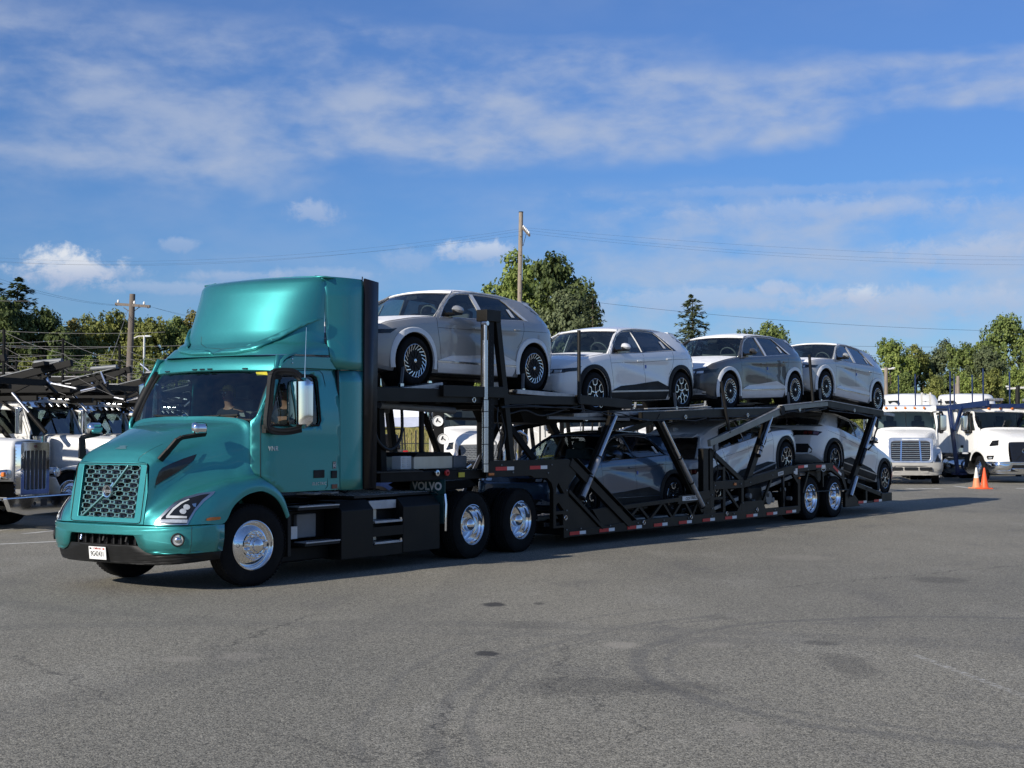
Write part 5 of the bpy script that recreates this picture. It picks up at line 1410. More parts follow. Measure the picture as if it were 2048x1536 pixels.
for s_ in (-1, 1): MB().bb((-.7, s_ * .45, .62), (1.9, s_ * .55, .86)).build('subframe', 'frame_black', tl)
for x in (0, 1.25): MB().tube([(x, -1.0, .465), (x, 1.0, .465)], .065, 10).build('axle', 'frame_black', tl)
for x in (0, 1.25):
    heavy_wheel('dish', tl, (x, -1.25, .465), 0, Rr=.465); heavy_wheel('dish', tl, (x, 1.25, .465), math.pi, Rr=.465)
# hydraulic legs: outer box, bright ram
def ram(name, top, bot, split, y=1.22, w=.13, rr=.035, offs=.06):
    for s_ in (-1, 1):
        P = lambda t: Vector((lerp(top[0], bot[0], t), s_ * y, lerp(top[1], bot[1], t)))
        o = MB().beam(P(.0), P(1), w * .62, w, up=(1, 0, 0)).build(name, TB, tl, bevel=.008)
        f = s_ * (w * .31 + rr * .75)
        q = lambda t: P(t) + Vector((offs * .2, f * .9, 0))
        MB().tube([q(split[0]), q(split[1])], rr, 12).build('ram_rod', 'steel_ram', o)
        MB().tube([q(split[1]), q(split[2])], rr * 1.35, 12).build('ram_sleeve', 'deck_edge' if split[3] else 'black_gloss', o)
        for t in (split[1], (split[1] + split[2]) / 2, split[2]): MB().tube([q(t), q(t + .015)], rr * 1.5, 12).build('ram_band', 'black_plastic', o)
ram('hydraulic_leg', (-7.90, 2.22), (-9.0, .76), (.02, .50, .96, 1))
ram('hydraulic_leg', (-6.46, 2.20), (-4.80, .42), (.05, .42, .95, 1), w=.17)
ram('hydraulic_leg', (-1.93, 2.26), (-3.0, .86), (.02, .45, .58, 1), w=.16)
ram('hydraulic_leg', (3.60, 2.36), (1.99, .46), (.05, .44, .62, 0), w=.17)
for s_ in (-1, 1):
    MB().tube([(2.35, s_ * 1.30, .88), (2.02, s_ * 1.30, .46)], .05, 12).build('ram_foot', 'steel_ram', tl)
# ---- upper deck
side_beam('head_beam', (-14.10, 2.44), (-11.40, 2.46), .10, .20, 1.20)
side_beam('head_beam', (-12.64, 2.52), (-11.13, 2.53), .09, .17, 1.26)
side_beam('deck_beam', (-11.1, 2.42), (-9.05, 2.44), .09, .14, 1.22)
side_beam('deck_beam', (-9.08, 2.46), (-7.42, 2.405), .10, .15, 1.26)
side_beam('deck_beam', (-7.0, 2.19), (-4.60, 2.27), .09, .16, 1.22)
side_beam('deck_beam', (-4.75, 2.27), (-1.45, 2.34), .09, .17, 1.22)
side_beam('deck_edge_strip', (-6.9, 2.335), (-4.55, 2.40), .08, .018, 1.27, 'deck_edge')
side_beam('deck_beam', (-1.50, 2.41), (.86, 2.55), .09, .10, 1.24, 'arm_grey')
side_beam('deck_beam', (.86, 2.55), (4.05, 2.36), .09, .13, 1.24)
side_beam('deck_edge_strip', (-1.46, 2.475), (.86, 2.625), .10, .018, 1.25, 'deck_edge')
side_beam('deck_edge_strip', (.86, 2.625), (4.0, 2.435), .10, .018, 1.25, 'deck_edge')
side_beam('lower_rail', (-9.7, 2.15), (-7.2, 2.14), .05, .05, 1.1, 'cladding_grey')
side_beam('swing_arm', (-1.50, 2.36), (-4.60, 1.70), .07, .13, 1.285, 'arm_grey')
side_beam('swing_arm_cap', (-1.60, 2.425), (-4.10, 1.865), .09, .016, 1.285, 'deck_edge')
for s_ in (-1, 1):
    MB().lathe([(0, 0), (.10, 0), (.10, .05), (0, .05)], seg=20).xf(Matrix.Translation((-1.52, s_ * 1.32 - .025, 2.37))).build('pivot_cap', 'frame_black', tl)
runway('upper_runway', -13.6, 2.52, -12.55, 2.64, .52, 1.20)
runway('upper_runway', -12.55, 2.56, -10.6, 2.52, .52, 1.0)
runway('upper_runway', -10.75, 2.58, -9.15, 2.54, .52, 1.24)
runway('upper_runway', -8.9, 2.22, -4.45, 2.36, .52, 1.06)
runway('upper_runway', -5.9, 2.30, -4.40, 2.37, 1.08, 1.24)
runway('upper_runway', -4.0, 2.38, -1.2, 2.44, .52, 1.06)
runway('upper_runway', -1.2, 2.46, .86, 2.60, .52, 1.18)
runway('upper_runway', .86, 2.60, 4.95, 2.36, .52, 1.18)
for x, z in ((-13.9, 2.40), (-12.7, 2.40), (-11.3, 2.40), (-10.2, 2.36), (-9.1, 2.36), (-8.0, 2.22), (-6.9, 2.16), (-5.8, 2.18), (-4.7, 2.22), (-3.6, 2.26), (-2.5, 2.30), (-1.5, 2.34), (-.4, 2.44), (.8, 2.50), (2.0, 2.44), (3.2, 2.36), (4.0, 2.30)):
    MB().bb((x, -1.2, z - .07), (x + .12, 1.2, z + .07)).build('crossmember', 'frame_black', tl, bevel=.006)
MB().bb((-13.9, -.30, 2.28), (-9.2, .30, 2.46)).build('centre_spine', 'frame_black', tl, bevel=.01)
side_beam('tilt_ram', (-13.1, 2.36), (-11.9, 2.26), .09, .09, .45, 'cladding_grey')
MB().tube([(-13.6, -.9, 2.30), (-11.9, -.9, 2.24)], .05, 12).build('tilt_ram', 'cladding_grey', tl)
# low pans hanging under the second deck
MB().prism([(-9.7, 2.30), (-9.55, 2.08), (-8.6, 2.05), (-8.3, 2.28)], 'y', -.5, .5).build('wheel_pan', 'frame_black', tl)
# tower at the gooseneck
for s_ in (-1, 1):
    MB().bb((-11.50, s_ * 1.10, 1.45), (-11.36, s_ * 1.26, 3.66)).build('tower_post', 'frame_black', tl, bevel=.006)
    MB().beam((-11.26, s_ * 1.22, 3.66), (-10.88, s_ * 1.22, 1.47), .09, .12, up=(1, 0, 0)).build('tower_post', TB, tl, bevel=.006)
    MB().bb((-11.58, s_ * 1.08, 3.62), (-11.22, s_ * 1.29, 3.80)).build('tower_cap', TB, tl, bevel=.008)
    for k in range(20):
        MB().lathe([(0, -.002), (.012, -.002), (.012, .004)], seg=10).xf(Matrix.Translation((-11.43, s_ * 1.262, 1.7 + k * .09))).build('pin_hole', 'ink_black', tl)
    cy = MB().tube([(-11.62, s_ * 1.285, 1.30), (-11.62, s_ * 1.285, 2.40)], .052, 16).build('lift_cylinder', 'steel_ram', tl)
    MB().tube([(-11.62, s_ * 1.285, 2.40), (-11.62, s_ * 1.285, 3.32)], .042, 16).tube([(-11.62, s_ * 1.285, 3.32), (-11.62, s_ * 1.285, 3.60)], .027, 12).build('lift_rod', 'steel_ram', cy)
    MB().tube([(-11.62, s_ * 1.285 - .05, 3.58), (-11.62, s_ * 1.285 + .05, 3.58)], .035, 12).build('lift_eye', 'alloy', cy)
    for z in (1.42, 1.72, 1.98, 2.22, 2.40): MB().tube([(-11.62, s_ * 1.285, z), (-11.62, s_ * 1.285, z + .012)], .055, 14).build('cylinder_band', 'black_plastic', cy)
    # thin load posts
    for (p, q) in (((-9.08, 2.40), (-9.08, 3.62)), ((-3.81, 1.90), (-4.13, 2.90)), ((.04, 2.58), (-.13, 3.61))):
        MB().tube([(p[0], s_ * 1.30, p[1]), (q[0], s_ * 1.30, q[1])], .032, 10).build('load_post', 'black_plastic', tl)
    # front posts under the head deck
    MB().beam((-13.45, s_ * .82, 1.30), (-13.52, s_ * .82, 2.36), .10, .12, up=(1, 0, 0)).build('head_post', 'frame_black', tl, bevel=.006)
    MB().tube([(-12.55, s_ * .80, 1.35), (-12.55, s_ * .80, 2.36)], .042, 10).build('head_post', 'cladding', tl)
    MB().beam((-10.6, s_ * .8, 2.2), (-9.95, s_ * 1.0, 1.46), .07, .09).build('deck_brace', 'frame_black', tl)
    MB().beam((-8.0, s_ * 1.0, 1.95), (-6.0, s_ * 1.0, 2.2), .07, .09).build('deck_brace', 'frame_black', tl)
MB().bb((-13.9, -1.20, 1.20), (-11.45, 1.20, 1.34)).build('kingpin_frame', 'frame_black', tl, bevel=.01)
MB().bb((-14.0, -1.22, 1.335), (-13.0, -.60, 1.352)).build('walk_plate', 'deck_plate_dark', tl)
MB().box((-12.10, -1.21, 1.27), (.14, .01, .07)).build('warning_tag', 'yellow_tag', tl)
MB().prism([(-12.97, 1.37), (-12.97, 1.545), (-12.90, 1.60), (-12.15, 1.60), (-12.08, 1.545), (-12.08, 1.37)], 'y', -1.02, -.30).build('tool_box', 'galvanised', tl, bevel=.01)
MB().prism([(-12.98, 1.55), (-12.90, 1.61), (-12.15, 1.61), (-12.07, 1.55)], 'y', -1.03, -.29).build('tool_box_lid', 'frame_black', tl, bevel=.005)
MB().bb((-12.02, -1.0, 1.36), (-11.7, -.3, 1.55)).build('pump_unit', 'cladding_grey', tl, bevel=.02)
lb = MB().bb((-13.22, -.98, 1.37), (-12.98, -.80, 1.56)).build('louvre_box', 'white_old', tl, bevel=.01)
for i in range(2):
    for k in range(5): MB().box((-13.16 + i * .11, -.985, 1.41 + k * .03), (.055, .014, .012), (R(25), 0, 0)).build('louvre', 'white_old', lb)
MB().tube([(-11.9, -1.15, 1.37), (-11.85, -1.2, 1.42)], .03, 10).build('pressure_gauge', 'alloy', tl)
for (x, m_) in ((-12.72, 'red_plastic'), (-12.95, 'alloy')):
    MB().lathe([(.02, 0), (.045, .005), (.045, .03), (.02, .035)], seg=14).xf(Matrix.Translation((x + .25, -1.25, 1.31))).build('valve_wheel', m_, tl)
# hoses
rh = random.Random(3)
def hose(name, pts, r=.012, m='hose'): MB().tube(catmull(pts, 8), r, 7).build(name, m, tl)
hose('hydraulic_hose', [(-13.62, -.84, 2.34), (-13.68, -.88, 2.0), (-13.62, -.9, 1.78), (-13.40, -.9, 1.66), (-13.20, -.9, 1.74), (-13.08, -.88, 1.95), (-13.06, -.85, 2.34)], .024)
for k in range(7):
    y = -.55 + k * .17
    hose('air_hose', [(-14.35, y, 1.75 + rh.uniform(-.1, .1)), (-14.2, y, 1.45 + rh.uniform(-.15, .1)), (-13.95, y + .05, 1.30), (-13.6, y + .05, 1.36 + rh.uniform(-.05, .1)), (-13.3, y, 1.37)], .013)
for k in range(5):
    y = -.7 + k * .28
    hose('air_hose', [(-14.30, y, 1.62), (-14.25, y + .05, 1.2), (-14.1, y, 1.06), (-13.95, y + .02, 1.15), (-13.8, y, 1.36)], .012)
for s_ in (-1,):
    hose('deck_hose', [(-11.3, -1.15, 2.35), (-11.0, -1.2, 2.2), (-10.5, -1.22, 2.26), (-10.0, -1.2, 2.18), (-9.3, -1.2, 2.30)], .014)
    hose('deck_hose', [(-11.1, -1.2, 2.2), (-11.05, -1.24, 1.9), (-11.12, -1.24, 1.7), (-11.2, -1.2, 1.5)], .014)
    hose('deck_hose', [(-2.3, -1.3, 1.95), (-2.5, -1.32, 1.8), (-2.35, -1.3, 1.66), (-2.2, -1.28, 1.75), (-2.05, -1.26, 2.1)], .014)
    hose('deck_hose', [(3.75, -1.25, 2.25), (3.6, -1.3, 2.05), (3.45, -1.3, 1.85), (3.35, -1.3, 1.65), (3.1, -1.28, 1.5)], .02)

# small hardware: bolts, tie down rings, rub marks, extra hoses along the decks
bolt = MB().lathe([(0, -.012), (.013, -.010), (.015, 0)], seg=8).mesh('bolt'); bolt.materials.append(M['cladding_grey'])
def bolts(pts, y=-1.281):
    for (x, z) in pts:
        for s_ in (-1, 1):
            o = bpy.data.objects.new('bolt', bolt); COL.objects.link(o); o.parent = tl; o.location = (x, s_ * abs(y), z); o.rotation_euler = (0, 0, 0 if s_ < 0 else math.pi)
bolts([(-9.95, 1.25), (-9.85, 1.38), (-10.9, 1.28), (-11.2, 1.4), (-9.42, .30), (-9.42, .62), (-9.42, .95), (-4.66, .55), (-4.48, .44), (-4.48, .70), (-4.36, .88), (-3.3, .88), (-3.22, .5), (-2.9, .90), (-1.9, 1.02), (-.9, 1.12), (-.2, 1.10), (.9, 1.10), (1.55, .99)])
bolts([(-9.0 + .9 * k, .30) for k in range(9)])
ringm = MB().tube([(.035 * math.cos(a), 0, .035 * math.sin(a)) for a in [i * math.pi / 6 for i in range(13)]], .007, 6, caps=False).mesh('tie_ring'); ringm.materials.append(M['alloy'])
for x, z in ((-9.46, .50), (-7.0, .30), (-5.3, .32), (-3.9, .32), (-2.6, .34), (-11.9, 2.40), (-8.4, 2.37), (-5.5, 2.2), (-3.0, 2.26), (-.6, 2.40), (2.3, 2.42)):
    for s_ in (-1, 1):
        o = bpy.data.objects.new('tie_ring', ringm); COL.objects.link(o); o.parent = tl; o.location = (x, s_ * 1.29, z); o.rotation_euler = (0, .4, 0)
for (x0, x1, z0, z1) in ((-11.2, -9.0, 2.33, 2.34), (-9.0, -6.8, 2.30, 2.16), (-6.9, -4.7, 2.13, 2.2), (-4.6, -1.6, 2.18, 2.28), (-1.4, .8, 2.36, 2.46), (.9, 3.8, 2.46, 2.30)):
    for k in range(2):
        hose('deck_hose', [(lerp(x0, x1, t), -1.27 - .012 * k, lerp(z0, z1, t) - .03 * k + rh.uniform(-.03, .02)) for t in (0, .2, .4, .6, .8, 1)], .010)
for (x, z0, z1) in ((-4.34, .95, 1.6), (-1.42, .4, .95), (-11.3, 1.5, 2.3)):
    hose('deck_hose', [(x, -1.29, z0), (x + .06, -1.30, lerp(z0, z1, .4)), (x - .03, -1.30, lerp(z0, z1, .7)), (x + .02, -1.27, z1)], .011)
for (x, z) in ((-2.72, .62), (-2.55, .50), (-2.05, .62), (-1.7, .5), (-1.15, .7), (-.85, .5)):
    MB().tube([(x, -1.1, z), (x, -1.2, z)], rh.uniform(.03, .06), 12).build('air_valve', 'cladding_grey', tl)
# ================================================================== THE SEVEN CARS ON THE TRAILER
SCHEMES = {
 'film_silver_grey': dict(paint='car_silver', handle='car_silver', roof='film_white', hoodfilm='film_white', arch='film_silver', sill='film_silver', wedge='film_silver', strip='trim_chrome', trim='trim_chrome', bpillar='film_silver', quarter='film_silver', blade='film_silver', tape='film_white'),
 'film_graphite': dict(paint='car_graphite', handle='car_graphite', roof='film_white', hoodfilm='film_white', arch='film_silver', sill='film_silver', wedge='film_silver', strip='trim_chrome', trim='trim_chrome', bpillar='film_silver', quarter='film_silver', blade='film_silver', tape='film_silver'),
 'film_pale': dict(paint='car_silver_pale', handle='car_silver_pale', roof='film_white', hoodfilm='film_white', arch='film_silver', sill='film_silver', wedge='film_silver', strip='trim_chrome', trim='black_gloss', bpillar='film_silver', quarter='film_silver', blade='film_silver', tape='film_white'),
 'white': dict(paint='car_white', handle='car_white', roof='car_white', hoodfilm=None, arch='cladding', sill='cladding', wedge='cladding', strip='sill_silver', trim='black_gloss', bpillar='black_gloss', quarter='black_gloss', blade='car_white', tape=None),
 'blue': dict(paint='car_blue', handle='car_blue', roof='car_blue', hoodfilm=None, arch='cladding', sill='cladding', wedge='cladding', strip='cladding', trim='black_gloss', bpillar='black_gloss', quarter='black_gloss', blade='film_silver', tape=None),
}
def paint_car(root, scheme):
    S = SCHEMES[scheme]; dead = []
    def walk(o):
        for ch in kids(o):
            r_ = ch.get('role')
            if r_ in S:
                if S[r_] is None: dead.append(ch)
                elif ch.type == 'MESH':
                    me = ch.data.copy(); me.materials.clear(); me.materials.append(M[S[r_]]); ch.data = me
            walk(ch)
    walk(root)
    for d in dead:
        for g in kids(d): bpy.data.objects.remove(g)
        bpy.data.objects.remove(d)
def strip_roles():
    for o in bpy.data.objects:
        if 'role' in o.keys(): del o['role']
def pose(root, front, rear_, back=False):
    """front, rear_: (x, z) of the tyre contact of the front and rear axle in trailer coordinates"""
    dz = rear_[1] - front[1]
    m = K.m @ Matrix.Translation((front[0], 0, front[1])) @ (Matrix.Rotation(math.pi, 4, 'Z') if back else Matrix.Identity(4)) @ Matrix.Rotation(-math.asin(dz / 3.0), 4, 'Y')
    root.location = m.to_translation(); root.rotation_euler = m.to_euler()
GC = 'new hatchbacks loaded on the carrier trailer'
proto_t = make_car('t'); proto_s = make_car('s')
plan = [
 ('t', 'film_silver_grey', (-12.87, 2.605), (-9.83, 2.60), False, 'silver grey hatchback with white hood film, highest one, right behind the teal cab'),
 ('s', 'white', (-8.03, 2.24), (-4.99, 2.345), False, 'white hatchback with black wheel arches, second on the upper deck behind the silver grey one'),
 ('t', 'film_graphite', (-3.09, 2.39), (-.12, 2.485), False, 'dark graphite hatchback with white roof and hood film, third on the upper deck'),
 ('t', 'film_pale', (1.49, 2.60), (4.45, 2.385), False, 'pale silver hatchback with white hood film, last on the upper deck, tilted backward'),
 ('s', 'blue', (-8.36, .35), (-5.36, .35), False, 'dark blue hatchback facing forward on the lower deck behind the sloping beam'),
 ('s', 'white', (-.48, .99), (-3.44, .43), True, 'white hatchback facing backward with nose raised on the lower deck behind the mast'),
 ('s', 'white', (4.86, .425), (1.89, .93), True, 'white hatchback facing backward and nose down at the very rear of the lower deck'),
]
first = {'t': True, 's': True}
builds = []
for (k, sch, f, r_, bk, lab) in plan:
    base = proto_t if k == 't' else proto_s
    builds.append(base if first[k] else copy_tree(base)); first[k] = False
for root, (k, sch, f, r_, bk, lab) in zip(builds, plan):
    paint_car(root, sch); pose(root, f, r_, bk); tag(root, lab, 'car', GC)
    # tie-down straps over the wheels belong to the car's wheels, ratchets sit on the deck
strip_roles()
# partial film on the hood of the white upper car
def film_on(root, poly, name='hood_film'):
    body = [o for o in kids(root) if o.name.split('.')[0] == 'body'][0]
    vs = [v.co.copy() for v in body.data.vertices]; bvh = BVHTree.FromPolygons(vs, [tuple(p.vertices) for p in body.data.polygons])
    decal(name, poly, cast_axis(bvh, 'z', 3, -1), 'film_white', root, off=.006, rounds=5)
film_on(builds[1], [(.50, -.80), (.50, .30), (.47, .86), (.30, .88), (.22, .4), (.20, 0), (.12, -.35), (-.05, -.62), (.02, -.84), (.35, -.87)])
# wheel straps
straps = [(-12.87 - .33, 2.60, -12.87 - .42, 2.56), (-10.25, 2.60, -10.32, 2.56), (-8.6, 2.3, -8.5, 2.1), (-5.42, 2.40, -5.44, 2.34), (-3.55, 2.44, -3.56, 2.38), (-.58, 2.52, -.59, 2.46), (1.05, 2.64, 1.0, 2.60), (4.35, .52, 4.3, .48)]
for (x, z, x2, z2) in straps:
    for s_ in (-1, 1):
        o = MB().beam((x, s_ * 1.0, z + .26), (x2, s_ * 1.04, z2), .05, .014, up=(1, 0, 0)).build('wheel_strap', 'cladding_grey', tl)
        MB().box((x2, s_ * 1.04, z2 + .03), (.07, .05, .05)).build('ratchet', 'alloy', o)
# ================================================================== PEOPLE IN THE CAB
def skin_mesh(name, verts, edges, root_i, m, parent, mtx=None, sub=2):
    me = bpy.data.meshes.new(name); me.from_pydata([v[0] for v in verts], edges, [])
    o = bpy.data.objects.new(name, me); COL.objects.link(o)
    md = o.modifiers.new('skin', 'SKIN'); md.use_smooth_shade = True
    for i, v in enumerate(verts):
        r_ = v[1]; sv = me.skin_vertices[0].data[i]; sv.radius = r_ if isinstance(r_, tuple) else (r_, r_); sv.use_root = (i == root_i)
    ms = o.modifiers.new('sub', 'SUBSURF'); ms.levels = sub; ms.render_levels = sub
    dg = bpy.context.evaluated_depsgraph_get(); m2 = bpy.data.meshes.new_from_object(o.evaluated_get(dg))
    bpy.data.objects.remove(o)
    for p in m2.polygons: p.use_smooth = True
    if mtx is not None: m2.transform(mtx)
    return link(name, m2, m, parent)
def seated_person(label, loc, yaw, top, hair, cap=False, glasses=False, reach=True, lower='cloth_grey'):
    """local: x forward, y left, z up; origin at the seat under the pelvis"""
    p = thing('person', label, 'person', loc, yaw)
    # one continuous body: pelvis, spine, neck, head, arms and legs
    V = [((0, 0, .10), (.17, .13)), ((-.02, 0, .28), (.165, .115)), ((-.03, 0, .44), (.17, .10)), ((-.01, 0, .53), (.10, .07)), ((.01, 0, .60), (.055, .055)), ((.03, 0, .68), (.062, .066)), ((.045, 0, .76), (.078, .092)), ((.03, 0, .84), (.060, .072))]
    Ed = [(i, i + 1) for i in range(7)]
    for s_ in (-1, 1):
        b0 = len(V)
        V += [((-.02, s_ * .18, .50), .062), ((.06, s_ * .235, .30), .048), ((.28, s_ * .20, .26), .038), ((.40, s_ * .17, .33), .027), ((.46, s_ * .16, .355), (.038, .018))]
        Ed += [(3, b0)] + [(b0 + i, b0 + i + 1) for i in range(4)]
        b1 = len(V)
        V += [((.05, s_ * .10, .09), .095), ((.45, s_ * .13, .12), .065), ((.50, s_ * .13, -.25), .045), ((.50, s_ * .13, -.38), .038), ((.60, s_ * .13, -.40), (.045, .028))]
        Ed += [(0, b1)] + [(b1 + i, b1 + i + 1) for i in range(4)]
    body = skin_mesh('body', V, Ed, 0, 'skin', p)
    # clothing: shirt and trousers as slightly larger shells
    sv = [((-.0, 0, .13), (.185, .145)), ((-.02, 0, .28), (.180, .13)), ((-.03, 0, .45), (.205, .135)), ((-.01, 0, .555), (.15, .11)), ((.005, 0, .605), (.078, .078))]
    se = [(0, 1), (1, 2), (2, 3), (3, 4)]
    for s_ in (-1, 1):
        b0 = len(sv); sv += [((-.02, s_ * .18, .50), .074), ((.05, s_ * .235, .33), .06), ((.09, s_ * .23, .29), .056)]; se += [(3, b0), (b0, b0 + 1), (b0 + 1, b0 + 2)]
    skin_mesh('shirt', sv, se, 0, top, p)
    tv = [((0, 0, .09), (.18, .14))]; te = []
    for s_ in (-1, 1):
        b0 = len(tv); tv += [((.08, s_ * .10, .09), .105), ((.45, s_ * .13, .12), .078), ((.50, s_ * .13, -.22), .06)]; te += [(0, b0), (b0, b0 + 1), (b0 + 1, b0 + 2)]
    skin_mesh('trousers', tv, te, 0, lower, p)
    # fingers
    for s_ in (-1, 1):
        for k, (dy, ln) in enumerate(((-.026, .066), (-.009, .076), (.009, .072), (.026, .056))):
            y = s_ * .16 + dy
            skin_mesh('finger', [((.475, y, .36), .0095), ((.475 + ln * .5, y, .375), .009), ((.475 + ln * .7, y, .352), .008), ((.475 + ln * .6, y, .335), .007)], [(0, 1), (1, 2), (2, 3)], 0, 'skin', p, sub=1)
        skin_mesh('thumb', [((.44, s_ * .13, .355), .012), ((.47, s_ * .105, .375), .010), ((.50, s_ * .10, .372), .009)], [(0, 1), (1, 2)], 0, 'skin', p, sub=1)
    # face
    MB().prism([(.118, .745), (.150, .738), (.122, .79)], 'y', -.014, .014).build('nose', 'skin', p, bevel=.004)
    for s_ in (-1, 1):
        MB().lathe([(0, -.012), (.009, -.008), (.012, 0)], axis='x', seg=10).xf(Matrix.Translation((.122, s_ * .030, .790)) @ Matrix.Scale(-1, 4, (1, 0, 0))).build('eye', 'plate_white', p)
        MB().lathe([(0, -.014), (.005, -.012)], axis='x', seg=8).xf(Matrix.Translation((.122, s_ * .030, .790)) @ Matrix.Scale(-1, 4, (1, 0, 0))).build('pupil', 'ink_black', p)
        MB().lathe([(.006, -.006), (.018, -.004), (.020, .004), (.010, .008)], seg=12).xf(Matrix.Translation((.03, s_ * .080, .765)) @ Matrix.Scale(1.7, 4, (0, 0, 1))).build('ear', 'skin', p)
    MB().box((.124, 0, .712), (.006, .045, .008)).build('mouth', 'red_plastic', p, bevel=.002)
    # hair or cap
    rows = []
    for j in range(9):
        a = j / 8 * 1.75; rr = math.sin(a); zz = math.cos(a)
        rows.append([Vector((.028 + .100 * rr * math.cos(t) - .008, .086 * rr * math.sin(t), .80 + .098 * zz + (.030 * rr if math.cos(t) > .3 else -.055 * max(0, a - 1.0) * 1.2))) for t in [2 * math.pi * k / 20 for k in range(20)]])
    hr = MB().grid(rows, close_u=True).build('cap' if cap else 'hair', hair, p, solid=.006)
    if cap:
        MB().grid([[Vector((.10 + .09 * t * math.cos(a) , .075 * math.sin(a) * (1 - .2 * t), .842 - .012 * t - .015 * math.sin(a) ** 2)) for a in [R(-80 + 16 * i) for i in range(11)]] for t in (0, .5, 1)]).build('peak', hair, hr, solid=.004)
    if glasses:
        for s_ in (-1, 1):
            g_ = MB().tube([Vector((.142, s_ * .032 + .024 * math.cos(a), .790 + .017 * math.sin(a))) for a in [i * math.pi / 8 for i in range(17)]], .0025, 5, caps=False).build('glasses_rim', 'ink_black', p)
            MB().tube([(.142, s_ * .056, .792), (.04, s_ * .082, .785)], .0022, 5).build('glasses_arm', 'ink_black', g_)
    return p
def in_cab(x, y, z): return T.m @ Vector((x, y, z))
fw_yaw = T.rz + math.pi
seated_person('driver with dark hair and glasses in a black shirt seen through the cab side window', in_cab(1.24, -.60, 1.66), fw_yaw, 'cloth_black', 'hair_dark', glasses=True)
seated_person('passenger with a yellow cap in dark clothing seen through the truck windscreen', in_cab(1.24, .45, 1.66), fw_yaw, 'cloth_black', 'cap_yellow', cap=True)
# ================================================================== GROUND
gm = bpy.data.materials.new('asphalt'); gm.use_nodes = True
nd, lk = gm.node_tree.nodes, gm.node_tree.links
gb = nd['Principled BSDF']; gb.inputs['Specular IOR Level'].default_value = .35
gtc = nd.new('ShaderNodeTexCoord')
def gnode(t, **kw):
    n = nd.new(t)
    for k, v in kw.items(): setattr(n, k, v)
    return n
def gnoise(scale, detail=5, rough=.55, stretch=(1, 1, 1), rot=0, dist=0, loc=(0, 0, 0)):
    m = gnode('ShaderNodeMapping'); m.inputs['Scale'].default_value = stretch; m.inputs['Rotation'].default_value = (0, 0, rot); m.inputs['Location'].default_value = loc
    lk.new(gtc.outputs['Object'], m.inputs[0])
    n = gnode('ShaderNodeTexNoise'); n.inputs['Scale'].default_value = scale; n.inputs['Detail'].default_value = detail
    n.inputs['Roughness'].default_value = rough; n.inputs['Distortion'].default_value = dist; lk.new(m.outputs[0], n.inputs[0]); return n.outputs[0]
def gmath(op, a, b=None, c=None, clamp=False):
    n = gnode('ShaderNodeMath', operation=op, use_clamp=clamp)
    for i, v in enumerate((a, b, c)):
        if v is None: continue
        if isinstance(v, (int, float)): n.inputs[i].default_value = v
        else: lk.new(v, n.inputs[i])
    return n.outputs[0]
def gss(v, a, b, o0=0.0, o1=1.0):
    n = gnode('ShaderNodeMapRange', interpolation_type='SMOOTHSTEP'); lk.new(v, n.inputs['Value'])
    for k, x in (('From Min', a), ('From Max', b), ('To Min', o0), ('To Max', o1)): n.inputs[k].default_value = x
    return n.outputs[0]
def gmix(f, a, b, mode='MIX'):
    n = gnode('ShaderNodeMix', data_type='RGBA', blend_type=mode)
    for i, v in ((0, f), (6, a), (7, b)):
        if isinstance(v, (int, float, tuple)): n.inputs[i].default_value = v
        else: lk.new(v, n.inputs[i])
    return n.outputs[2]
gsep = gnode('ShaderNodeSeparateXYZ'); lk.new(gtc.outputs['Object'], gsep.inputs[0]); gx, gy = gsep.outputs[0], gsep.outputs[1]
big = gnoise(.16, 4, .5, (1, .6, 1)); mid = gnoise(.9, 5, .6, (1, .45, 1), .3); fine = gnoise(9, 6, .7); grit = gnoise(70, 3, .7)
base = gmix(gss(big, .35, .65), (.186, .176, .146, 1), (.238, .222, .180, 1))
base = gmix(gmath('MULTIPLY', gss(mid, .50, .72), .5), base, (.272, .258, .218, 1))
base = gmix(gmath('MULTIPLY', gss(mid, .28, .46, 1, 0), .45), base, (.130, .124, .114, 1))
fm_ = gmath('ADD', .72, gmath('MULTIPLY', fine, .56))
vo = gnode('ShaderNodeTexVoronoi'); vo.inputs['Scale'].default_value = 105; lk.new(gtc.outputs['Object'], vo.inputs[0])
vs_ = gnode('ShaderNodeSeparateColor'); lk.new(vo.outputs['Color'], vs_.inputs[0])
agg = gmath('MULTIPLY', gss(vs_.outputs[0], 0, 1, .42, 1.55), gss(gnoise(24, 4, .6), .3, .7, .82, 1.18))
chip = gmath('MULTIPLY', gss(vs_.outputs[1], .90, .97), gss(vo.outputs['Distance'], .25, .45, 1, 0))
vm_ = gnode('ShaderNodeVectorMath', operation='SCALE'); lk.new(base, vm_.inputs[0]); lk.new(gmath('MULTIPLY', fm_, agg), vm_.inputs['Scale'])
colr = gmix(gmath('MULTIPLY', chip, .75), vm_.outputs[0], (.55, .51, .43, 1))
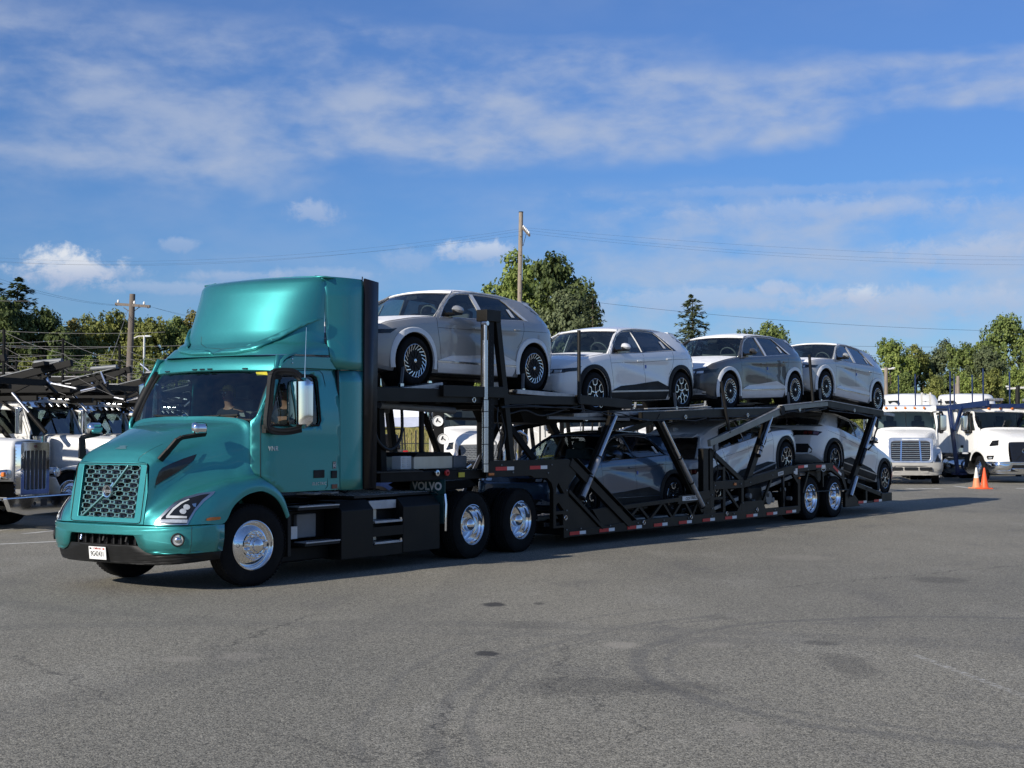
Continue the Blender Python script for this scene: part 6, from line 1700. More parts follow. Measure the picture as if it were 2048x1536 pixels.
# tyre tracks left by turning trucks: arcs of dark rubber
wob = gmath('ADD', gmath('MULTIPLY', gmath('SUBTRACT', gnoise(.35, 3), .5), .5), gmath('MULTIPLY', gmath('SUBTRACT', gnoise(4, 3), .5), .06))
def arc_mark(cx_, cy_, r, w, s, x0=None, x1=None, y0=None, y1=None):
    dx_, dy_ = gmath('SUBTRACT', gx, cx_), gmath('SUBTRACT', gy, cy_)
    d = gmath('SQRT', gmath('ADD', gmath('MULTIPLY', dx_, dx_), gmath('MULTIPLY', dy_, dy_)))
    a = gmath('ABSOLUTE', gmath('SUBTRACT', gmath('ADD', d, wob), r))
    m = gss(a, w * .35, w, 1, 0)
    for v, lim, k in ((gx, x0, 1), (gx, x1, 0), (gy, y0, 1), (gy, y1, 0)):
        if lim is None: continue
        m = gmath('MULTIPLY', m, gss(v, lim - .5, lim + .5, 0, 1) if k else gss(v, lim - .5, lim + .5, 1, 0))
    return gmath('MULTIPLY', m, s)
marks = [arc_mark(4.2, 11.6, 3.15, .11, .50, x1=5.6), arc_mark(4.2, 11.6, 2.90, .05, .35, x1=5.6), arc_mark(7.6, 11.6, 3.3, .11, .42, x1=7.4), arc_mark(7.6, 11.6, 3.06, .05, .3, x1=7.4), arc_mark(6.2, 9.6, 6.7, .09, .42, x1=2.2), arc_mark(6.2, 9.6, 6.48, .05, .35, x1=2.2), arc_mark(6.4, 9.8, 7.4, .06, .28, x1=1.8),
         arc_mark(-2, 2, 12.3, .3, .25, y0=9), arc_mark(18, 4, 13.5, .25, .3, x1=14), arc_mark(4, 30, 17, .3, .22, y1=17), arc_mark(-20, 20, 19.5, .4, .2)]
tot = marks[0]
for m_ in marks[1:]: tot = gmath('MAXIMUM', tot, m_)
tot = gmath('MULTIPLY', tot, gss(gnoise(3.2, 5, .7), .25, .65, .35, 1))
colr = gmix(gmath('MULTIPLY', tot, .95, clamp=True), colr, (.095, .094, .092, 1))
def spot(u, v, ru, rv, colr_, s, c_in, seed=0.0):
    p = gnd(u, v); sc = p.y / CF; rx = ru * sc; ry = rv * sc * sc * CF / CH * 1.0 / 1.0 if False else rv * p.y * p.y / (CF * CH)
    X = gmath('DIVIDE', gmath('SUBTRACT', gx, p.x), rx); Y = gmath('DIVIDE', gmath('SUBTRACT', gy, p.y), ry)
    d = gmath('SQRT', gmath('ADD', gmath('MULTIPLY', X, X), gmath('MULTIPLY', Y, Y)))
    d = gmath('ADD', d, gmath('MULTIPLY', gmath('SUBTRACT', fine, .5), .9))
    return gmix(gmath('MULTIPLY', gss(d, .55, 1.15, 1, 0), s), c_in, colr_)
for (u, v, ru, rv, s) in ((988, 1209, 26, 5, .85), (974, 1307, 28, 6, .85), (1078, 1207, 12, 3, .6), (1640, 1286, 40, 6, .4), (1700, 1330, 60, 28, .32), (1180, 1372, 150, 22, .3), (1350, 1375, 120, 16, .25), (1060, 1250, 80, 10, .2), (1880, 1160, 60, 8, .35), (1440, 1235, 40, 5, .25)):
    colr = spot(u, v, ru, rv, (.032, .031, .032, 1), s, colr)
for (u, v, ru, rv, s) in ((1242, 1290, 40, 7, .8), (1430, 1290, 36, 6, .35), (360, 1318, 46, 7, .5), (480, 1312, 50, 9, .4), (1490, 1455, 36, 14, .4), (985, 1455, 30, 10, .35), (1000, 1518, 34, 7, .5), (1600, 1115, 70, 6, .3), (1080, 1010, 60, 6, .2)):
    colr = spot(u, v, ru, rv, (.34, .31, .26, 1), s * .8, colr)
# worn white line at the right, fine cracks
p0, p1 = gnd(1810, 1302), gnd(2080, 1404); dv = (p1 - p0); Ln = dv.length; dv.normalize()
al = gmath('ADD', gmath('MULTIPLY', gmath('SUBTRACT', gx, p0.x), dv.x), gmath('MULTIPLY', gmath('SUBTRACT', gy, p0.y), dv.y))
ac = gmath('ABSOLUTE', gmath('ADD', gmath('MULTIPLY', gmath('SUBTRACT', gx, p0.x), -dv.y), gmath('MULTIPLY', gmath('SUBTRACT', gy, p0.y), dv.x)))
ln_ = gmath('MULTIPLY', gmath('MULTIPLY', gss(ac, .025, .05, 1, 0), gss(al, 0, .4)), gss(gnoise(14, 5, .7), .46, .62, .05, .75))
colr = gmix(ln_, colr, (.48, .47, .44, 1))
def crack(u0, v0, u1, v1, s=.5):
    global colr
    a, b = gnd(u0, v0), gnd(u1, v1); d_ = b - a; L_ = d_.length; d_.normalize()
    w1 = gmath('MULTIPLY', gmath('SUBTRACT', gnoise(2.2, 6, .7), .5), .8)
    al_ = gmath('ADD', gmath('MULTIPLY', gmath('SUBTRACT', gx, a.x), d_.x), gmath('MULTIPLY', gmath('SUBTRACT', gy, a.y), d_.y))
    ac_ = gmath('ABSOLUTE', gmath('ADD', w1, gmath('ADD', gmath('MULTIPLY', gmath('SUBTRACT', gx, a.x), -d_.y), gmath('MULTIPLY', gmath('SUBTRACT', gy, a.y), d_.x))))
    m_ = gmath('MULTIPLY', gmath('MULTIPLY', gss(ac_, .008, .022, 1, 0), gss(al_, 0, .2)), gss(al_, L_ - .3, L_, 1, 0))
    colr = gmix(gmath('MULTIPLY', m_, s), colr, (.03, .029, .028, 1))
crack(2048, 1130, 1500, 1180, .7); crack(640, 1225, 420, 1300, .6); crack(900, 1400, 870, 1536, .6); crack(1140, 1285, 1090, 1400); crack(1160, 1385, 1225, 1432); crack(1285, 1430, 1255, 1500); crack(20, 1300, 260, 1420, .5); crack(500, 1450, 760, 1536, .4)
lk.new(colr, gb.inputs['Base Color'])
lk.new(gss(fine, .3, .7, .78, .95), gb.inputs['Roughness'])
gbump = gnode('ShaderNodeBump'); gbump.inputs['Strength'].default_value = .5; gbump.inputs['Distance'].default_value = .006
lk.new(gmath('ADD', gmath('MULTIPLY', vo.outputs['Distance'], -.9), gmath('MULTIPLY', grit, .6)), gbump.inputs['Height']); lk.new(gbump.outputs[0], gb.inputs['Normal'])
M['asphalt'] = gm
g_ = MB().add([(-130, -60, 0), (130, -60, 0), (130, 84, 0), (-130, 84, 0)], [(0, 1, 2, 3)]).build('asphalt_lot', 'asphalt'); tag(g_, kind='structure')
mat('field_soil', (.10, .095, .05), .95, var=.35, vscale=.2)
g_ = MB().add([(-2500, -1500, -.02), (2500, -1500, -.02), (2500, 4200, -.02), (-2500, 4200, -.02)], [(0, 1, 2, 3)]).build('ground', 'field_soil'); tag(g_, kind='structure')
mat('road_paint', (.62, .61, .56), .7, var=.25, vscale=3, dirt=.7, dirtcol=(.16, .15, .14))
def paint_line(a, b, w=.12):
    a, b = Vector(a), Vector(b); d = (b - a).normalized(); n = Vector((-d.y, d.x, 0)) * w / 2
    o = MB().add([a + n, b + n, b - n, a - n], [(0, 1, 2, 3)]).build('parking_line', 'road_paint'); o.location.z = .004; tag(o, kind='structure')
for (u0, v0, u1, v1) in ((1814, 977.5, 1834, 978.5), (1838, 977, 1858, 978), (1864, 977, 1880, 978)): paint_line(gnd(u0, v0), gnd(u1, v1), .35)
paint_line(gnd(1908, 972), gnd(1945, 977), .14); paint_line(gnd(2032, 977), gnd(2075, 977), .3)
paint_line(gnd(-10, 1062), gnd(30, 1058), .12); paint_line(gnd(45, 1068), gnd(125, 1060), .12)
paint_line(gnd(-30, 1090), gnd(118, 1083), .14)

# ================================================================== LONG NOSED TRUCKS OF THE ROW ON THE LEFT
def rack(root, lo=-1.3, hi=9.5, z=2.92, mm='frame_black', cables=True, head=True, posts=(0.2, 3.4, 6.6)):
    for s_ in (-1, 1):
        MB().beam((lo + 1.3, s_ * 1.15, z), (hi, s_ * 1.15, z + .02), .12, .20).build('rack_beam', mm, root, bevel=.01)
        MB().beam((lo + 1.3, s_ * 1.15, z + .11), (hi, s_ * 1.15, z + .13), .05, .014).build('rack_edge', 'deck_edge', root)
        MB().beam((lo - .2, s_ * 1.10, z + .42), (lo + 1.6, s_ * 1.12, z + .04), .10, .14).build('rack_ramp', mm, root, bevel=.01)
        MB().beam((lo + .1, s_ * 1.16, z + .46), (lo + 1.5, s_ * 1.16, z + .16), .14, .02).build('rack_edge', 'cladding_grey', root)
        for (a, b, w) in (((1.9, z), (2.8, 1.25), .14), ((4.0, z), (3.05, 1.25), .16), ((6.2, z), (5.2, 1.15), .14), ((8.8, z), (8.0, 1.1), .14)):
            MB().beam((a[0], s_ * 1.20, a[1]), (b[0], s_ * 1.20, b[1]), .09, w, up=(1, 0, 0)).build('rack_leg', mm, root, bevel=.01)
        for (a, b) in (((4.4, z - .1), (3.3, 1.5)), ((1.5, z - .1), (.6, 1.9)), ((2.6, z - .1), (1.5, 1.7)), ((5.6, z - .1), (4.6, 1.6))):
            a3, b3 = Vector((a[0], s_ * 1.24, a[1])), Vector((b[0], s_ * 1.24, b[1])); o = MB().tube([a3, a3.lerp(b3, .5)], .04, 10).build('ram_rod', 'steel_ram', root)
            MB().tube([a3.lerp(b3, .5), b3], .055, 10).build('ram_sleeve', 'frame_black', o)
        MB().tube([(lo + .1, s_ * 1.2, z + .48), (lo + .75, s_ * 1.2, z + .44)], .05, 12).build('winch', 'cladding_grey', root)
        MB().box((lo + .4, s_ * .9, z + .38), (.3, .2, .10), (0, R(10), 0)).build('winch_box', mm, root, bevel=.02)
        for (p_, q_) in (((lo - .1, z + .38), (lo + 1.2, z - .15)), ((lo + .7, z + .25), (lo + .2, z - .2)), ((2.2, z - .1), (1.4, z - .55)), ((3.4, z - .1), (4.2, z - .7))):
            MB().beam((p_[0], s_ * 1.16, p_[1]), (q_[0], s_ * 1.16, q_[1]), .05, .07, up=(0, 1, 0)).build('rack_brace', mm, root)
        for i, x in enumerate(posts): MB().tube([(x, s_ * 1.2, z), (x, s_ * 1.2, z + 1.15)], .032, 8).build('rack_post', mm, root)
        if cables:
            for k in range(3):
                zz = z + 1.10 - k * .32
                for i in range(len(posts) - 1):
                    MB().tube(sag((posts[i], s_ * 1.2, zz), (posts[i + 1], s_ * 1.2, zz + .04), .05 + .02 * k, 8), .0045, 4).build('guard_cable', 'bright_wire', root)
                MB().tube(sag((posts[0], s_ * 1.2, zz), (posts[0] - 1.5, s_ * 1.2, zz - .5 - .1 * k), .05, 8), .0045, 4).build('guard_cable', 'bright_wire', root)
    for x in (lo + .4, lo + 1.4, .8, 2.0, 3.2, 4.4, 5.6, 7.0, 8.4): MB().bb((x, -1.12, z - .05), (x + .10, 1.12, z + .08)).build('rack_crossbar', mm, root, bevel=.008)
    rq = random.Random(int(root.location.x * 10))
    for s_ in (-1, 1):
        MB().beam((lo + 1.9, s_ * 1.10, z + .30), (hi, s_ * 1.10, z + .36), .10, .12).build('rack_beam', mm, root, bevel=.01)
        MB().beam((lo + 2.2, s_ * 1.14, z - .22), (hi, s_ * 1.14, z - .26), .08, .12).build('rack_beam', mm, root, bevel=.01)
        MB().beam((lo + 1.9, s_ * 1.13, z + .365), (hi, s_ * 1.13, z + .425), .04, .012).build('rack_edge', 'deck_edge', root)
        for k in range(14):
            x = lo + rq.uniform(.2, 7.5); zz = z + rq.uniform(-.15, .40); L_ = rq.uniform(.2, .8); an = rq.choice([.3, -.3, .9, -.9, 1.3, 0])
            a_ = Vector((x, s_ * 1.22, zz)); b_ = a_ + Vector((L_ * math.cos(an), 0, L_ * math.sin(an) * .6))
            if rq.random() < .3: MB().tube([a_, b_], .03, 8).build('rack_fitting', 'steel_ram', root)
            else: MB().beam(a_, b_, .05, rq.uniform(.05, .12), up=(0, 1, 0)).build('rack_fitting', mm, root)
    for s_ in (-1, 1): MB().beam((lo + 1.6, s_ * .75, z + .10), (hi, s_ * .75, z + .10), .75, .03).build('rack_runway', 'frame_black', root)
def long_nose(label, loc, yaw, stripe=False, cables=True):
    r = thing('long_nose_truck', label, 'truck', loc, yaw, 'trucks parked in a row on the left')
    W = 'white_paint'
    # hood, loft of rounded sections
    rows = []
    for x, w, zt in ((-1.28, .50, 1.73), (-1.20, .53, 1.755), (-.6, .60, 1.79), (.3, .70, 1.83), (1.15, .80, 1.87)):
        rows.append([(x, -w, .95), (x, -w, 1.3), (x, -w, zt - .16), (x, -w * .94, zt - .05), (x, -w * .80, zt), (x, 0, zt + .02), (x, w * .80, zt), (x, w * .94, zt - .05), (x, w, zt - .16), (x, w, 1.3), (x, w, .95)])
    MB().grid(rows).build('hood', W, r, solid=.01)
    # grille: chrome shell, dark core, bars
    def rr(y, z0, z1, rad):
        P = []
        for (cy_, cz, a0) in ((y - rad, z0 + rad, -90), (y - rad, z1 - rad, 0), (-y + rad, z1 - rad, 90), (-y + rad, z0 + rad, 180)):
            for k in range(5):
                a = R(a0 + 22.5 * k); P.append((cy_ + rad * math.cos(a), cz + rad * math.sin(a)))
        return P
    MB().prism(rr(.475, .66, 1.72, .07), 'x', -1.42, -1.26, holes=[rr(.36, .78, 1.55, .05)]).build('grille_shell', 'chrome', r, bevel=.015)
    MB().bb((-1.33, -.38, .76), (-1.30, .38, 1.58)).build('grille_core', 'cabin_grey', r)
    for k in range(5): MB().bb((-1.40, -.27 + k * .135 - .014, .78), (-1.36, -.27 + k * .135 + .014, 1.56)).build('grille_bar', 'chrome', r, bevel=.004)
    MB().lathe([(0, -1.43), (.045, -1.43), (.05, -1.42)], axis='x', seg=20).xf(Matrix.Translation((0, 0, 1.635)) @ Matrix.Scale(.7, 4, (0, 0, 1))).build('badge', 'lens_red', r)
    for k in range(14): MB().lathe([(0, 0), (.010, 0), (.010, .006)], seg=6).xf(Matrix.Translation((-1.30, .484, .74 + k * .068))).build('rivet', 'alloy', r)
    # bumper
    MB().prism([(-1.18, .62), (-1.05, .40), (-.55, .30), (.55, .30), (1.05, .40), (1.18, .62), (1.18, .66), (-1.18, .66)], 'x', -1.62, -1.52).build('bumper', 'chrome', r, bevel=.02)
    MB().bb((-1.60, -1.16, .655), (-1.35, 1.16, .675)).build('bumper_top', 'chrome', r)
    for y in (-.30, .30): MB().lathe([(0, -1.625), (.035, -1.63), (.04, -1.62)], axis='x', seg=14, c=(0, y, .52)).build('tow_eye', 'ink_black', r)
    MB().bb((-1.626, -.10, .46), (-1.62, .10, .60)).build('plate_recess', 'ink_black', r)
    for s_ in (-1, 1):
        # fender
        rows = []
        for k in range(15):
            a = R(-8 + k * 13.5); ca, sa = math.cos(math.pi - a), math.sin(a)
            x, z = .66 * ca, .50 + .62 * sa
            rows.append([(x * .96, s_ * 1.20, max(.30, z - .05)), (x, s_ * 1.18, max(.32, z)), (x * 1.02, s_ * 1.0, max(.33, z + .04)), (x * 1.0, s_ * .62, max(.33, z + .05))])
        MB().grid(rows).build('fender', W, r, solid=.02)
        MB().grid([[(x, s_ * y, z) for (y, z) in ((1.15, .66), (1.16, .78), (1.0, .98), (.62, 1.05))] for x in (-1.22, -.62)]).build('fender_nose', W, r, solid=.02)
        h = MB().lathe([(.0, -1.40), (.085, -1.39), (.10, -1.36), (.10, -1.22), (.06, -1.12), (0, -1.10)], axis='x', seg=20, c=(0, s_ * .80, 1.10)).xf(Matrix.Translation((0, s_ * .0, 0))).build('headlight', 'chrome', r)
        MB().lathe([(0, -1.41), (.085, -1.40)], axis='x', seg=20, c=(0, s_ * .80, 1.10)).build('headlight_glass', 'lens_clear', h)
        MB().box((-1.34, s_ * .90, 1.10), (.08, .10, .09)).build('turn_lamp', 'amber', h, bevel=.02)
        MB().tube([(.85, s_ * 1.02, .98), (.85, s_ * 1.02, 1.78)], .19, 22).tube([(.85, s_ * 1.02, 1.78), (.85, s_ * 1.02, 1.82)], .205, 22).build('air_cleaner', 'chrome', r)
        for k in range(8): MB().lathe([(0, 0), (.022, .0), (.022, .02), (0, .03)], seg=8).xf(Matrix.Translation((1.02 + (k % 2) * .03, s_ * 1.20, .98 + k * .10))).build('cleaner_lamp', 'amber', r)
        # cab side with window hole
        cp = [(1.15, 1.0), (1.15, 1.85), (1.42, 2.56), (1.52, 2.64), (2.62, 2.64), (2.66, 2.58), (2.66, 1.0)]
        cwn = [(1.36, 1.88), (1.55, 2.42), (2.32, 2.46), (2.38, 2.40), (2.38, 1.88)]
        MB().prism(cp, 'y', s_ * 1.02, s_ * 1.06, holes=[cwn]).build('cab_side', W, r, bevel=.012)
        MB().prism(cwn, 'y', s_ * 1.03, s_ * 1.035).build('side_window', 'side_glass', r)
        MB().tube([(p[0], s_ * 1.065, p[1]) for p in [(1.22, 1.05), (1.22, 1.85), (1.47, 2.52), (2.45, 2.56), (2.47, 1.1)]], .006, 5).build('door_seam', 'black_plastic', r)
        mh_ = MB().box((1.22, s_ * 1.38, 2.18), (.10, .20, .62), (0, 0, s_ * .1)).build('mirror', 'chrome', r, bevel=.03)
        for z in (1.80, 2.54): MB().tube([(1.35, s_ * 1.06, z), (1.25, s_ * 1.38, z)], .014, 6).build('mirror_arm', 'chrome', mh_)
        MB().prism([(2.66, 1.05), (2.66, 2.60), (3.55, 2.60), (3.55, 1.05)], 'y', s_ * 1.02, s_ * 1.06).build('sleeper_side', W, r, bevel=.012)
        MB().lathe([(0, .9), (.29, .9), (.30, .92), (.30, 2.5), (.29, 2.52), (0, 2.52)], axis='x', seg=26, c=(0, s_ * .95, .62)).build('fuel_tank', 'chrome', r)
        heavy_wheel('steer', r, (0, s_ * 1.15, .51), 0 if s_ < 0 else math.pi)
        for x in (5.2, 6.55): heavy_wheel('dish', r, (x, s_ * 1.22, .51), 0 if s_ < 0 else math.pi)
        MB().bb((-1.3, s_ * .40, .60), (8.6, s_ * .48, .90)).build('frame_rail', 'frame_black', r)
    # windscreen in two panes, roof, lamps
    MB().grid([[(lerp(1.13, 1.42, t), y * lerp(1.0, .96, t), lerp(1.86, 2.54, t)) for y in (-1.03, -.6, 0, .6, 1.03)] for t in (0, .5, 1)]).build('windscreen', 'windscreen_glass', r)
    for y in (-1.03, 0, 1.03): MB().tube([(1.12, y, 1.86), (1.41, y * .96, 2.54)], .026 if y else .014, 6).build('windscreen_pillar', W if y else 'black_plastic', r)
    MB().prism([(1.36, 2.50), (1.44, 2.62), (1.6, 2.70), (3.55, 2.70), (3.55, 2.60), (1.5, 2.58)], 'y', -1.05, 1.05).build('roof', W, r, bevel=.03)
    MB().prism([(1.10, 2.46), (1.12, 2.50), (1.42, 2.62), (1.44, 2.57)], 'y', -1.04, 1.04).build('sun_visor', 'chrome', r)
    for k in range(7): MB().lathe([(.0, 1.38), (.03, 1.40), (.035, 1.50)], axis='x', seg=10, c=(0, -.9 + .3 * k, 2.715)).build('roof_lamp', 'alloy', r)
    MB().bb((3.5, -1.04, 1.0), (3.56, 1.04, 2.62)).build('sleeper_back', W, r)
    MB().bb((1.2, -1.0, .95), (3.5, 1.0, 1.02)).build('cab_floor', 'cabin_dark', r)
    MB().bb((1.18, -1.0, 1.0), (1.45, 1.0, 1.88)).build('dashboard', 'cabin_dark', r)
    for y in (-.5, .5): MB().box((2.15, y, 1.85), (.16, .5, .8)).build('seat', 'cabin_grey', r, bevel=.05)
    MB().bb((2.5, -1.0, 1.2), (2.56, 1.0, 2.55)).build('curtain', 'cabin_dark', r)
    rack(r, cables=cables)
    return r
AY = R(164); ax_, ay_ = math.cos(AY), math.sin(AY)
def place_front(u, v, Y, dxl):      # origin so that a point dxl along the truck's axis is seen at pixel u at depth Y
    X = (u - 1024) / CF * Y
    return (X - ax_ * dxl, Y - ay_ * dxl, 0)
long_nose('white long nosed truck with bright chrome grille and bumper, foremost at the left edge', place_front(66, 0, 28.2, -1.35), AY)
long_nose('white long nosed truck second in the left row, its windscreen above the first one', place_front(104, 0, 34.0, 1.28), AY)
long_nose('white long nosed truck third in the left row, half hidden by the teal truck', place_front(216, 0, 39.5, 1.28), AY)
long_nose('white long nosed truck fourth in the left row seen through the teal windscreen', place_front(330, 0, 45.0, 1.28), AY)
long_nose('white long nosed truck fifth in the left row, mostly hidden behind the teal cab', place_front(450, 0, 50.5, 1.28), AY)

# ================================================================== AERODYNAMIC WHITE TRUCKS (share their panels with the teal one)
def base(o): return o.name.split('.')[0]
TK = [o for o in COL.objects if o.parent == tr]
COPY = {'hood', 'fender_lip', 'wheel_house', 'cab_side', 'side_window', 'window_seal', 'door_seam', 'windscreen', 'windscreen_seal', 'windscreen_pillar', 'cowl', 'wiper', 'roof_side', 'cab_floor', 'bulkhead', 'dashboard', 'steering_wheel', 'seat', 'mirror_arm', 'mirror_housing', 'frame_rail', 'door_handle', 'sun_visor', 'wheel'}
_white = {}
def white_truck(name, label, loc, yaw, kind, sleeper=True, tall=False, group=None, blue=False, wheels=True):
    r = thing(name, label, 'truck', loc, yaw, group)
    for o in TK:
        if base(o) in COPY:
            c = copy_tree(o, r)
            if c.type == 'MESH' and c.data.materials and c.data.materials[0] == M['teal_paint']:
                if o.data.name not in _white:
                    me = o.data.copy(); me.materials.clear(); me.materials.append(M['white_paint']); _white[o.data.name] = me
                c.data = _white[o.data.name]
            if c.name.split('.')[0] in ('mirror_housing',) and kind == 'chrome_grille': pass
    L = 3.5 if sleeper else 1.66
    W = 'white_paint'
    for s_ in (-1, 1):
        if sleeper:
            MB().prism([(1.62, 1.10), (1.62, 2.80), (L, 2.80), (L, 1.10)], 'y', s_ * 1.14, s_ * 1.20).build('sleeper_side', W, r, bevel=.02)
            MB().prism([(2.2, 1.10), (2.25, 1.9), (2.9, 2.0), (L + .02, 1.95), (L + .02, 1.10)], 'y', s_ * 1.20, s_ * 1.225).build('side_fairing', 'film_silver' if kind == 'dark_grille' else W, r, bevel=.01)
            MB().prism([(3.52, 1.1), (3.52, 2.8), (3.9, 2.8), (3.9, 1.1)], 'y', s_ * 1.16, s_ * 1.19).build('rear_extender', 'fairing_black', r)
        MB().lathe([(0, 1.0), (.31, 1.0), (.33, 1.03), (.33, 2.7), (.31, 2.73), (0, 2.73)], axis='x', seg=26, c=(0, s_ * .92, .60)).build('fuel_tank', 'alloy', r)
        MB().bb((.72, s_ * .9, .55), (1.05, s_ * 1.2, 1.05)).build('entry_step', 'black_plastic', r, bevel=.02)
    MB().bb((L - .04, -1.16, 1.10), (L, 1.16, 2.80)).build('cab_back', W, r)
    MB().grid([[(x, y, z - .05 * (abs(y) / 1.12) ** 3) for y in [-1.14 + 2.28 * k / 12 for k in range(13)]] for x, z in ((.48, 2.88), (.8, 2.93), (L, 2.95))]).build('roof', W, r, solid=.05)
    if tall:
        rows = []
        for z, x0, w in ((2.90, .72, 1.10), (3.1, .82, 1.08), (3.4, 1.0, 1.05), (3.62, 1.2, 1.0), (3.70, 1.45, .92)):
            rows.append([(L - (L - x0) * abs(math.cos(a)) ** .62, w * math.copysign(abs(math.sin(a)) ** .62, math.sin(a)), z + .05 * (a == 9)) for a in [-math.pi / 2 + math.pi * k / 28 for k in range(29)]])
        rows.append([(lerp(L, p[0], .8), p[1] * .8, p[2] + .03) for p in rows[-1]]); rows.append([(lerp(L, p[0], .3), p[1] * .3, p[2] + .03) for p in rows[-1]])
        MB().grid(rows).build('roof_fairing', W, r)
        for s_ in (-1, 1):
            MB().prism([(1.5, 3.30), (1.62, 3.40), (2.6, 3.40), (2.5, 3.28)], 'y', s_ * 1.04, s_ * 1.10).build('fairing_slot', 'black_gloss', r)
            MB().prism([(L - .5, 2.95), (L - .5, 3.35), (L - .42, 3.5), (L - .38, 2.95)], 'y', s_ * 1.04, s_ * 1.095).build('fairing_slot', 'black_gloss', r)
    for y in ((-.7, -.35, 0, .35, .7) if kind != 'dark_grille' else (-.5, 0, .5)):
        MB().lathe([(0, .36), (.045, .375), (.055, .56)], axis='x', seg=12, c=(0, y, 2.845)).build('roof_lamp', 'amber', r)
    # face
    if kind == 'dark_grille' or kind == 'old_grille':
        bm_ = MB(); wv = .50 if kind == 'dark_grille' else .48
        pl_ = MB().prism([(-wv - .05, .70), (wv + .05, .70), (wv + .12, 1.54), (-wv - .12, 1.54)], 'x', -.012, .05); pl_.v = [gp(v[1], v[2], v[0]) for v in pl_.v]
        pl_.build('grille_panel', 'black_gloss' if kind == 'dark_grille' else 'cladding_grey', r)
        b = MB()
        for i in range(13):
            z = .86 + i * .052
            for j in range(9):
                y = -.46 + j * .115 + (.03 if i % 2 else -.03)
                if abs(y) < .5: b.beam(gp(y - .045, z, -.018), gp(y + .045, z, -.018), .008, .012)
        tag(b.build('grille_mesh', 'cladding' if kind == 'dark_grille' else 'alloy', r, smooth=0), kind='stuff')
        MB().beam(gp(.38, .88, -.02), gp(-.30, 1.5, -.02), .01, .02, up=(1, 0, 0)).build('diagonal_bar', 'cladding' if kind == 'dark_grille' else 'alloy', r)
        MB().lathe([(.06, -.03), (.085, -.035), (.09, -.02), (.06, -.02)], axis='x', seg=24, closed=True).xf(Matrix.Translation(gp(.03, 1.22, 0))).build('badge_ring', 'chrome', r)
        bmat_ = 'chrome' if kind == 'dark_grille' else 'white_paint'
    else:
        def rr2(y, z0, z1, rad):
            P = []
            for (cy_, cz, a0) in ((y - rad, z0 + rad, -90), (y - rad, z1 - rad, 0), (-y + rad, z1 - rad, 90), (-y + rad, z0 + rad, 180)):
                for k in range(5): a = R(a0 + 22.5 * k); P.append((cy_ + rad * math.cos(a), cz + rad * math.sin(a)))
            return P
        gs = MB().prism(rr2(.80, .80, 1.72, .14), 'x', -.05, .05, holes=[rr2(.70, .88, 1.60, .12)]); gs.v = [gp(v[1], v[2], v[0]) for v in gs.v]
        gs.build('grille_shell', 'alloy_soft', r, bevel=.02)
        gs = MB().prism(rr2(.72, .86, 1.62, .12), 'x', .0, .02); gs.v = [gp(v[1], v[2], v[0]) for v in gs.v]; gs.build('grille_core', 'black_gloss', r)
        for k in range(10):
            z = .92 + k * .072; MB().beam(gp(-.69, z, -.02), gp(.69, z, -.02), .05, .022).build('grille_bar', 'cladding_grey' if k % 2 else 'alloy', r)
        for y in (-.36, .36): MB().beam(gp(y, .88, -.04), gp(y * .9, 1.6, -.04), .05, .02, up=(1, 0, 0)).build('grille_rib', 'alloy', r)
        MB().beam(gp(-.30, 1.655, -.06), gp(.30, 1.655, -.06), .02, .05).build('grille_badge', 'film_silver', r)
        bmat_ = 'grey_bumper'
        MB().tube([ws(0, 0) + Vector((-.01, 0, 0)), ws(0, 1) + Vector((-.01, 0, 0))], .014, 6).build('windscreen_bar', 'black_plastic', r)
        for s_ in (-1, 1):
            decal('headlight_bowl', [(-1.12, .90), (-.86, .90), (-.74, 1.0), (-.80, 1.16), (-1.0, 1.10), (-1.10, 1.0)], cast_axis(hb, 'y', s_ * 2.0, -s_), 'lens_clear', r, off=.016, rounds=3)
            MB().prism([(.30, 2.70), (.26, 2.86), (.40, 2.95), (1.0, 2.95), (1.0, 2.70)], 'y', s_ * 1.0, s_ * 1.14).build('roof_corner', W, r, bevel=.03)
    c = copy_tree(bumper, r); me = bumper.data.copy(); me.materials.clear(); me.materials.append(M[bmat_]); c.data = me
    if kind == 'chrome_grille':
        for y0, y1 in ((-.75, -.30), (-.24, .24), (.30, .75)): MB().bb((-1.42, y0, .53), (-1.36, y1, .64)).build('bumper_slot', 'black_gloss', r, bevel=.02)
    MB().bb((-1.34, -.62, .44), (-1.30, .62, .72)).build('bumper_core', bmat_ if kind != 'dark_grille' else 'black_gloss', r)
    vl = [o for o in TK if base(o) == 'lower_valance'][0]; c = copy_tree(vl, r); me = vl.data.copy(); me.materials.clear(); me.materials.append(M['grey_bumper' if kind == 'chrome_grille' else 'chrome']); c.data = me
    for o in TK:
        if kind == 'chrome_grille' and base(o) in ('headlight_lens', 'headlight'): copy_tree(o, r)
    if kind != 'chrome_grille':
        for s_ in (-1, 1):
            for nm, poly, m_, of in (('headlight', [(-.98, .90), (-.70, .885), (-.63, .98), (-.66, 1.03), (-.98, 1.04)], 'lens_dark', .008), ('headlight_lens', [(-.92, .93), (-.76, .92), (-.74, .97), (-.92, .98)], 'lens_clear', .014), ('side_vent', [(-.75, 1.42), (-.45, 1.38), (-.38, 1.42), (-.48, 1.60), (-.75, 1.62)], 'black_gloss', .006)):
                decal(nm, poly, cast_axis(hb, 'y', s_ * 2.0, -s_), m_, r, off=of, rounds=3)
    return r
def fwd_yaw(fx, fy): return math.atan2(-fy, -fx)
white_truck('day_cab_truck', 'white day cab truck with wide chrome grille behind the rear end of the trailer', (gnd(1823, 968).x + .02, 53.5, 0), fwd_yaw(-.16, -.987), 'chrome_grille', sleeper=False)
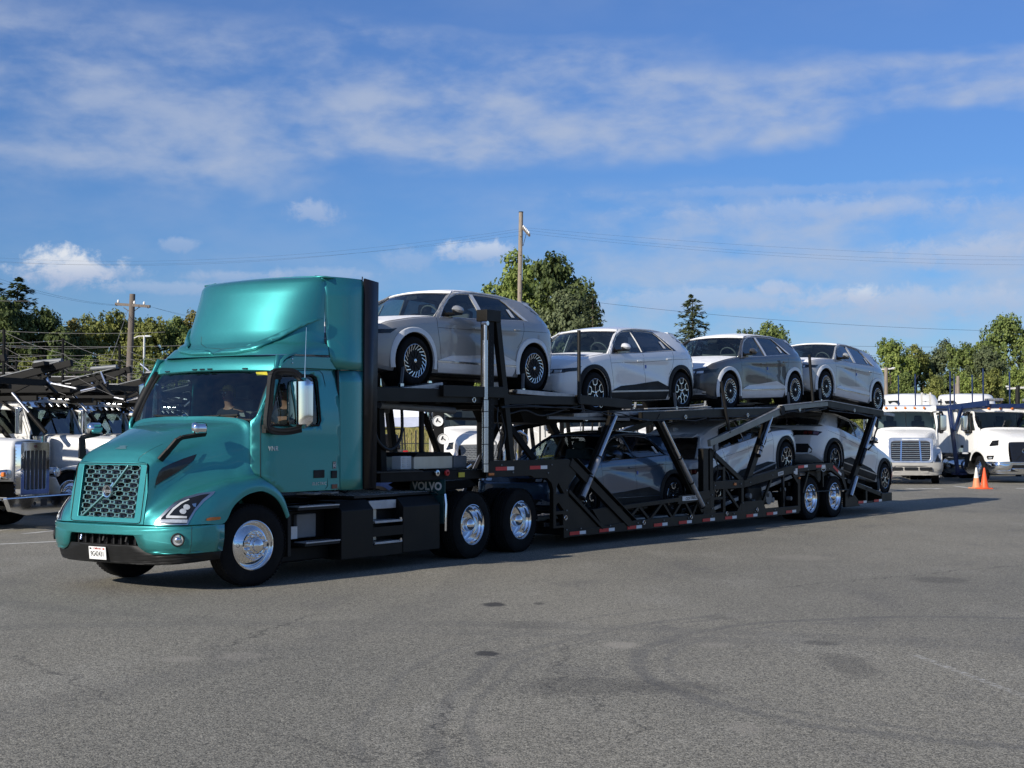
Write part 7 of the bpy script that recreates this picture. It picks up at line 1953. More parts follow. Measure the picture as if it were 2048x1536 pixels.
vy = fwd_yaw(.20, -.98); vm2 = Matrix.Rotation(vy, 4, 'Z'); off_ = vm2 @ Vector((0, 1.17, 0)); wp = at(1958, 940, 54.6)
vn = white_truck('sleeper_truck', 'white sleeper truck with dark grille and chrome bumper behind the traffic cones', (wp.x - off_.x, 54.6 - off_.y, 0), vy, 'dark_grille')
white_truck('sleeper_truck', 'white tall roofed sleeper truck behind the white day cab truck', (at(1850, 800, 66).x, 64.5, 0), fwd_yaw(.15, -.98), 'dark_grille', tall=True)
white_truck('sleeper_truck', 'white tall roofed sleeper truck standing behind the blue car rack', (at(1962, 800, 66).x, 64.5, 0), fwd_yaw(.12, -.98), 'dark_grille', tall=True)
mt_ = white_truck('sleeper_truck', 'old white truck with red and blue fender stripes, in the gap behind the teal cab', (at(951, 880, 42).x, 43.2, 0), fwd_yaw(.12, -.99), 'old_grille')
for m_, dz_ in (('red_tape', .0), ('ink_black', -.07)):
    MB().add([(-.9 + .1 * k, 1.245 if k > 4 else 1.0 + .05 * k, 1.15 + dz_ + .02 * k) for k in range(7)] + [(-.9 + .1 * k, 1.247 if k > 4 else 1.0 + .05 * k, 1.09 + dz_ + .02 * k) for k in range(6, -1, -1)], [tuple(range(14))]).build('fender_stripe', m_, mt_) if False else decal('fender_stripe', [(-1.05, 1.10 + dz_), (-.75, 1.24 + dz_), (-.2, 1.27 + dz_), (-.2, 1.22 + dz_), (-.75, 1.19 + dz_), (-1.05, 1.04 + dz_)], cast_axis(hb, 'y', 2.0, -1), m_ if m_ != 'ink_black' else 'blue_rack', mt_, off=.008, rounds=3)
white_truck('sleeper_truck', 'white sleeper truck seen through the trailer above the blue hatchback', (at(1190, 850, 47).x, 48.0, 0), fwd_yaw(.3, -.95), 'old_grille', tall=False)
white_truck('sleeper_truck', 'white sleeper truck seen through the trailer left of the raised hatchback', (at(1318, 850, 52).x, 52.0, 0), fwd_yaw(.3, -.95), 'dark_grille')
# blue rack over the right hand truck
br = thing('car_rack', 'blue car carrying rack with tall thin posts over the white sleeper truck', 'car rack', (wp.x - off_.x, 54.6 - off_.y, 0), vy)
for s_ in (-1, 1):
    MB().beam((-.9, s_ * 1.28, 3.02), (1.9, s_ * 1.28, 2.90), .14, .22).build('rack_beam', 'blue_rack', br, bevel=.01)
    MB().beam((2.0, s_ * 1.30, 2.92), (6.5, s_ * 1.30, 2.98), .14, .12).build('rack_beam', 'blue_rack', br, bevel=.01)
    MB().beam((2.0, s_ * 1.32, 3.0), (6.5, s_ * 1.32, 3.06), .12, .03).build('rack_edge', 'deck_edge', br)
    MB().beam((1.9, s_ * 1.36, 3.0), (1.15, s_ * 1.42, .30), .12, .14, up=(1, 0, 0)).build('rack_post', 'blue_rack', br, bevel=.01)
    MB().beam((4.6, s_ * 1.30, 2.95), (4.6, s_ * 1.30, .5), .12, .14, up=(1, 0, 0)).build('rack_post', 'blue_rack', br, bevel=.01)
    MB().beam((.9, s_ * 1.34, 2.95), (1.5, s_ * 1.34, 2.0), .10, .12, up=(1, 0, 0)).build('rack_post', 'blue_rack', br, bevel=.01)
    MB().bb((1.0, s_ * 1.1, .25), (1.6, s_ * 1.45, .34)).build('rack_foot', 'blue_rack', br)
    for x in (-.6, 1.9, 4.8, 6.3): MB().tube([(x, s_ * 1.3, 2.95), (x, s_ * 1.3, 4.35)], .03, 8).build('load_post', 'blue_rack', br)
    MB().box((-.5, s_ * .8, 3.16), (.7, .4, .10)).build('winch_box', 'deck_edge', br, bevel=.02)
for x in (-.8, .4, 1.9, 3.2, 4.6, 6.4): MB().bb((x, -1.3, 2.86), (x + .12, 1.3, 3.0)).build('rack_crossbar', 'blue_rack', br, bevel=.01)
# ladder
ld = thing('ladder', 'grey aluminium ladder standing upright beside the blue rack post', 'ladder', at(1853, 900, 60).to_tuple()[:2] + (0,), 0)
for dx__ in (-.18, .18): MB().bb((dx__ - .03, -.04, .6), (dx__ + .03, .04, 3.6)).build('ladder_rail', 'lamp_grey', ld)
for k in range(10): MB().bb((-.15, -.02, .8 + k * .3), (.15, .02, .84 + k * .3)).build('ladder_rung', 'lamp_grey', ld)
# roof lamp and horn on the day cab truck are built here as a beacon
# cones
def cone(label, u, v, body, top):
    p = gnd(u, v); o = thing('traffic_cone', label, 'cone', p, .3, 'traffic cones')
    MB().box((0, 0, .02), (.40, .40, .04)).build('base', body, o, bevel=.01)
    MB().lathe([(.15, .04), (.135, .06), (.085, .36)], axis='z', seg=24).build('cone_body', body, o)
    MB().lathe([(.0855, .36), (.055, .54)], axis='z', seg=24).build('cone_band', top, o)
    MB().lathe([(.0553, .54), (.025, .715), (.0, .72)], axis='z', seg=24).build('cone_tip', body if top != 'cone_white' else top, o)
cone('faded orange traffic cone with dirty white top, left of the brighter cone', 1953, 977, 'cone_faded', 'cone_white')
cone('bright orange traffic cone right beside the faded one', 1969, 978, 'cone_orange', 'cone_orange')
# ================================================================== THINGS IN THE GAP BEHIND THE CAB
def canopy(label, X, Y, w, hv, hp, m2='tent_blue', rz=0.0):
    o = thing('canopy_tent', label, 'tent', (X, Y, 0), rz)
    h = w / 2; rows = []
    n = 12
    for j in range(9):
        t = j / 8; k = 1 - t; sag_ = .35 * k * (1 - k) * (hp - hv) * 2.2
        z = lerp(hv, hp, t ** 1.0) - sag_ * .6
        ring = []
        for side in range(4):
            for i in range(n):
                a = -h + 2 * h * i / n; p = [(a, -h), (h, a), (-a, h), (-h, -a)][side]
                dip = .06 * math.sin(math.pi * i / n) * k
                ring.append((p[0] * k * .999, p[1] * k * .999, z - dip))
        rows.append(ring)
    MB().grid(rows, close_u=True).build('roof', 'tent_white', o)
    bot = [(p[0] * 1.001, p[1] * 1.001, p[2] - .30 + .02 * math.sin(i * 1.3)) for i, p in enumerate(rows[0])]
    MB().grid([[(p[0] * 1.003, p[1] * 1.003, p[2] - .005) for p in rows[0]], bot], close_u=True).build('valance', m2, o)
    for a in (-1, 1):
        for b_ in (-1, 1): MB().bb((a * (h - .03) - .025, b_ * (h - .03) - .025, 0), (a * (h - .03) + .025, b_ * (h - .03) + .025, hv - .05)).build('leg', 'tent_white', o)
canopy('white canopy tent with grey blue valance behind the teal cab', at(783, 850, 46).x, 47.6, 2.9, 2.45, 3.35)
canopy('small white canopy tent right of the tower on the trailer', at(1032, 880, 60).x, 60, 1.9, 1.9, 2.6, 'tent_white')
# sign pole of a dark machine with two white dials
mp = at(898, 880, 43); o = thing('equipment_post', 'dark equipment post with two round white gauges beside the old white truck', 'equipment', (mp.x - .2, 41.5, 0))
MB().bb((-.18, -.1, 0), (.12, .1, 2.7)).build('post', 'battery_black', o, bevel=.02)
for z, x in ((2.24, -.05), (1.72, .10)):
    q = MB().lathe([(.12, -.12), (.15, -.15), (.16, -.10)], seg=24).xf(Matrix.Translation((x, 0, z))).build('gauge_rim', 'plate_white', o)
    MB().lathe([(0, -.125), (.125, -.125)], seg=24).xf(Matrix.Translation((x, 0, z))).build('gauge_face', 'plate_white', q)
    MB().box((x + .02, -.135, z), (.12, .01, .03), (0, .6, 0)).box((x - .03, -.135, z + .03), (.03, .01, .12), (0, .4, 0)).build('gauge_mark', 'ink_black', q)
# pickup seen from behind with a black rack
px_ = at(781, 880, 52); o = thing('pickup_truck', 'dark pickup with a black ladder rack and red tail lamp behind the teal cab', 'pickup', (px_.x - .3, 52, 0), R(8))
MB().prism([(-.95, .45), (.95, .45), (.98, .9), (.93, 1.28), (-.93, 1.28), (-.98, .9)], 'y', 0, 5.0).build('body', 'car_graphite', o, bevel=.05)
MB().prism([(-.82, 1.28), (.82, 1.28), (.68, 1.85), (-.68, 1.85)], 'y', 2.0, 4.0).build('cab', 'black_gloss', o, bevel=.06)
for s_ in (-1, 1):
    MB().bb((s_ * .76, -.03, .85), (s_ * .95, .01, 1.25)).build('tail_lamp', 'red_plastic', o, bevel=.02)
    for y in (.1, 1.9): MB().tube([(s_ * .85, y, 1.28), (s_ * .80, y, 2.05)], .03, 8).build('rack_upright', 'black_plastic', o)
    MB().tube([(s_ * .80, 0, 2.05), (s_ * .80, 4.2, 2.05)], .03, 8).build('rack_bar', 'black_plastic', o)
    for y in (.9, 4.1): MB().lathe([(.001, 0), (.36, 0), (.38, .05), (.38, .2), (.36, .25), (0, .25)], axis='x', seg=24, c=(s_ * .9 - .12, y, .38)).build('wheel', 'rubber', o)
MB().bb((-.85, -.12, .50), (.85, -.02, .68)).build('rear_bumper', 'chrome', o, bevel=.02)
for y in (0, 1.9, 4.0): MB().tube([(-.80, y, 2.05), (.80, y, 2.05)], .03, 8).build('rack_bar', 'black_plastic', o)
# low blue machine between
px_ = at(795, 960, 34); o = thing('utility_cart', 'low dark blue utility cart with black tyres behind the deck plates', 'cart', (px_.x, 33.5, 0), R(20))
MB().prism([(-.9, .35), (.9, .35), (.95, .75), (.4, .95), (-.9, .85)], 'y', -.6, .6).build('body', 'blue_rack', o, bevel=.05)
for x in (-.6, .65):
    for y in (-.62, .62): MB().lathe([(0, -.1), (.30, -.1), (.34, -.06), (.34, .06), (.30, .1), (0, .1)], seg=24, c=(x, y, .34)).build('wheel', 'rubber', o)
for k in range(4): MB().tube([(-.3 + k * .2, -.5, .9), (-.25 + k * .2, -.3, 1.15)], .03, 8).build('fitting', 'alloy', o)
# fence and dry grass bank
fx0, fx1 = at(745, 890, 58).x, at(1010, 890, 58).x
fe = thing('picket_fence', 'thin dark metal picket fence in front of the dry grass bank', 'fence', (fx0, 57.5, 0))
Lf = fx1 - fx0
for k in range(int(Lf / .18)): MB().bb((k * .18, -.01, .05), (k * .18 + .02, .01, 1.9)).build('picket', 'wire', fe)
for z in (.3, 1.45): MB().bb((0, -.015, z), (Lf, .015, z + .035)).build('rail', 'wire', fe)
for k in range(4): MB().bb((k * Lf / 3 - .03, -.03, 0), (k * Lf / 3 + .03, .03, 2.0)).build('post', 'wire', fe)
rg_ = random.Random(5); b = MB()
for k in range(9000):
    x = rg_.uniform(fx0 - 2, fx1 + 6); y = rg_.uniform(60, 78); z = (y - 60) * .12
    h = rg_.uniform(.25, .6); w = rg_.uniform(.02, .05); a = rg_.uniform(-.3, .3)
    b.add([(x - w, y, z), (x + w, y, z), (x + a, y + rg_.uniform(-.1, .1), z + h)], [(0, 1, 2)])
tag(b.build('dry_grass', 'dry_grass', smooth=0), kind='stuff')
g_ = MB().grid([[(x, y, z + .12 * math.sin(x * .7 + y)) for x in [lerp(fx0 - 4, fx1 + 8, k / 10) for k in range(11)]] for y, z in ((59.3, -.3), (62, .25), (70, 1.2), (80, 2.2), (86, 2.3))]).build('grass_bank', 'field_soil'); tag(g_, kind='structure')
# dark container and long shed far behind
px_ = at(1010, 850, 66); o = thing('container', 'dark grey shipping container standing behind the trailer tower', 'container', (px_.x - 1.5, 66, 0))
MB().bb((0, 0, .15), (6.1, 2.4, 2.75)).build('body', 'cabin_grey', o, bevel=.03)
for k in range(28): MB().bb((.1 + k * .213, -.035, .3), (.2 + k * .213, 0, 2.6)).build('corrugation', 'cabin_grey', o)
for x in (0, 6.02): MB().bb((x, -.05, .15), (x + .08, .02, 2.75)).build('corner_post', 'cabin_grey', o)

# empty black carrier standing between the white trucks and the loaded trailer
cp_ = at(1215, 850, 41); cq_ = at(985, 850, 39)
ec = thing('empty_car_carrier', 'empty black car carrier trailer parked behind, its posts seen above the dark blue hatchback', 'trailer', (cp_.x + 2.2, 42.5, 0), fwd_yaw(-.93, -.36))
rq = random.Random(21)
for s_ in (-1, 1):
    for z in (.75, 2.35, 2.60): MB().beam((-5.6, s_ * 1.2, z), (5.2, s_ * 1.2, z + .05), .10, .16).build('side_beam', 'frame_black', ec, bevel=.01)
    for k in range(26):
        x = -5.4 + k * .42 + rq.uniform(-.08, .08)
        if k % 3 == 0: MB().beam((x, s_ * 1.2, .75), (x + rq.uniform(-.3, .3), s_ * 1.2, 2.4), .08, .10, up=(1, 0, 0)).build('side_post', 'frame_black', ec)
        else: MB().tube([(x, s_ * 1.24, 2.3), (x + rq.uniform(-.04, .04), s_ * 1.25, rq.uniform(1.3, 1.9))], rq.uniform(.012, .03), 6).build('hanging_strap', 'frame_black' if k % 2 else 'cladding_grey', ec)
    for x in (3.3, 4.5): MB().lathe([(0, -.13), (.40, -.12), (.46, -.08), (.46, .10), (0, .12)], seg=24, c=(x, s_ * 1.1, .46)).build('wheel', 'rubber', ec)
for k in range(9): MB().bb((-5.3 + k * 1.25, -1.2, 2.30), (-5.18 + k * 1.25, 1.2, 2.42)).build('crossbar', 'frame_black', ec)
ge = thing('generator_set', 'black generator set with pipes and cables between the canopy and the old white truck', 'generator', (at(1000, 880, 36).x, 36, 0), .3)
MB().box((0, 0, .75), (1.5, .9, .9)).build('housing', 'battery_black', ge, bevel=.04)
MB().bb((-.8, -.5, .1), (.8, .5, .3)).build('skid', 'frame_black', ge)
for k in range(9):
    x = rq.uniform(-.7, .7); MB().tube(catmull([(x, -.5, 1.2), (x + rq.uniform(-.2, .2), -.55, rq.uniform(1.5, 2.0)), (x + rq.uniform(-.3, .3), -.4, rq.uniform(1.4, 2.3))], 5), rq.uniform(.015, .05), 8).build('pipe', rq.choice(['frame_black', 'cladding_grey', 'alloy']), ge)
for x in (-.55, .55): MB().bb((x - .05, -.05, 1.2), (x + .05, .05, 2.6)).build('mast', 'frame_black', ge)
# ================================================================== TREES
def crown_mesh(seed, leaf=.030):
    """crown of unit height, about 0.8 wide: leaf clumps on overlapping lobes"""
    r = random.Random(seed); vs, fs = [], []
    lobes = [(Vector((0, 0, .52)), Vector((.27, .27, .36)))]
    for k in range(15):
        a = k * 2.4 + r.uniform(-.5, .5); z = .16 + .70 * ((k * .618) % 1); rad = .27 * max(.25, 1 - ((z - .42) / .55) ** 2) * r.uniform(.75, 1.15)
        q = r.uniform(.11, .18); lobes.append((Vector((rad * math.cos(a), rad * math.sin(a), z)), Vector((q, q, q * .85))))
    for k in range(6):
        a = r.uniform(0, 6.28); q = r.uniform(.06, .10); rad = r.uniform(.0, .15); lobes.append((Vector((rad * math.cos(a), rad * math.sin(a), r.uniform(.84, .93))), Vector((q, q, q))))
    for c, lr in lobes:
        for _ in range(int(16 * (lr.x / .12) ** 1.7) + 4):
            d0 = Vector((r.gauss(0, 1), r.gauss(0, 1), r.gauss(.15, 1))).normalized()
            cc = c + Vector((d0.x * lr.x, d0.y * lr.y, d0.z * lr.z)) * r.uniform(.8, 1.08); cr = r.uniform(.028, .055)
            for _ in range(34):
                d = Vector((r.gauss(0, 1), r.gauss(0, 1), r.gauss(0, .8))).normalized() * cr * r.random() ** .4
                p = cc + d; s = leaf * r.uniform(.5, 1.1)
                nrm = (d0 * .8 + d.normalized() * .5 + Vector((r.gauss(0, .55), r.gauss(0, .55), r.gauss(.3, .55)))).normalized()
                t = nrm.orthogonal().normalized(); t = (Matrix.Rotation(r.uniform(0, 6.28), 3, nrm) @ t); q = nrm.cross(t)
                o = len(vs); vs += [p - t * s * .5, p + q * s * .34, p + t * s * .5, p - q * s * .34]; fs.append((o, o + 1, o + 2, o + 3))
    me = bpy.data.meshes.new('crown'); me.from_pydata([tuple(v) for v in vs], [], fs); return me
CWID = .60
def conifer_mesh(seed, layers=40, full=1.0):
    r = random.Random(seed); vs, fs = [], []
    for i in range(layers):
        t = i / (layers - 1); z = .05 + .94 * t; R0 = CWID / 2 * (1 - t) ** .62 * full + .006
        nb = int(12 * (1 - t) + 7)
        for k in range(nb):
            a = r.uniform(0, 6.28); L = R0 * r.uniform(.55, 1.15); d = Vector((math.cos(a), math.sin(a), 0)); side = Vector((-d.y, d.x, 0)); n = int(14 + L * 150)
            droop = r.uniform(-.5, -.15)
            for j in range(n):
                u = r.random() ** .65; c = Vector((0, 0, z)) + d * L * u + Vector((0, 0, droop * L * u + .25 * L * max(0, u - .7) + r.uniform(-.006, .006)))
                c += side * r.uniform(-1, 1) * L * .28 * (1.15 - u)
                s = r.uniform(.014, .030); tt = (d * .8 + side * r.uniform(-.8, .8) + Vector((0, 0, r.uniform(-.6, .3)))).normalized(); q = tt.cross(Vector((r.uniform(-.5, .5), r.uniform(-.5, .5), 1))).normalized()
                o = len(vs); vs += [c, c + q * s * .28 + tt * s * .5, c + tt * s, c - q * s * .28 + tt * s * .5]; fs.append((o, o + 1, o + 2, o + 3))
    me = bpy.data.meshes.new('crown'); me.from_pydata([tuple(v) for v in vs], [], fs); return me
CR = [crown_mesh(s_) for s_ in range(5)]
CN = [conifer_mesh(11), conifer_mesh(12, 36, .9)]
_cm = {}
def trunk_mesh(seed, con=False):
    r = random.Random(seed); b = MB()
    if con: return b.tube([(0, 0, 0), (0, 0, .5), (0, 0, .98)], [.022, .014, .003], 8).mesh('trunk')
    b.tube([(0, 0, 0), (.01, .0, .25), (-.01, .01, .55), (0, 0, .8)], [.028, .022, .014, .005], 9)
    for k in range(7):
        a = r.uniform(0, 6.28); z = r.uniform(.2, .5); L = r.uniform(.18, .32)
        b.tube([(0, 0, z), (L * .5 * math.cos(a), L * .5 * math.sin(a), z + .10), (L * math.cos(a), L * math.sin(a), z + .26)], [.012, .008, .003], 6)
    return b.mesh('trunk')
TM = [trunk_mesh(1), trunk_mesh(2), trunk_mesh(3, True)]
nt_ = 0
def tree(u, vtop, Y, wpx, kind, matn, label, group, seed=None, zb=0.0):
    global nt_
    p = at(u, 866, Y); h = (at(u, vtop, Y).z) * 1.0; w = wpx / CF * Y; nt_ += 1
    sd_ = nt_ if seed is None else seed
    o = thing('conifer_tree' if kind == 'c' else 'leafy_tree', label, 'tree', (p.x, Y, zb), sd_ * 1.7, group)
    src = CN[sd_ % 2] if kind == 'c' else CR[sd_ % 5]
    key = (src.name, matn)
    if key not in _cm:
        m2 = src.copy(); m2.materials.clear(); m2.materials.append(M[matn]); _cm[key] = m2
    c = bpy.data.objects.new('crown', _cm[key]); COL.objects.link(c); c.parent = o; k = 1.0 if kind == 'c' else 1.03
    ws = w / (CWID if kind == 'c' else .80); ws = max(ws, (.75 if kind == 'c' else .72) * h)
    c.scale = (ws, ws, h * 1.02)
    tm = TM[2] if kind == 'c' else TM[sd_ % 2]
    if not tm.materials: tm.materials.append(M['bark'])
    t = bpy.data.objects.new('trunk', tm); COL.objects.link(t); t.parent = o; t.scale = (h * .8, h * .8, h)
    return o
GL = 'trees along the yard behind the left row of trucks'; GR = 'trees behind the white trucks on the right'; GM = 'trees standing far behind the trailer'
# left
tree(-38, 545, 82, 330, 'c', 'leaf_dark', 'dark conifer at the left edge of the picture', GL)
tree(32, 562, 84, 260, 'c', 'leaf_dark', 'dark tall conifer with a pointed tip near the left edge', GL)
tree(85, 628, 82, 150, 'd', 'leaf_dark', 'dark tree between the tall conifer and the lighter trees', GL)
tree(8, 600, 80, 170, 'd', 'leaf_dark', 'dark broad tree under the tall conifer at the left edge', GL)
for i, (u, v, w, m_, lab) in enumerate([(135, 648, 110, 'leaf_autumn', 'yellowish green tree next to the dark trees on the left'), (178, 642, 100, 'leaf_olive', 'olive green tree left of the leaning utility pole'), (222, 634, 105, 'leaf_olive', 'olive green tree just left of the leaning utility pole'), (262, 645, 100, 'leaf_dark', 'dark green tree right behind the leaning utility pole'), (303, 640, 105, 'leaf_olive', 'olive green tree behind the curved street lamp'), (348, 642, 100, 'leaf_green', 'green tree between the street lamp and the teal fairing'), (392, 637, 100, 'leaf_autumn', 'reddish green tree touching the teal roof fairing'), (440, 640, 110, 'leaf_green', 'green tree hidden behind the teal roof fairing')]):
    tree(u, v, 88 + (i * 37) % 7, w * 1.15, 'd', m_, lab, GL)
for i, (u, m_) in enumerate([(-20, 'leaf_green'), (60, 'leaf_olive'), (120, 'leaf_green'), (165, 'leaf_bright'), (225, 'leaf_olive'), (290, 'leaf_bright'), (350, 'leaf_olive'), (420, 'leaf_green')]):
    tree(u, 705 + (i * 13) % 22, 80 - (i % 3) * 2, 105, 'd', m_, 'low bushy tree behind the left row of trucks, ' + ['at the left edge', 'under the tall conifer', 'under the yellowish tree', 'left of the leaning pole', 'at the leaning pole', 'under the street lamp', 'right of the street lamp', 'next to the teal cab'][i], GL)
# middle
tree(1046, 519, 112, 150, 'd', 'leaf_bright', 'tall light green tree right behind the tall utility pole', GM)
tree(1022, 560, 108, 100, 'd', 'leaf_bright', 'light green tree left of the tall utility pole', GM)
tree(1104, 524, 106, 165, 'd', 'leaf_dark', 'tall dark green tree right of the tall utility pole', GM, seed=3)
tree(1140, 575, 104, 120, 'd', 'needle', 'dark green tree between the tall trees and the small conifer', GM)
tree(1186, 586, 100, 150, 'c', 'needle', 'small dark conifer at the right end of the tall group', GM)
tree(1386, 594, 118, 190, 'c', 'needle', 'lone pointed conifer above the graphite hatchback', GM)
tree(1545, 656, 125, 80, 'd', 'leaf_green', 'small round tree above the pale silver hatchback', GM)
tree(1505, 668, 128, 60, 'd', 'leaf_dark', 'small dark tree left of the small round one', GM)
# right
for i, (u, v, w, m_, k, Y, lab) in enumerate([(1782, 682, 110, 'leaf_bright', 'd', 96, 'round light green tree above the white day cab truck'), (1835, 698, 110, 'leaf_olive', 'd', 98, 'olive tree behind the left white roof fairing'), (1885, 690, 120, 'needle', 'd', 100, 'dark green tree between the two white roof fairings'), (1925, 696, 110, 'leaf_green', 'd', 98, 'green tree behind the right white roof fairing'), (1965, 700, 100, 'needle', 'd', 96, 'dark tree left of the tallest tree at the right edge'), (2012, 634, 150, 'leaf_green', 'd', 100, 'tallest dark green tree near the right edge'), (2075, 650, 150, 'leaf_green', 'd', 100, 'tall green tree cut by the right edge of the picture'), (1738, 712, 90, 'leaf_olive', 'd', 100, 'olive tree behind the rear end of the pale silver hatchback')]):
    tree(u, v, Y, w * 1.1, k, m_, lab, GR)
for i, (u, v, m_) in enumerate([(1760, 760, 'leaf_olive'), (1815, 750, 'leaf_green'), (1870, 755, 'leaf_olive'), (1930, 748, 'leaf_bright'), (1985, 745, 'leaf_olive'), (2035, 740, 'leaf_bright')]):
    tree(u, v, 88 + i % 2 * 2, 90, 'd', m_, 'lower bushy tree behind the white trucks, ' + ['beside the pale silver hatchback', 'left of the first roof fairing', 'behind the ladder', 'between the roof fairings', 'behind the blue rack posts', 'at the right edge'][i], GR)
for i, u in enumerate([520, 610, 700, 780, 860, 940, 1250, 1310, 1440, 1490, 1600, 1660]):
    tree(u, 775 if u < 1000 else 765, 112 + (i % 3) * 4, 120, 'd', ('leaf_dark', 'leaf_olive', 'leaf_green')[i % 3], 'low far tree under the upper deck, ' + ['behind the teal cab', 'behind the cab door', 'behind the roof extender', 'behind the canopy tent', 'behind the equipment post', 'behind the old white truck', 'under the second hatchback', 'left of the raised hatchback', 'behind the swing arm', 'above the raised hatchback', 'under the pale silver hatchback', 'above the rearmost hatchback'][i], GM)
# a far wood closes the view along the horizon
far = MB(); rf_ = random.Random(9)
for k in range(26000):
    a = rf_.uniform(-.72, .72); Y = rf_.uniform(150, 175) ; x = math.tan(a) * Y
    top = 6.2 + 2.0 * mnoise.noise(Vector((x * .05, 1.3, 0))) + 1.2 * mnoise.noise(Vector((x * .3, 4.3, 0)))
    z = rf_.uniform(0, 1) ** .7 * top; s_ = rf_.uniform(.3, .6); c = Vector((x, Y, z))
    nrm = Vector((rf_.gauss(0, .6), -1, rf_.gauss(.5, .6))).normalized(); t = nrm.orthogonal().normalized(); q = nrm.cross(t)
    far.add([c - t * s_, c + q * s_ * .7, c + t * s_, c - q * s_ * .7], [(0, 1, 2, 3)])
tag(far.build('distant_wood', 'leaf_olive', smooth=0), kind='stuff')
# ================================================================== POLES, LAMPS, WIRES
def pole_pts(u0, v0, u1, Y, r0, r1):
    a = at(u0, v0, Y); b_ = at(u1, 866, Y); b_.z = 0; return a, b_
a, b_ = pole_pts(1042, 424, 1035, 90, .14, .17)
po = thing('utility_pole', 'tall bare wooden utility pole rising behind the silver grey hatchback', 'pole', b_, 0, 'utility poles')
a = a - b_
MB().tube([(0, 0, 0), a * .5, a], [.19, .16, .135], 14).build('post', 'wood_pole_light', po)
MB().lathe([(0, .02), (.15, .02), (.15, -.03)], axis='z', seg=14).xf(Matrix.Translation(a)).build('pole_cap', 'cladding', po)
for k in range(9): MB().lathe([(0, -.17), (.03, -.165), (.03, -.1)], seg=8).xf(Matrix.Translation(a * (.3 + .075 * k))).build('bolt', 'cladding', po)
c0 = at(1045, 455, 90) - b_; c1_ = at(1059, 471, 88) - b_
MB().beam(c0, c1_, .10, .14).build('crossarm', 'wood_pole', po)
for k in range(5):
    q = c0.lerp(c1_, .15 + .19 * k); MB().lathe([(.0, .06), (.05, .08), (.06, .14), (.05, .20), (.0, .24)], axis='z', seg=10).xf(Matrix.Translation(q)).build('insulator', 'plate_white', po)
MB().tube([c0.lerp(c1_, .6), at(1046, 492, 90) - b_], .018, 6).build('arm_brace', 'alloy', po)
MB().tube([at(1045, 492, 89.8) - b_, at(1044, 560, 89.8) - b_], .02, 6).build('ground_wire', 'alloy', po)
def wires(name, label, spans, r=.018, m_='wire'):
    o = thing('power_line', label, 'wire', (0, 0, 0))
    for (p, q, s_) in spans: MB().tube(sag(p, q, s_, 20), r, 5).build('wire', m_, o)
    return o
P = at
wires('w', 'three thin overhead wires running left from the tall bare pole', [(P(1045, 457, 90), P(-60, 512, 110), 1.1), (P(1050, 461, 89), P(-60, 518, 108), 1.2), (P(1058, 468, 88), P(-60, 522, 106), .9)], .004)
wires('w', 'three thin overhead wires running right from the tall bare pole', [(P(1046, 455, 90), P(2110, 515, 100), .35), (P(1051, 460, 89), P(2110, 519, 100), .6), (P(1058, 467, 88), P(2110, 530, 100), .5)], .004)
wires('w', 'low overhead wires crossing the sky on the right', [(P(1000, 580, 95), P(2110, 664, 95), .6), (P(1000, 655, 95), P(2110, 692, 95), .5), (P(1300, 684, 95), P(2110, 718, 95), .3)], .009)
wires('w', 'two overhead wires descending to the leaning pole', [(P(-40, 543, 60), P(236, 610, 70), .25), (P(-40, 550, 60), P(243, 612, 70), .25), (P(292, 611, 70), P(560, 655, 78), .2), (P(300, 613, 70), P(560, 662, 78), .2)], .004)
wires('w', 'pale wires crossing in front of the trees on the left', [(P(-40, 659, 66), P(330, 664, 66), .12), (P(-40, 600, 66), P(60, 602, 66), .02), (P(-40, 690, 62), P(460, 688, 62), .1)], .010, 'bright_wire')
a, b_ = pole_pts(265, 588, 251, 70, .14, .17); a = a - b_
po = thing('utility_pole', 'slightly leaning wooden utility pole with crossarm behind the left trucks', 'pole', b_, 0, 'utility poles')
MB().tube([(0, 0, 0), a * .5, a], [.20, .17, .14], 14).build('post', 'wood_pole', po)
ca, cb = at(231, 608, 70.3) - b_, at(300, 613, 69.5) - b_
MB().beam(ca, cb, .10, .13).build('crossarm', 'wood_pole', po)
for t, m_ in ((.08, 'plate_white'), (.55, 'plate_white'), (.83, 'plate_white'), (.03, 'cladding'), (.95, 'cladding'), (.70, 'cladding')):
    q = ca.lerp(cb, t) + Vector((0, 0, .06 if m_ == 'plate_white' else -.10))
    MB().lathe([(0, 0), (.05, .02), (.06, .08), (.04, .15), (0, .18)], axis='z', seg=10).xf(Matrix.Translation(q)).build('insulator', m_, po)
MB().tube([at(247, 615, 70) - b_, at(262, 625, 70) - b_], .02, 6).build('arm_brace', 'wood_pole', po)
MB().tube([at(278, 615, 70) - b_, at(264, 625, 70) - b_], .02, 6).build('arm_brace', 'wood_pole', po)
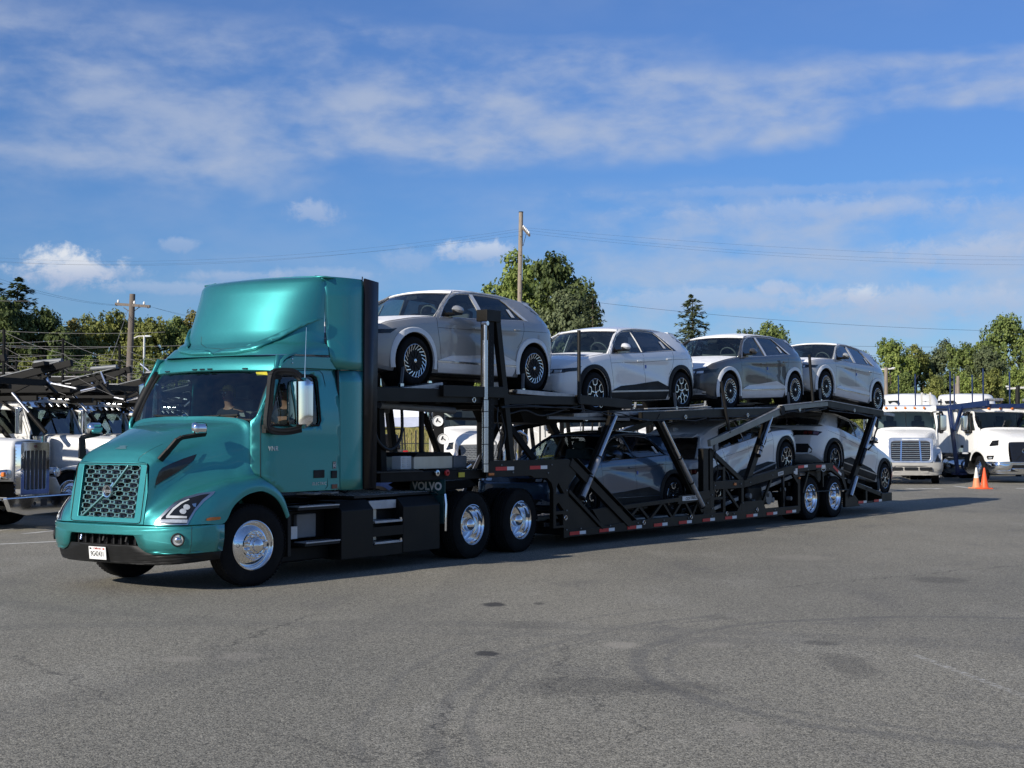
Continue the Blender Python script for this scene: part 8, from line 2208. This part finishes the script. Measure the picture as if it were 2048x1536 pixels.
MB().tube([at(255, 622, 70) - b_, at(222, 720, 66) - b_], .012, 5).build('guy_wire', 'bright_wire', po)
MB().bb((-.5, -.35, 1.6), (-.2, -.25, 3.2)).build('conduit_box', 'lamp_grey', po)
b0 = at(287, 866, 78); b0.z = 0
sl_ = thing('street_lamp', 'grey street lamp with curved arm in front of the left trees', 'street lamp', b0)
h = at(287, 672, 78).z
MB().tube([(0, 0, 0), (0, 0, h)], [.09, .06], 10).build('post', 'lamp_grey', sl_)
MB().tube([(0, 0, h), (-.35, 0, h - .02), (-.6, 0, h - .14), (-.66, 0, h - .36)], .035, 8).build('arm', 'lamp_grey', sl_)
MB().prism([(-.0, h - .03), (.1, h + .05), (.36, h + .02), (.38, h - .05), (.1, h - .06)], 'y', -.12, .12).build('lamp_head', 'film_silver', sl_, bevel=.02)
for (u, v, Y, lab, arm) in ((1773, 735, 80, 'thin wooden pole with small crossarm left of the first white roof fairing', 1), (1917, 752, 84, 'short bare wooden pole between the white roof fairings', 0), (1911, 768, 86, 'thin short pole left of the bare wooden one', 0), (2036, 772, 62, 'dark lamp pole with arm at the right edge', 1)):
    b0 = at(u, 866, Y); b0.z = 0; h = at(u, v, Y).z
    o = thing('utility_pole', lab, 'pole', b0, 0, 'utility poles')
    MB().tube([(0, 0, 0), (0, 0, h)], [.13, .10], 10).build('post', 'wood_pole_light' if Y > 70 else 'cladding', o)
    if arm:
        MB().beam((-.45, 0, h - .12), (.45, 0, h - .05), .07, .08).build('crossarm', 'lamp_grey', o)
        for x in (-.42, .42): MB().box((x, 0, h - .02), (.18, .1, .07)).build('lamp_head', 'film_silver', o, bevel=.02)
# things piled on the day cab truck's roof and the far yard
o = thing('floodlight', 'round white work light on the roof of the day cab truck', 'light', at(1787, 812, 55.5))
MB().lathe([(0, -.1), (.14, -.1), (.15, -.05), (.10, .08), (0, .1)], seg=22).build('lamp', 'white_old', o)
MB().tube([(0, 0, -.1), (0, 0, -.42)], .04, 8).bb((-.55, -.05, -.22), (.5, .05, -.12)).build('bracket', 'white_old', o)
